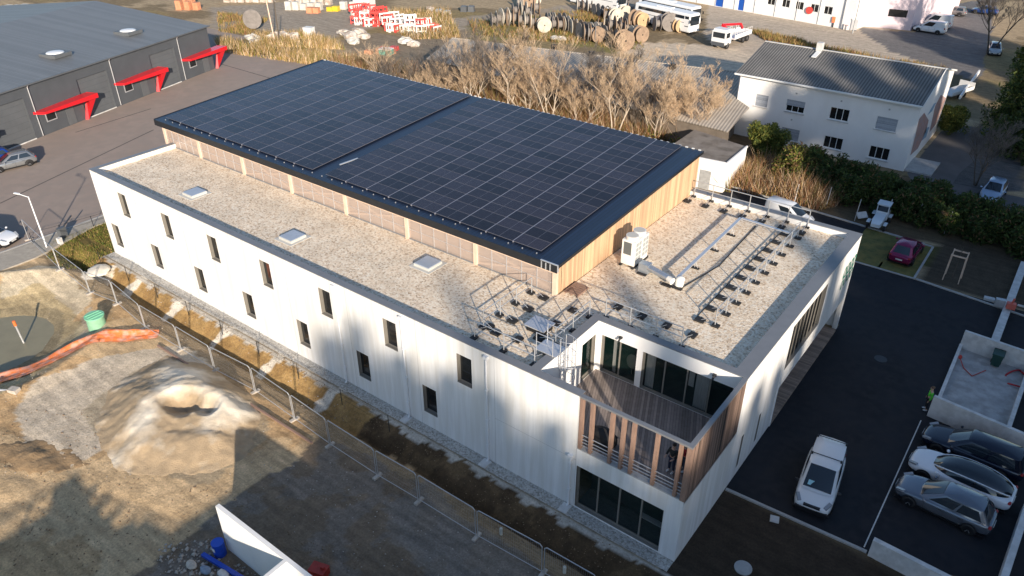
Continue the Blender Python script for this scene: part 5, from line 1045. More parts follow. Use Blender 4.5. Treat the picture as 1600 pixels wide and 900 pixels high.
for k, (px, py, lab) in enumerate(((322, 893, 'grey-blue cement bag at the bottom edge, left of the blue beam'), (300, 885, 'pale cement bag lying on rubble left of the blue beam'), (350, 899, 'crumpled white bag under the blue beam'))):
    c = G(px, py); s = MB(); s.blob((c.x, c.y, .12), .34, .22, .14, 0, 12, 6, .1, k); s.build('cement_bag', mat('bag%d' % k, [(.22, .28, .36), (.5, .45, .38), (.6, .58, .55)][k], .8, n=6, amt=.3), label=lab, cat='bag')
c = G(500, 899); s = MB(); s.obox(c+Vector((0, 0, .25)), .4, .28, .25, .3); s.obox(c+Vector((0, 0, .52)), .42, .3, .02, .3); s.obox(c+Vector((.2, .1, .6)), .1, .06, .06, .3); s.build('red_crate', mat('red_crate', (.35, .03, .02), .6, n=5, amt=.3), label='dark red crate on the ground right of the white wall', cat='crate')
# ================================================================ RIGHT HAND RAMP PIT
R_ = empty('loading_ramp', (9.3, 23, 0), label='walled concrete loading pit beside the parked cars', cat='ramp')
pl = [(7.25, 27.6), (7.5, 18.9), (11.8, 18.6), (11.8, 27.1)]
def wall_on(name, a, b_, w_, z0, z1, mt, par, z2=None):
    a, b_ = Vector((*a, 0)), Vector((*b_, 0)); d = (b_-a).normalized(); n_ = Vector((-d.y, d.x, 0))*w_/2; z2 = z1 if z2 is None else z2; s = MB()
    v = [a-n_, b_-n_, a+n_, b_+n_]; v = [x+Vector((0, 0, z0)) for x in v]+[v[0]+Vector((0, 0, z1)), v[1]+Vector((0, 0, z2)), v[2]+Vector((0, 0, z1)), v[3]+Vector((0, 0, z2))]
    s.add(v, [(0, 2, 3, 1), (4, 5, 7, 6), (0, 1, 5, 4), (1, 3, 7, 5), (3, 2, 6, 7), (2, 0, 4, 6)]); return s.build(name, mt, par)
wall_on('pit_wall', (7.3, 27.5), (12.2, 27.2), .22, 0, 1.35, M['conc_l'], R_)
wall_on('side_kerb', (7.36, 27.37), (7.44, 19.1), .2, 0, .35, M['conc_l'], R_, .18)
wall_on('front_wall', (7.2, 18.75), (13, 18.1), .22, 0, 1.5, M['conc_l'], R_)
wall_on('right_wall', (11.35, 27.0), (11.2, 18.5), .22, 0, .6, M['conc_l'], R_)
s = MB(); s.sheet([(7.46, 27.37), (7.54, 18.87), (11.1, 18.45), (11.24, 27.1)], .03); s.build('pit_floor', mat('pale_pit_floor', (.40, .39, .38), .9, n=1.0, amt=.25, n2=1.6, col2=(.30, .29, .28)), R_)
# long concrete strip wall running up to the pit
s = MB(); s.box(8.85, 9.35, 27.4, 42.5, 0, .42)
s.build('strip_wall', M['conc_l'], label='low pale concrete strip wall running back from the pit', cat='wall')
c = Vector((9.1, 33.9, .42)); t = empty('swing_barrier', c, label='barrier post with red warning box on the concrete strip', cat='barrier'); s = MB(); s.obox(c+Vector((-.55, .3, .2)), .3, .18, .28, .2); s.build('cabinet', M['galv'], t); s = MB(); s.obox(c+Vector((.15, 0, .35)), .28, .2, .22, .2, 0); s.tube(c+Vector((.15, 0, .5)), c+Vector((.2, 0, .95)), .07, 8); s.build('warning_box', mat('faded_red', (.62, .14, .10), .5), t); s = MB(); s.beam(c+Vector((.5, .1, .5)), c+Vector((4.2, .4, .5)), .09, .12); s.build('arm', M['conc_l'], t)
c = Vector((9.55, 26.6, .03)); t = empty('green_bin', c, label='dark green wheeled bin in the corner of the concrete pit', cat='bin'); M['bin'] = mat('dark_green_plastic', (.012, .05, .04), .45); s = MB()
s.add([c+Vector((x*k, y*k2, z)) for z, k, k2 in ((.12, .24, .30), (.95, .31, .38)) for x, y in ((-1, -1), (1, -1), (1, 1), (-1, 1))], [(0, 1, 5, 4), (1, 2, 6, 5), (2, 3, 7, 6), (3, 0, 4, 7), (3, 2, 1, 0), (4, 5, 6, 7)]); s.build('body', M['bin'], t); s = MB(); s.obox(c+Vector((0, 0, .99)), .34, .41, .04); s.obox(c+Vector((0, .40, .98)), .3, .05, .05); s.build('lid', M['bin'], t)
s = MB(); s.tube(c+Vector((-.3, .3, .12)), c+Vector((-.22, .3, .12)), .12, 12); s.tube(c+Vector((.22, .3, .12)), c+Vector((.3, .3, .12)), .12, 12); s.build('wheels', M['rubber'], t)
pts = [Vector((11.0-.55*math.cos(a)+.25*math.sin(2*a), 26.2+.9*math.sin(a)-.1*a, .1+.08*math.sin(3*a))) for a in np.linspace(-.6, 5.2, 30)]; s = MB(); s.path(pts, .055, 7); s.build('red_hose', mat('red_hose', (.42, .015, .02), .5), label='thick red hose coiled on the pit floor', cat='hose')
s = MB(); s.path([Vector((7.6, 25.6, .35)), Vector((8.0, 25.0, .08)), Vector((8.6, 24.4, .07)), Vector((9.2, 25.6, .07))], .03, 5); s.blob((7.6, 25.6, .42), .12, .12, .16); s.build('red_lead', mat('red_cable', (.45, .04, .03), .5), label='red plug and dark cable at the left side of the pit', cat='cable')
wall_on('corner_wall', (7.3, 6.12), (11.35, 5.9), .26, 0, 1.1, M['conc_l'], None); tag(bpy.data.objects['corner_wall'], 'pale concrete retaining wall at the lower right of the parking', 'wall')
wall_on('side_retaining_wall', (12.6, 6.4), (12.9, 13.5), .3, 0, 1.0, M['conc_l'], None); tag(bpy.data.objects['side_retaining_wall'], 'pale concrete wall at the right edge behind the parked cars', 'wall')
# tree stake frame
t = empty('tree_stakes', G(1495, 432), label='square timber stake frame round a young sapling in the planting bed', cat='stake frame'); c = G(1487, 436)
for a, b_ in ((-.5, -.5), (.5, -.5), (.5, .5), (-.5, .5)): s = MB(); s.tube(c+Vector((a*1.1, b_*1.1, 0)), c+Vector((a, b_, 2.3)), .04, 6); s.build('stake', M['timber_pk'], t)
s = MB()
for a, b_ in (((-.55, -.5), (.55, -.5)), ((.5, -.55), (.5, .55)), ((.55, .5), (-.55, .5)), ((-.5, .55), (-.5, -.55))): s.beam(c+Vector((*a, 2.2)), c+Vector((*b_, 2.2)), .03, .12)
s.build('top_rail', M['timber_pk'], t)
s = MB(); s.tube(c, c+Vector((.05, .05, 2.8)), .02, 5)
for k in range(10): a = k*2.4; s.tube(c+Vector((.03, .03, 1.2+k*.15)), c+Vector((.03+.3*math.cos(a), .03+.3*math.sin(a), 1.6+k*.15)), .006, 3)
s.build('sapling', M['bark_d'], label='thin leafless sapling inside the timber stake frame', cat='tree')
c = G(1378, 473+0); s = MB(); s.obox((*G(1545, 469)[:2], .1), .35, .2, .1, .1); s.build('meter_box', M['conc_l'], label='small white box beside the planting bed kerb', cat='box')
t = empty('notice_board', G(1345, 350), label='pale rectangular board leaning in the hedge behind the grass bay', cat='board'); c = G(1347, 336, .5); s = MB(); s.obox(c, .5, .3, .03, M=Matrix.Rotation(.9, 3, 'Z') @ Matrix.Rotation(.7, 3, 'X')); s.build('panel', M['conc_l'], t)
for k, (px, py) in enumerate(((1240, 320), (1290, 325), (1335, 345), (1383, 345), (1430, 350), (1475, 365))):
    c = G(px, py); s = MB(); s.tube(c, c+Vector((.1, 0, 2.1)), .035, 5); s.build('fence_stake', M['conc_l'], label='thin pale fence stake in front of the dark hedge, %s from the left' % ORD[k], cat='stake', group='fence stakes along the hedge')
# ================================================================ VEHICLES
M['tyre'] = M['rubber']; M['rim'] = mat('alloy_rim', (.45, .46, .48), .3, metal=.8); M['lamp_w'] = mat('clear_lamp', (.26, .28, .31), .1, spec=.8); M['lamp_r'] = mat('red_lamp', (.30, .01, .01), .2); M['trim'] = mat('black_trim', (.012, .012, .014), .4); M['plate'] = mat('white_plate', (.62, .62, .60), .5)
M['autog'] = mat('car_glass', (.015, .022, .03), .04, spec=.8)
_rim = None
def wheel_meshes(r, w_):
    s = MB(); n_ = 24
    prof = [(-w_/2, r*.62), (-w_/2, r*.93), (-w_*.32, r), (w_*.32, r), (w_/2, r*.93), (w_/2, r*.62)]; v = []
    for y, rr in prof:
        for i in range(n_): a = 2*math.pi*i/n_; v.append((rr*math.cos(a), y, rr*math.sin(a)))
    s.add(v, [(j*n_+i, j*n_+(i+1) % n_, (j+1)*n_+(i+1) % n_, (j+1)*n_+i) for j in range(5) for i in range(n_)], 0, True); tm_ = s.mesh('tyre', M['tyre'])
    s = MB()
    for sd in (-1, 1):
        y = sd*w_*.42; s.tube((0, y-.01*sd, 0), (0, y-.04*sd, 0), r*.62, 20, 1)
        for k in range(6):
            a = k*math.pi/3; s.beam((math.cos(a)*r*.06, y, math.sin(a)*r*.06), (math.cos(a)*r*.58, y, math.sin(a)*r*.58), .07, .02) if False else s.add([(math.cos(a+e)*q*r, y, math.sin(a+e)*q*r) for q, e in ((.10, -.5), (.62, -.14), (.62, .14), (.10, .5))], [(0, 1, 2, 3) if sd < 0 else (3, 2, 1, 0)], 0)
    s.v += []; rm = s.mesh('rim', [M['rim'], M['trim']]); return tm_, rm
WHM = {}
def make_car(loc, hdg, col, label, L=4.3, Wd=1.8, H=1.48, kind='hatch', cat='car', group=None, metal=.3, glassroof=False, roofbars=False, belt=None, rough=.25, door_lines=True):
    t = empty({'van': 'delivery_van'}.get(kind, 'parked_car'), loc, hdg, label=label, cat=cat, group=group)
    paint = mat('car_paint', col, rough, metal=metal, coat=.6, spec=.5); hw = Wd/2; belt = belt or (.92 if kind != 'van' else 1.05); hl = L/2
    # lower body: stations along x -> (x, z_top, half width, z_bottom)
    if kind == 'van': st = [(-hl, .95, .74, .42), (-hl+.06, belt, .90, .26), (-hl+.5, belt+.02, 1, .22), (-.2*hl, belt+.02, 1, .2), (.35*hl, belt, 1, .2), (.55*hl, belt-.03, .985, .2), (.78*hl, belt-.16, .95, .2), (.93*hl, belt-.32, .86, .22), (hl-.02, .62, .72, .3)]
    else: st = [(-hl, .78, .66, .42), (-hl+.08, .90, .82, .28), (-hl+.35, belt+.02, .93, .22), (-.5*hl, belt+.02, .99, .2), (0, belt, 1, .2), (.32*hl, belt-.01, 1, .2), (.48*hl, belt-.02, .985, .2), (.75*hl, belt-.12, .93, .2), (.92*hl, belt-.24, .82, .24), (hl-.02, .56, .62, .32)]
    s = MB(); ring = 16; v = []
    for x, zt_, k, zb in st:
        w_ = hw*k; h = zt_-zb; half = [(0, zb), (w_*.75, zb), (w_*.95, zb+.06), (w_, zb+h*.35), (w_*.995, zb+h*.62), (w_*.955, zb+h*.86), (w_*.86, zt_-.015), (w_*.5, zt_+.02)]
        pts = half+[(0, zt_+.03)]+[(-a, b_) for a, b_ in half[::-1][:-1]]; ring = len(pts); v += [(x, a, b_) for a, b_ in pts]
    f = [(j*ring+i, (j+1)*ring+i, (j+1)*ring+(i+1) % ring, j*ring+(i+1) % ring) for j in range(len(st)-1) for i in range(ring)]; f += [tuple(range(ring)), tuple(range((len(st)-1)*ring, len(st)*ring))[::-1]]
    s.add(v, f, 0, True)
    body = s.build('body', paint, t, world=False); sub = body.modifiers.new('sub', 'SUBSURF'); sub.levels = 1; sub.render_levels = 2
    # cabin
    P = {'hatch': (-hl+.18, .48*hl, -hl+.62, .06*hl), 'sedan': (-hl+.22, .52*hl, -.34*hl, -.0*hl), 'van': (-hl+.05, .62*hl, -hl+.12, .14*hl), 'suv': (-hl+.15, .48*hl, -hl+.42, .14*hl)}[kind]
    xb0, xb1, xt0, xt1 = P; wb, wt = hw*.90, hw*(.70 if kind != 'van' else .80); zb, ztp = belt-.03, H
    def ringc(k):   # k 0 belt .. 1 roof edge
        x0 = xb0+(xt0-xb0)*k; x1 = xb1+(xt1-xb1)*k; w_ = wb+(wt-wb)*k; z = zb+(ztp-.07-zb)*k
        return [(x0, -w_*.80, z), (x0+.12, -w_*.97, z), (x0+(x1-x0)*.5, -w_, z), (x1-.22, -w_*.96, z), (x1, -w_*.80, z), (x1+.07*(1-k)+.03, 0, z), (x1, w_*.80, z), (x1-.22, w_*.96, z), (x0+(x1-x0)*.5, w_, z), (x0+.12, w_*.97, z), (x0, w_*.80, z), (x0-.04, 0, z)]
    rs = [ringc(0), ringc(.33), ringc(.66), ringc(1.0)]; x0, x1 = xt0, xt1
    if glassroof:   # one smooth glass canopy from bonnet to tail with painted rails
        def dome(u, v_):
            k = (1-abs(u)**2.6)**.5 if abs(u) < 1 else 0; xm, xl = (xb0+xb1)/2, (xb1-xb0)/2+.05; hgt = (H-zb)*max(0, 1-abs(u+.05)**2.3*.97)**.75; return (xm+u*xl, wb*(.35+.65*k)*v_*(1-.0*k) if True else 0, zb+hgt*max(0, 1-abs(v_)**3.0)**.55+.01)
        N_, K2 = 28, 16; s = MB(); vv = [dome(-1+2*i/N_, -1+2*j/K2) for i in range(N_+1) for j in range(K2+1)]
        s.add(vv, [(i*(K2+1)+j, (i+1)*(K2+1)+j, (i+1)*(K2+1)+j+1, i*(K2+1)+j+1) for i in range(N_) for j in range(K2)], 0, True); s.build('glass_canopy', M['autog'], t, world=False)
        for sd in (-1, 1):
            s = MB(); pts = [Vector(dome(-.97+1.94*i/24, sd*.86))+Vector((0, sd*.01, .005)) for i in range(25)]; s.path(pts, .035, 6); s.build('roof_rail', paint, t, world=False)
            s = MB(); s.path([Vector(dome(-.12, sd*q)) for q in (.86, .93, .985)], .03, 5); s.build('door_pillar', M['trim'], t, world=False)
    else:
        top = [(px_*.93+.07*(x0+x1)/2, py_*.86, ztp-.01) for px_, py_, pz in rs[-1]]; s = MB(); n_ = 12
        allv = sum(rs, []); s.add(allv, [(j*n_+i, j*n_+(i+1) % n_, (j+1)*n_+(i+1) % n_, (j+1)*n_+i) for j in range(3) for i in range(n_)], 0, True); s.build('cabin', paint, t, world=False)
        s = MB(); s.add(rs[-1]+top+[((x0+x1)/2, 0, ztp+.03)], [(i, (i+1) % n_, n_+(i+1) % n_, n_+i) for i in range(n_)]+[(n_+i, n_+(i+1) % n_, 2*n_) for i in range(n_)], 0, True); s.build('roof', paint, t, world=False)
    def facet(name, i, j, u0, u1, v0, v1, mt=M['autog'], off=.012):
        a, b_, c, d = [Vector(q) for q in (rs[0][i], rs[0][j], rs[-1][j], rs[-1][i])]; bl = lambda u, v_: (a*(1-u)+b_*u)*(1-v_)+(d*(1-u)+c*u)*v_
        nn = (b_-a).cross(d-a).normalized(); cen_ = (a+b_+c+d)/4; nn = nn if nn.dot(cen_-Vector(((xb0+xb1)/2, 0, zb))) > 0 else -nn
        q = MB(); vv = []
        K_ = 4
        for y in range(K_+1):
            for x in range(K_+1):
                u = u0+(u1-u0)*x/K_; v_ = v0+(v1-v0)*y/K_; bulge = (.07*(1-v_)+.03)*math.sin(math.pi*u) if name in ('windscreen',) else (.04*math.sin(math.pi*u) if name == 'rear_window' else .0); vv.append(bl(u, v_)+nn*(off+bulge))
        q.add(vv, [(y*(K_+1)+x, y*(K_+1)+x+1, (y+1)*(K_+1)+x+1, (y+1)*(K_+1)+x) for y in range(K_) for x in range(K_)], 0, True); return q.build(name, mt, t, world=False)
    if not glassroof: facet('windscreen', 4, 6, .0, 1.0, .06, 1.0)
    if kind != 'van' and not glassroof: facet('rear_window', 0, 10, .04, .96, .18, 1.0)
    
    for sd in (() if glassroof else (-1, 1)):
        i, m_, j = (1, 2, 3) if sd < 0 else (9, 8, 7)
        facet('side_window', m_, j, .05, .93, .14, .90, off=.018)
        if kind != 'van': facet('side_window', i, m_, .12, .95, .16, .90, off=.018)
    wr = .33 if kind != 'van' else .34; wr = .36 if kind == 'suv' else wr; key = (wr,)
    if key not in WHM: WHM[key] = wheel_meshes(wr, .2)
    for x in (-hl*.60, hl*.62):
        for sd in (-1, 1):
            a = MB(); pts = [(x+math.cos(q)*(wr+.06), sd*(hw+.004), wr+math.sin(q)*(wr+.06)) for q in np.linspace(-.25, math.pi+.25, 16)]
            a.add(pts+[(x, sd*(hw+.004), wr)], [((k, k+1, 16) if sd > 0 else (k+1, k, 16)) for k in range(15)]); a.build('wheel_arch', M['trim'], t, world=False)
            w_ = link_mesh('wheel', WHM[key][0], t, (x, sd*(hw-.085), wr)); link_mesh('rim', WHM[key][1], w_)
    zf = .62 if kind != 'van' else .72
    for sd in (-1, 1):
        s = MB(); s.beam((hl-.50, sd*hw*.84, zf+.15), (hl-.13, sd*hw*.64, zf-.02 if kind != 'van' else zf), .17, .10); s.build('headlight', M['lamp_w'], t, world=False)
        s = MB(); s.blob((-hl+.13, sd*hw*.72, .82 if kind != 'van' else .95), .09, .17, .07 if kind != 'van' else .26, 0, 10, 6); s.build('tail_light', M['lamp_r'], t, world=False)
        s = MB(); s.blob((xb1-.30, sd*(hw+.08), belt+.05), .09, .11, .08, 0, 10, 6); s.build('wing_mirror', paint if kind != 'van' else M['trim'], t, world=False)
        if door_lines:
            s = MB()
            for xx in ((.34*hl), (-.06*hl), (-.44*hl)) if kind != 'van' else (.42*hl, -.05*hl): s.box(xx-.006, xx+.006, sd*hw*.995-.004, sd*hw*.995+.004, .32, belt-.08)
            for xx in (.02*hl, -.37*hl): s.box(xx-.08, xx+.08, sd*hw-.01, sd*hw+.012, belt-.2, belt-.17)
            s.build('door_gap', M['trim'], t, world=False)
    s = MB()
    if kind == 'van': s.box(hl-.14, hl+.03, -hw*.80, hw*.80, .28, .50); s.build('bumper', M['trim'], t, world=False); s = MB(); s.box(hl-.16, hl+.005, -hw*.42, hw*.42, .62, .72)
    else: s.box(hl-.10, hl-.0, -hw*.5, hw*.5, .34, .50)
    s.build('grille', M['trim'], t, world=False)
    s = MB(); s.box(hl-.02, hl+.015, -.25, .25, .40, .50); s.build('number_plate', M['plate'], t, world=False)
    s = MB(); s.box(-hl-.02, -hl+.02, -.25, .25, .55, .66); s.build('number_plate', M['plate'], t, world=False)
    s = MB(); s.box(-hl+.15, hl-.15, -hw*.93, hw*.93, .16, .24); s.build('underbody', M['trim'], t, world=False)
    if roofbars:
        facet('dashboard_card', 4, 6, .14, .36, .14, .34, mat('pale_blue_card', (.30, .55, .62), .6), .075)
        for x in (xt0+.25, xt0+1.75):
            s = MB(); s.tube((x, -wt*.95, H+.06), (x, wt*.95, H+.06), .022, 6)
            for sd in (-1, 1): s.box(x-.05, x+.05, sd*wt*.93-.04, sd*wt*.93+.04, H-.06, H+.08)
            s.build('roof_bar', M['trim'], t, world=False)
    return t
rad = math.radians
CZ = .012
make_car((3.92, 8.95, CZ), rad(-83), (.66, .68, .70), 'white delivery van with black roof bars parked alone on dark asphalt', 4.55, 1.95, 1.85, 'van', 'van', roofbars=True, metal=0)
make_car((9.5, 11.3, CZ), rad(177), (.17, .19, .225), 'grey-blue hatchback nearest the concrete wall', 4.6, 1.9, 1.56, 'hatch', metal=.6)
make_car((9.8, 13.75, CZ), rad(176), (.70, .72, .75), 'white saloon with black glass roof between two darker cars', 5.05, 2.0, 1.5, 'sedan', glassroof=True, metal=0)
make_car((9.95, 16.35, CZ), rad(177), (.006, .010, .025), 'black-blue car parked farthest from the viewer, by the concrete pit', 5.15, 2.0, 1.58, 'suv', metal=.2, rough=.15)
make_car((1.15, 38.6, .03), rad(88), (.22, .008, .07), 'crimson hatchback parked on the grass bay', 4.3, 1.9, 1.6, 'hatch', metal=.4)
make_car((-8.7, 38.9, .02), rad(-8), (.66, .68, .70), 'white small van half hidden behind the gravel roof parapet', 4.3, 1.85, 1.8, 'van', 'van', metal=0)
make_car((4.75, 55.8, .02), rad(-93), (.30, .40, .55), 'light blue car parked under the small dark bare tree', 4.2, 1.85, 1.5, 'hatch', metal=.2)
make_car((-76.9, 3.3, CZ), rad(-100), (.30, .31, .32), 'silver hatchback on the pale asphalt in front of the workshop', 4.5, 1.9, 1.5, 'hatch', metal=.6)
make_car((-79.6, 2.2, CZ), rad(-100), (.012, .05, .28), 'bright blue car behind the silver hatchback', 4.4, 1.85, 1.5, 'hatch')
make_car((-61.0, -5.3, CZ), rad(25), (.68, .70, .73), 'white car cut off by the left edge beside the footpath', 4.5, 1.9, 1.5, 'hatch', metal=0)
make_car((-15.2, 122.6, .02), rad(176), (.66, .68, .70), 'white panel van beside the pink building, front one', 5.0, 1.95, 1.95, 'van', 'van', metal=0)
make_car((-15.4, 127.5, .02), rad(174), (.60, .62, .64), 'white high van behind the front van beside the pink building', 5.2, 2.0, 2.2, 'van', 'van', metal=0)
make_car((-15.0, 139.5, .02), rad(178), (.16, .15, .15), 'dusty grey estate car behind the white vans', 4.6, 1.85, 1.55, 'suv')
make_car((-10.5, 144, .02), rad(178), (.02, .06, .22), 'blue car beside the dusty estate at the top edge', 4.4, 1.8, 1.5, 'hatch')
make_car((-17.6, 133, .02), rad(178), (.35, .05, .03), 'red car mostly hidden behind the second white van', 4.3, 1.8, 1.5, 'hatch')
make_car((-4.2, 114, .02), rad(-80), (.45, .47, .48), 'pale pick-up coloured car beside the big conifer', 4.4, 1.8, 1.5, 'hatch')
# small white utility vehicle in front of the hedge
t = empty('utility_vehicle', (-2.15, 43.4, 0), rad(-88), label='small white utility vehicle with narrow cab in front of hedge', cat='vehicle'); wp = mat('utility_paint', (.62, .68, .72), .4)
s = MB(); s.box(-.2, 1.5, -.42, .42, .45, 1.0); s.add([(1.5, -.42, .45), (1.5, .42, .45), (2.0, .35, .5), (2.0, -.35, .5), (1.5, -.42, 1.0), (1.5, .42, 1.0), (2.0, .35, .8), (2.0, -.35, .8)], [(0, 3, 2, 1), (4, 5, 6, 7), (0, 4, 7, 3), (1, 2, 6, 5), (2, 3, 7, 6)]); s.build('bonnet', wp, t, world=False)
s = MB(); s.box(-1.1, -.2, -.5, .5, .4, 1.75); s.build('cab', wp, t, world=False); s = MB(); s.box(-.199, -.18, -.42, .42, 1.15, 1.65); s.box(-.95, -.3, -.51, -.5, 1.15, 1.62); s.box(-.95, -.3, .5, .51, 1.15, 1.62); s.build('cab_window', M['autog'], t, world=False); s = MB(); s.box(-1.15, -.1, -.55, .55, 1.75, 1.82); s.build('cab_roof', wp, t, world=False)
for x in (-.7, 1.3):
    for sd in (-1, 1): w_ = link_mesh('wheel', WHM[(.33,)][0], t, (x, sd*.68, .33)); link_mesh('rim', WHM[(.33,)][1], w_); s = MB(); s.box(x-.38, x+.38, sd*.68-.14, sd*.68+.14, .68, .73); s.build('mudguard', wp, t, world=False)
# coaches and crane lorry
def coach(loc, hdg, label, L=12.5):
    t = empty('coach', loc, hdg, label=label, cat='bus', group='white coaches parked in the yard'); hl = L/2; wh = mat('coach_white', (.78, .78, .77), .35); s = MB()
    sec = [(-1.22, .35), (-1.27, .5), (-1.27, 2.2), (-1.2, 3.0), (-1.05, 3.25), (1.05, 3.25), (1.2, 3.0), (1.27, 2.2), (1.27, .5), (1.22, .35)]; n_ = len(sec); v = [(x, y*(.96 if abs(x) > hl-.01 else 1), z) for x in (-hl, -hl+.12, hl-.35, hl) for y, z in sec]
    for k in range(n_): v[3*n_+k] = (hl-.12 if v[3*n_+k][2] > 1.5 else hl, v[3*n_+k][1], v[3*n_+k][2])
    s.add(v, [(j*n_+i, (j+1)*n_+i, (j+1)*n_+(i+1) % n_, j*n_+(i+1) % n_) for j in range(3) for i in range(n_)]+[tuple(range(n_)), tuple(range(3*n_, 4*n_))[::-1]]); s.build('body', wh, t, world=False)
    for sd in (-1, 1):
        s = MB(); y = sd*1.272
        s.add([(-hl+.5, y, 1.75), (hl-1.3, y, 1.75), (hl-1.3, sd*1.245, 2.85), (-hl+.9, sd*1.245, 2.85)], [(0, 1, 2, 3) if sd < 0 else (3, 2, 1, 0)]); s.build('window_strip', M['autog'], t, world=False)
        s = MB(); s.add([(hl-1.15, y, 1.2), (hl-.3, y, 1.2), (hl-.3, sd*1.245, 2.85), (hl-1.15, sd*1.245, 2.85)], [(0, 1, 2, 3) if sd < 0 else (3, 2, 1, 0)]); s.build('door_window', M['autog'], t, world=False)
        for x in (-hl*.42, -hl*.64, hl*.62): w_ = link_mesh('wheel', WHM[(.33,)][0], t, (x, sd*1.14, .5)); w_.scale = (1.5, 1.5, 1.5); link_mesh('rim', WHM[(.33,)][1], w_)
        s = MB(); s.tube((hl-.1, sd*1.3, 2.4), (hl+.25, sd*1.4, 2.3), .03, 5); s.box(hl+.18, hl+.3, sd*1.4-.1, sd*1.4+.1, 1.9, 2.35); s.build('mirror', M['trim'], t, world=False)
    s = MB(); s.box(hl-.07, hl+.006, -1.05, 1.05, 1.4, 2.85); s.build('windscreen', M['autog'], t, world=False); s = MB(); s.box(-2, 1.2, -.5, .5, 3.25, 3.4); s.build('roof_unit', wh, t, world=False)
    return t
ct = coach((-52.3, 99.6, 0), rad(-14.5), 'white coach with red lettering parked behind the cable drums')
coach((-54.5, 104.8, 0), rad(-14.5), 'second white coach right behind the lettered one')
coach((-70.5, 106.8, 0), rad(-12), 'white coach at the top edge, left of the other two')
def text(body, size, mt, parent, loc, rot, name='lettering'):
    cu = bpy.data.curves.new(name, 'FONT'); cu.body = body; cu.size = size; cu.extrude = .004; cu.align_x = 'CENTER'; cu.align_y = 'CENTER'; o = bpy.data.objects.new('tmp', cu); COL.objects.link(o)
    bpy.context.view_layer.update(); me = bpy.data.meshes.new_from_object(o); bpy.data.objects.remove(o); me.materials.clear(); me.materials.append(mt); r = link_mesh(name, me, parent, loc); r.rotation_euler = rot; return r
text('For', 1.0, mat('red_lettering', (.55, .05, .05), .5), ct, (2.6, -1.285, 1.25), (math.pi/2, 0, 0))
t = empty('crane_lorry', (-38.6, 95.5, 0), rad(-95), label='white flatbed lorry with folded red crane', cat='lorry'); wh = mat('lorry_white', (.72, .72, .71), .4)
s = MB(); s.box(2.4, 4.3, -1.2, 1.2, .75, 2.7); s.box(2.5, 4.1, -1.1, 1.1, 2.7, 2.95); s.build('cab', wh, t, world=False)
s = MB(); s.box(4.3, 4.32, -1.0, 1.0, 1.7, 2.5); s.box(3.0, 4.1, -1.21, -1.2, 1.7, 2.45); s.box(3.0, 4.1, 1.2, 1.21, 1.7, 2.45); s.build('windscreen', M['autog'], t, world=False)
s = MB(); s.box(4.3, 4.36, -1.1, 1.1, .5, 1.05); s.build('bumper', M['steel_g'], t, world=False)
s = MB(); s.box(-4.3, 1.3, -1.22, 1.22, 1.05, 1.2)
for y in (-1.22, 1.18): s.box(-4.3, 1.3, y, y+.04, 1.2, 1.7)
s.box(-4.34, -4.3, -1.22, 1.22, 1.2, 1.7); s.build('flatbed', wh, t, world=False)
s = MB()
for k in range(9):
    for y in (-1.2, 1.2): s.tube((-4.2+k*.68, y, 1.7), (-4.2+k*.68, y, 2.2), .03, 4)
for y in (-1.2, 1.2): s.tube((-4.2, y, 2.2), (1.25, y, 2.2), .03, 4)
s.build('side_rail', wh, t, world=False)
s = MB(); s.box(1.5, 2.1, -.35, .35, 1.1, 2.6); s.beam((1.8, 0, 2.5), (1.75, -1.0, 3.1), .3, .35); s.beam((1.75, -1.0, 3.1), (-1.6, .4, 2.9), .28, .3); s.beam((-1.6, .4, 2.9), (-2.4, .4, 2.1), .3, .3); s.build('crane', M['red'], t, world=False)
s = MB(); s.box(-4.2, 4.0, -.45, .45, .6, 1.04); s.build('chassis', M['trim'], t, world=False)
for x in (3.3, -1.9, -3.2):
    for sd in (-1, 1): w_ = link_mesh('wheel', WHM[(.33,)][0], t, (x, sd*1.05, .5)); w_.scale = (1.5, 1.5, 1.5); link_mesh('rim', WHM[(.33,)][1], w_)
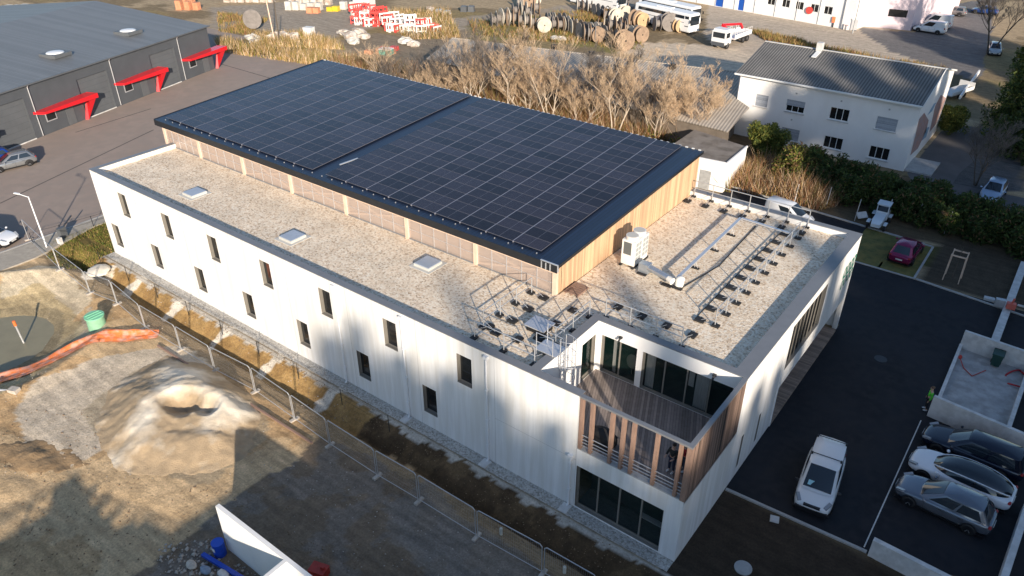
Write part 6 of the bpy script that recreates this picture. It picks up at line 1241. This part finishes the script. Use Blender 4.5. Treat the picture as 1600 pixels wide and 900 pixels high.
# ================================================================ YARD: cable drums and stores
dm = {'brown': mat('weathered_wood', (.27, .19, .13), .9, n=1.5, amt=.35), 'white': mat('white_painted_wood', (.50, .45, .37), .85, n=1.5, amt=.2), 'grey': mat('grey_wood', (.20, .18, .165), .9, n=1.5, amt=.3), 'tan': mat('new_wood', (.48, .32, .18), .85, n=1.5, amt=.25)}
dmesh = {}
for nme, m_ in dm.items():
    fl = MB()
    for y in (-.42, .34): fl.tube((0, y, 0), (0, y+.08, 0), 1.0, 22)
    fl2 = MB(); fl2.tube((0, -.34, 0), (0, .34, 0), .48, 14, caps=False); hb = MB()
    for y in (-.424, .424): hb.tube((0, y-.003, 0), (0, y+.003, 0), .1, 8)
    dmesh[nme] = (fl.mesh('flange', m_), fl2.mesh('core', dm['grey']), hb.mesh('hub_hole', M['trim']))
seqs = [('front', [(772, 42, 'g', 1.0, 70), (780, 40, 'w', 1.05, 70), (788, 40, 'w', 1.25, 75), (798, 40, 'b', 1.2, 60), (806, 40, 'b', 1.15, 65), (815, 42, 'b', 1.1, 60), (824, 44, 'w', 1.15, 70), (832, 45, 'b', 1.0, 60), (840, 44, 'g', .95, 70), (850, 50, 'w', 1.0, 10), (858, 42, 'g', 1.0, 75), (866, 48, 'g', 1.0, 70), (874, 49, 'b', 1.0, 70),
                  (884, 48, 'w', 1.0, 70), (890, 50, 'g', 1.0, 72), (896, 53, 'w', 1.0, 72), (903, 57, 'b', 1.1, 72), (909, 61, 'g', 1.1, 70), (916, 64, 'b', 1.15, 60), (924, 65, 'g', 1.2, 55), (933, 66, 'b', 1.0, 30), (940, 62, 'g', .95, 70), (927, 58, 'w', 1.0, 70), (945, 58, 'b', 1.0, 65)]),
        ('middle', [(805, 26, 'g', 1.0, 70), (818, 26, 'w', 1.1, 70), (826, 28, 'g', 1.0, 60), (838, 22, 'b', 1.05, 60), (812, 14, 'w', 1.0, 70), (825, 12, 'b', 1.2, 20), (834, 10, 'w', 1.1, 15), (862, 40, 'w', .9, 75), (878, 40, 'g', .9, 75), (955, 50, 'g', 1.1, 65), (965, 52, 'b', 1.1, 62), (972, 54, 'g', 1.1, 62), (980, 56, 'b', 1.0, 55),
                    (990, 62, 'w', .95, 70), (1000, 66, 'b', 1.05, 25), (958, 68, 'b', .95, 70), (966, 72, 'g', 1.0, 70), (974, 78, 'b', 1.25, 20), (948, 46, 'w', 1.0, 60), (938, 52, 'b', 1.0, 60)]),
        ('back', [(905, 16, 'w', .9, 60), (913, 18, 'b', .9, 60), (921, 20, 'w', .9, 60), (931, 25, 'g', .9, 70), (938, 28, 'g', .9, 70), (948, 33, 'b', 1.0, 50), (962, 36, 'w', 1.05, 15), (975, 30, 'w', 1.0, 40), (985, 28, 'b', 1.1, 50), (992, 40, 'b', 1.1, 40), (1002, 42, 't', 1.0, 30), (1024, 34, 'w', 1.05, 10), (1026, 48, 'g', 1.0, 60), (1045, 48, 'g', 1.25, 5), (1060, 50, 't', .9, 30), (1012, 30, 'w', 1.0, 40)])]
cn = {'b': 'brown', 'w': 'white', 'g': 'grey', 't': 'tan'}
for rn, lst in seqs:
    for i, (px, py, c_, sc_, an_) in enumerate(sorted(lst)):
        p = G(px, py); t = empty('cable_drum', (p.x, p.y, sc_*.98), rad(-90+an_-38+(18 if an_ > 45 else -15)+random.uniform(-8, 8)), label='%s wooden cable drum in the %s row, %s from the left' % (cn[c_], rn, ORD[i]), cat='cable drum', group='cable drums stored in the yard'); sc_ *= 1.22; t.location.z = sc_*.98; t.scale = (sc_, sc_, sc_)
        nm = cn[c_]; link_mesh('flange', dmesh[nm][0], t); link_mesh('core', dmesh[nm][1], t); link_mesh('hub', dmesh[nm][2], t)
t = empty('cable_drum', (*G(397, 48)[:2], 1.9), 1.0, label='large black cable reel standing alone left of the lamp post', cat='cable drum'); t.scale = (1.5, 1.2, 1.5)
for k_, nm in ((0, 'flange'), (1, 'core')): o = link_mesh(nm, dmesh['grey'][k_], t)
# stacks of red-white barriers, bags and pipes
M['bar_r'] = mat('red_barrier_plastic', (.62, .06, .05), .5, n=6, amt=.2); M['bar_w'] = mat('white_barrier_plastic', (.72, .70, .66), .5, n=6, amt=.1); M['bag_w'] = mat('white_big_bag', (.56, .52, .46), .9, n=1.2, amt=.25, n2=1.0, col2=(.36, .28, .22)); M['blk'] = mat('light_blocks', (.55, .52, .46), .9, n=2, amt=.25); M['tile'] = mat('terracotta_blocks', (.55, .24, .13), .85, n=2, amt=.3); M['yel'] = mat('yellow_plastic', (.6, .45, .03), .5)
def barrier_mesh(m_):
    s = MB(); s.box(-.6, .6, -.04, .04, .12, .28); s.box(-.6, .6, -.04, .04, .78, .98)
    for x in (-.56, 0, .56): s.box(x-.05, x+.05, -.035, .035, 0, 1.0)
    for x in (-.5, .5): s.box(x-.05, x+.05, -.25, .25, 0, .1)
    return s.mesh('road_barrier', m_)
bm_ = {'red': barrier_mesh(M['bar_r']), 'white': barrier_mesh(M['bar_w'])}
rgb = random.Random(5); cnt = 0
rows_ = [('first', 553, 24, 600, 30, 18), ('second', 556, 38, 608, 40, 18), ('third', 598, 36, 655, 46, 22), ('fourth', 606, 48, 668, 50, 22), ('fifth', 640, 44, 684, 52, 14)]
for rn, x0, y0, x1, y1, n_ in rows_:
    for i in range(n_):
        f = i/(n_-1); c_ = 'red' if rgb.random() < (.8 if rn in ('first', 'second') else .42) else 'white'; p = G(x0+(x1-x0)*f, y0+(y1-y0)*f+rgb.uniform(-2, 2)); cnt += 1
        o = link_mesh('road_barrier', bm_[c_], None, (p.x, p.y, 0 if rgb.random() < .7 else .9)); o.rotation_euler = (rgb.uniform(-.15, .15), 0, rgb.uniform(.6, 1.5)); o.scale = (1.5, 1.5, 1.3)
        tag(o, '%s plastic road barrier, %s row of the stacks, %s from the left' % (c_, rn, ORD[i]), 'barrier', 'plastic road barriers stored in the yard')
def bag(px, py, r, m_, lab, cat='bag', z=.45): p = G(px, py); s = MB(); s.blob((p.x, p.y, z*r*.7), r*1.1, r*.8, r*.45, 0, 9, 5, .30, px); s.sm = [False]*len(s.sm); return s.build('debris_heap' if m_ == 'blk' else 'big_bag', M[m_], label=lab, cat=cat)
k = 0
for px, py, r, m_ in ((432, 62, 1.5, 'bag_w'), (444, 60, 1.4, 'bag_w'), (458, 61, 1.4, 'bag_w'), (395, 62, 1.2, 'blk'), (402, 68, 1.2, 'blk'), (537, 55, 1.2, 'bag_w'), (548, 60, 1.4, 'bag_w'), (560, 56, 1.5, 'bag_w'), (552, 68, 1.2, 'blk'), (570, 60, 1.1, 'bag_w'), (634, 68, 1.3, 'blk'), (646, 72, 1.0, 'bag_w'), (672, 17, 1.0, 'bag_w'), (630, 32, 1.3, 'bag_w'), (645, 38, 1.2, 'bag_w'), (612, 45, 1.2, 'bag_w'), (868, 62, .8, 'blk'), (878, 63, .8, 'blk')):
    bag(px, py, r, m_, '%s heap in the store yard, %s from the left among such bags' % ('white bagged' if m_ == 'bag_w' else 'pale stony', ORD[sorted([432, 444, 458, 395, 402, 537, 548, 560, 552, 570, 634, 646, 672, 630, 645, 612, 868, 878]).index(px)])); k += 1
def blockpile(px0, px1, py, m_, h, lab, cat='pallet stack', dz=0):
    a, b_ = G(px0, py), G(px1, py+dz); n_ = max(2, int((b_-a).length/1.3)); t = empty('block_stack', (a+b_)/2, label=lab, cat=cat); rg_ = random.Random(px0)
    for i in range(n_):
        p = a.lerp(b_, (i+.5)/n_); s = MB(); hh_ = h*rg_.uniform(.6, 1.1); s.obox((p.x, p.y, .12+hh_/2), .55, .5, hh_/2, .4+rg_.uniform(-.1, .1))
        s.obox((p.x, p.y, .06), .6, .55, .06, .4); s.build('stack', M[m_], t)
    return t
blockpile(446, 505, 15, 'blk', 1.4, 'row of pale block pallets along the yard track'); blockpile(452, 520, 7, 'bag_w', 1.5, 'row of white wrapped pallets behind the pale blocks'); blockpile(480, 500, 20, 'tile', 1.1, 'small stack of orange terracotta blocks'); blockpile(512, 530, 17, 'yel', 1.0, 'yellow and orange crates beside the pale pallets'); blockpile(530, 560, 14, 'blk', 1.2, 'grey pallets left of the white container')
blockpile(275, 315, 15, 'tile', 1.6, 'orange block stacks beyond the workshop roof corner'); blockpile(285, 305, 7, 'tile', 1.4, 'second orange stack behind the first at the workshop corner'); blockpile(350, 430, 3, 'bag_w', 1.3, 'white sacks along the top edge left of the pallets'); blockpile(568, 620, 84, 'tile', .7, 'low row of reddish blocks among dry grass behind the solar roof'); blockpile(590, 625, 78, 'bar_r', .5, 'low red boards lying in the dry grass')
blockpile(680, 705, 22, 'alu', .8, 'grey metal cabinets on the grass left of the drums'); blockpile(720, 742, 18, 'steel_g2', .9, 'dark machine parts left of the drums'); blockpile(10, 60, 18, 'blk', 1.2, 'pale blocks beyond the workshop roof at the upper left')
def boxcont(px, py, w_, d_, h, m_, name, lab, cat, rz=.3): p = G(px, py); s = MB(); t = empty(name, p, rz, label=lab, cat=cat); s.box(-w_/2, w_/2, -d_/2, d_/2, .1, h); s.build('box', m_, t, world=False); s = MB(); s.box(-w_/2-.05, w_/2+.05, -d_/2-.05, d_/2+.05, h, h+.1); s.build('lid', M['bar_w'], t, world=False); s = MB(); s.box(-w_/2, w_/2, -d_/2+.1, d_/2-.1, 0, .1); s.build('skid', M['trim'], t, world=False); return t
boxcont(570, 13, 3.4, 2.4, 2.6, M['bar_w'], 'site_container', 'white square site container at the yard edge', 'container'); boxcont(484, 57, 1.5, 1.2, 1.4, M['bar_w'], 'white_box', 'white box standing alone on the track', 'box'); boxcont(604, 86, 1.8, 1.4, .9, mat('teal_plastic', (.06, .32, .25), .5), 'teal_crate', 'teal crate with white lid in the dry grass', 'crate'); boxcont(1333, 47, 1.0, 1.0, 1.8, M['alu'], 'electric_cabinet', 'pale electric cabinet beside the post in front of pink building', 'cabinet')
boxcont(312, 108, 1.1, .8, 1.3, M['tank'], 'recycling_bin', 'green and white bin under the farthest red canopy', 'bin')
for px, py, h, lab, m_ in ((437, 68, 6.5, 'dark wooden pole standing in the yard behind the workshop lot', 'bark_d'), (430, 68, 11, 'thin pale leaning pole beside the dark wooden pole', 'timber_pk'), (1332, 52, 11, 'tall grey post in front of the pink building', 'conc_g')):
    p = G(px, py); s = MB(); s.tube(p, p+Vector((.2 if h < 11 else -.9*(h == 11 and px < 500), 0, h)), .12, 6, r2=.08); s.build('pole', M[m_], label=lab, cat='pole')
# excavator-like orange machine by the white building
p = G(1306, 42); t = empty('orange_machine', p, .4, label='small orange hoist machine in front of the white building', cat='machine'); om = mat('orange_paint', (.75, .14, .04), .5); s = MB(); s.box(-.9, .5, -.5, .5, .8, 1.7); s.beam((.2, 0, 1.6), (1.5, 0, 2.6), .25, .25); s.build('body', om, t, world=False); s = MB(); s.box(-.7, -.5, -.5, -.3, 0, .8); s.box(-.7, -.5, .3, .5, 0, .8); s.box(.3, .5, -.5, .5, 0, .8); s.build('legs', M['trim'], t, world=False)
q_, z_ = on_wall(1265, 16, (-64, 122.9), (-26.0, 116.2)); dd_ = Vector((38, -6.7, 0)).normalized(); p = Vector((-64, 122.9, 0))+dd_*q_+Vector((0, -.1, z_)); s = MB(); s.tube(p, p+Vector((0, -.06, 0)), .62, 20); s.build('round_red_sign', mat('round_red', (.5, .06, .05), .5), label='round red sign on the wall of the long white building', cat='sign')
for k, (px, py) in enumerate(((1312, 44), (1318, 46), (1323, 47))): p = G(px, py); s = MB(); s.tube(p, p+Vector((0, 0, .9)), .08, 8); s.tube(p+Vector((0, 0, .7)), p+Vector((0, 0, .8)), .095, 8, 1); s.build('white_post', [M['bar_w'], M['bar_r']], label='short white bollard before the electric cabinet, %s from the left' % ORD[k], cat='bollard', group='bollards before the pink building')
t = empty('flat_trailer', G(1490, 150), 1.25, label='white flat trailer beside the house gable and the bush', cat='trailer'); s = MB(); s.box(-2.6, 2.6, -1.0, 1.0, .6, .72); s.build('bed', M['conc_l'], t, world=False); s = MB(); s.box(-2.6, 2.6, -1.04, -1.0, .72, 1.1); s.box(2.6, 2.64, -1.0, 1.0, .72, 1.5); s.build('tailboard', M['bar_w'], t, world=False)
for x in (-.6, .6):
    for sd in (-1, 1): link_mesh('wheel', WHM[(.33,)][0], t, (x, sd*.95, .33))
s = MB(); s.beam(G(1500, 152, 1.0), G(1530, 112, .6), .2, .5); s.build('low_white_wall', M['render_w'], label='low white boundary wall between the house and the conifer', cat='wall')
# ================================================================ PEOPLE
def skin(name, joints, edges, radii, mt, parent, sub=2, extra=None):
    me = bpy.data.meshes.new(name); me.from_pydata(joints, edges, []); o = bpy.data.objects.new('tmp', me); COL.objects.link(o)
    md = o.modifiers.new('s', 'SKIN'); md.use_smooth_shade = True
    for i, r in enumerate(radii): v = me.skin_vertices[0].data[i]; v.radius = (r, r) if not isinstance(r, tuple) else r; v.use_root = (i == 0)
    sb = o.modifiers.new('b', 'SUBSURF'); sb.levels = sub; sb.render_levels = sub
    bpy.context.view_layer.update(); dg = bpy.context.evaluated_depsgraph_get(); out = bpy.data.meshes.new_from_object(o.evaluated_get(dg)); bpy.data.objects.remove(o); out.materials.clear()
    for m_ in (mt if isinstance(mt, list) else [mt]): out.materials.append(m_)
    return link_mesh(name, out, parent)
def person(loc, rz, top, legs, hair, label, arms='down', hands=True, sc=1., shoe=(.6, .6, .6)):
    t = empty('person', loc, rz, label=label, cat='person'); t.scale = (sc, sc, sc); skn = mat('skin', (.48, .30, .22), .6); hm = mat('hair', hair, .8); tm_ = mat('jacket', top, .8, n=8, amt=.15); lm = mat('trousers', legs, .85, n=8, amt=.15); sm_ = mat('shoe', shoe, .6)
    # +x is forward; pelvis root
    J = [(0, 0, .95), (0, 0, 1.15), (.01, 0, 1.36), (.01, 0, 1.47), (.03, 0, 1.56), (.035, 0, 1.66), (.02, 0, 1.74)]; R_ = [(.14, .11), (.135, .10), (.155, .105), .055, .075, .088, .07]; E_ = [(0, 1), (1, 2), (2, 3), (3, 4), (4, 5), (5, 6)]
    def add(a, pts, rad_):
        k = a
        for p, r in zip(pts, rad_): J.append(p); R_.append(r); E_.append((k, len(J)-1)); k = len(J)-1
        return k
    wr = []
    for sd in (-1, 1):
        add(0, [(.0, sd*.10, .88), (.02, sd*.11, .50), (-.01, sd*.12, .10), (.0, sd*.12, .05), (.14, sd*.13, .04)], [.085, .058, .042, .045, .035])
        if arms == 'down': ap = [(.0, sd*.19, 1.38), (-.02, sd*.25, 1.12), (.06, sd*.26, .88)]
        elif arms == 'rail': ap = [(.0, sd*.19, 1.38), (.08, sd*.25, 1.14), (.30, sd*.20, 1.10)]
        else: ap = [(.0, sd*.19, 1.38), (.03, sd*.24, 1.14), (.22, sd*.08, 1.12)]
        add(2, ap, [.058, .045, .032]); wr.append((Vector(ap[-1]), (Vector(ap[-1])-Vector(ap[-2])).normalized(), sd))
    skin('body', J, E_, R_, skn, t)
    # jacket and trousers slightly outside the body
    Jj = [(0, 0, .98), (0, 0, 1.15), (.01, 0, 1.36), (.01, 0, 1.44)]; Rj = [(.165, .13), (.16, .12), (.175, .125), .085]; Ej = [(0, 1), (1, 2), (2, 3)]
    for sd in (-1, 1):
        w_, d, s_ = wr[0 if sd < 0 else 1]; el_ = [(-.02, sd*.25, 1.12), (.08, sd*.25, 1.14), (.03, sd*.24, 1.14)][['down', 'rail', 'fold'].index(arms)]
        k = 2
        for p, r in (((.0, sd*.19, 1.38), .075), (el_, .06), (tuple(w_-d*.03), .048)): Jj.append(p); Rj.append(r); Ej.append((k, len(Jj)-1)); k = len(Jj)-1
    skin('jacket', Jj, Ej, Rj, tm_, t)
    Jt = [(0, 0, .97)]; Rt = [(.15, .12)]; Et = []
    for sd in (-1, 1):
        k = 0
        for p, r in (((.0, sd*.10, .88), .10), ((.02, sd*.11, .50), .075), ((-.01, sd*.12, .12), .058)): Jt.append(p); Rt.append(r); Et.append((k, len(Jt)-1)); k = len(Jt)-1
        s = MB(); s.blob((.06, sd*.125, .045), .14, .055, .05); s.build('shoe', sm_, t, world=False)
    skin('trousers', Jt, Et, Rt, lm, t)
    s = MB(); s.blob((.005, 0, 1.70), .105, .095, .10, 0, 14, 8, .04, 2); s.build('hair', hm, t, world=False)
    for w_, d, sd in wr:   # hand: palm with four fingers and a thumb
        u = Vector((0, sd, 0)) if arms != 'down' else Vector((1, 0, 0)); Jh = [tuple(w_), tuple(w_+d*.07)]; Rh = [.026, .03]; Eh = [(0, 1)]
        for f in range(4):
            o_ = u*(f-1.5)*.021; ln = (.060, .072, .068, .052)[f]; b_ = w_+d*.09+o_; Jh += [tuple(b_), tuple(b_+d*ln*.55), tuple(b_+d*ln+Vector((0, 0, -.018)))]; Rh += [.0095, .0085, .0075]; n_ = len(Jh); Eh += [(1, n_-3), (n_-3, n_-2), (n_-2, n_-1)]
        b_ = w_+d*.03+u*.035; Jh += [tuple(b_), tuple(b_+d*.04+u*.02)]; Rh += [.011, .009]; n_ = len(Jh); Eh += [(0, n_-2), (n_-2, n_-1)]
        skin('hand', Jh, Eh, Rh, skn, t, 1)
    for sd in (-1, 1): s = MB(); s.blob((.112, sd*.032, 1.66), .012, .014, .009, 0, 8, 4); s.build('eye', mat('eye', (.05, .04, .03), .3), t, world=False)
    s = MB(); s.blob((.128, 0, 1.63), .018, .014, .025, 0, 8, 5); s.build('nose', skn, t, world=False)
    s = MB(); s.box(.105, .118, -.022, .022, 1.588, 1.596); s.build('mouth', mat('lips', (.35, .14, .12), .6), t, world=False)
    for sd in (-1, 1): s = MB(); s.blob((.03, sd*.092, 1.65), .02, .012, .032, 0, 8, 5); s.build('ear', skn, t, world=False)
    return t
person((-1.35, 1.35, 4.10), rad(-100), (.012, .015, .014), (.02, .025, .05), (.03, .02, .015), 'person in black clothes standing behind the timber terrace slats', 'rail')
person((-.95, 1.75, 4.10), rad(-120), (.32, .012, .015), (.03, .04, .07), (.05, .03, .02), 'person in a red jacket beside the one in black on the terrace', 'fold')
person((7.0, 19.2, .012), rad(200), (.10, .62, .05), (.015, .015, .02), (.12, .08, .05), 'person in a bright green top and black trousers by the pit wall', 'down')
# dark cover thrown over something in the terrace corner
s = MB(); s.blob((-4.9, 1.0, 4.55), .75, .45, .55, 0, 16, 8, .12, 3); s.box(-5.5, -4.3, .55, 1.4, 4.11, 4.4); s.build('covered_furniture', M['rubber'], label='black covered furniture behind the left terrace slats', cat='furniture')
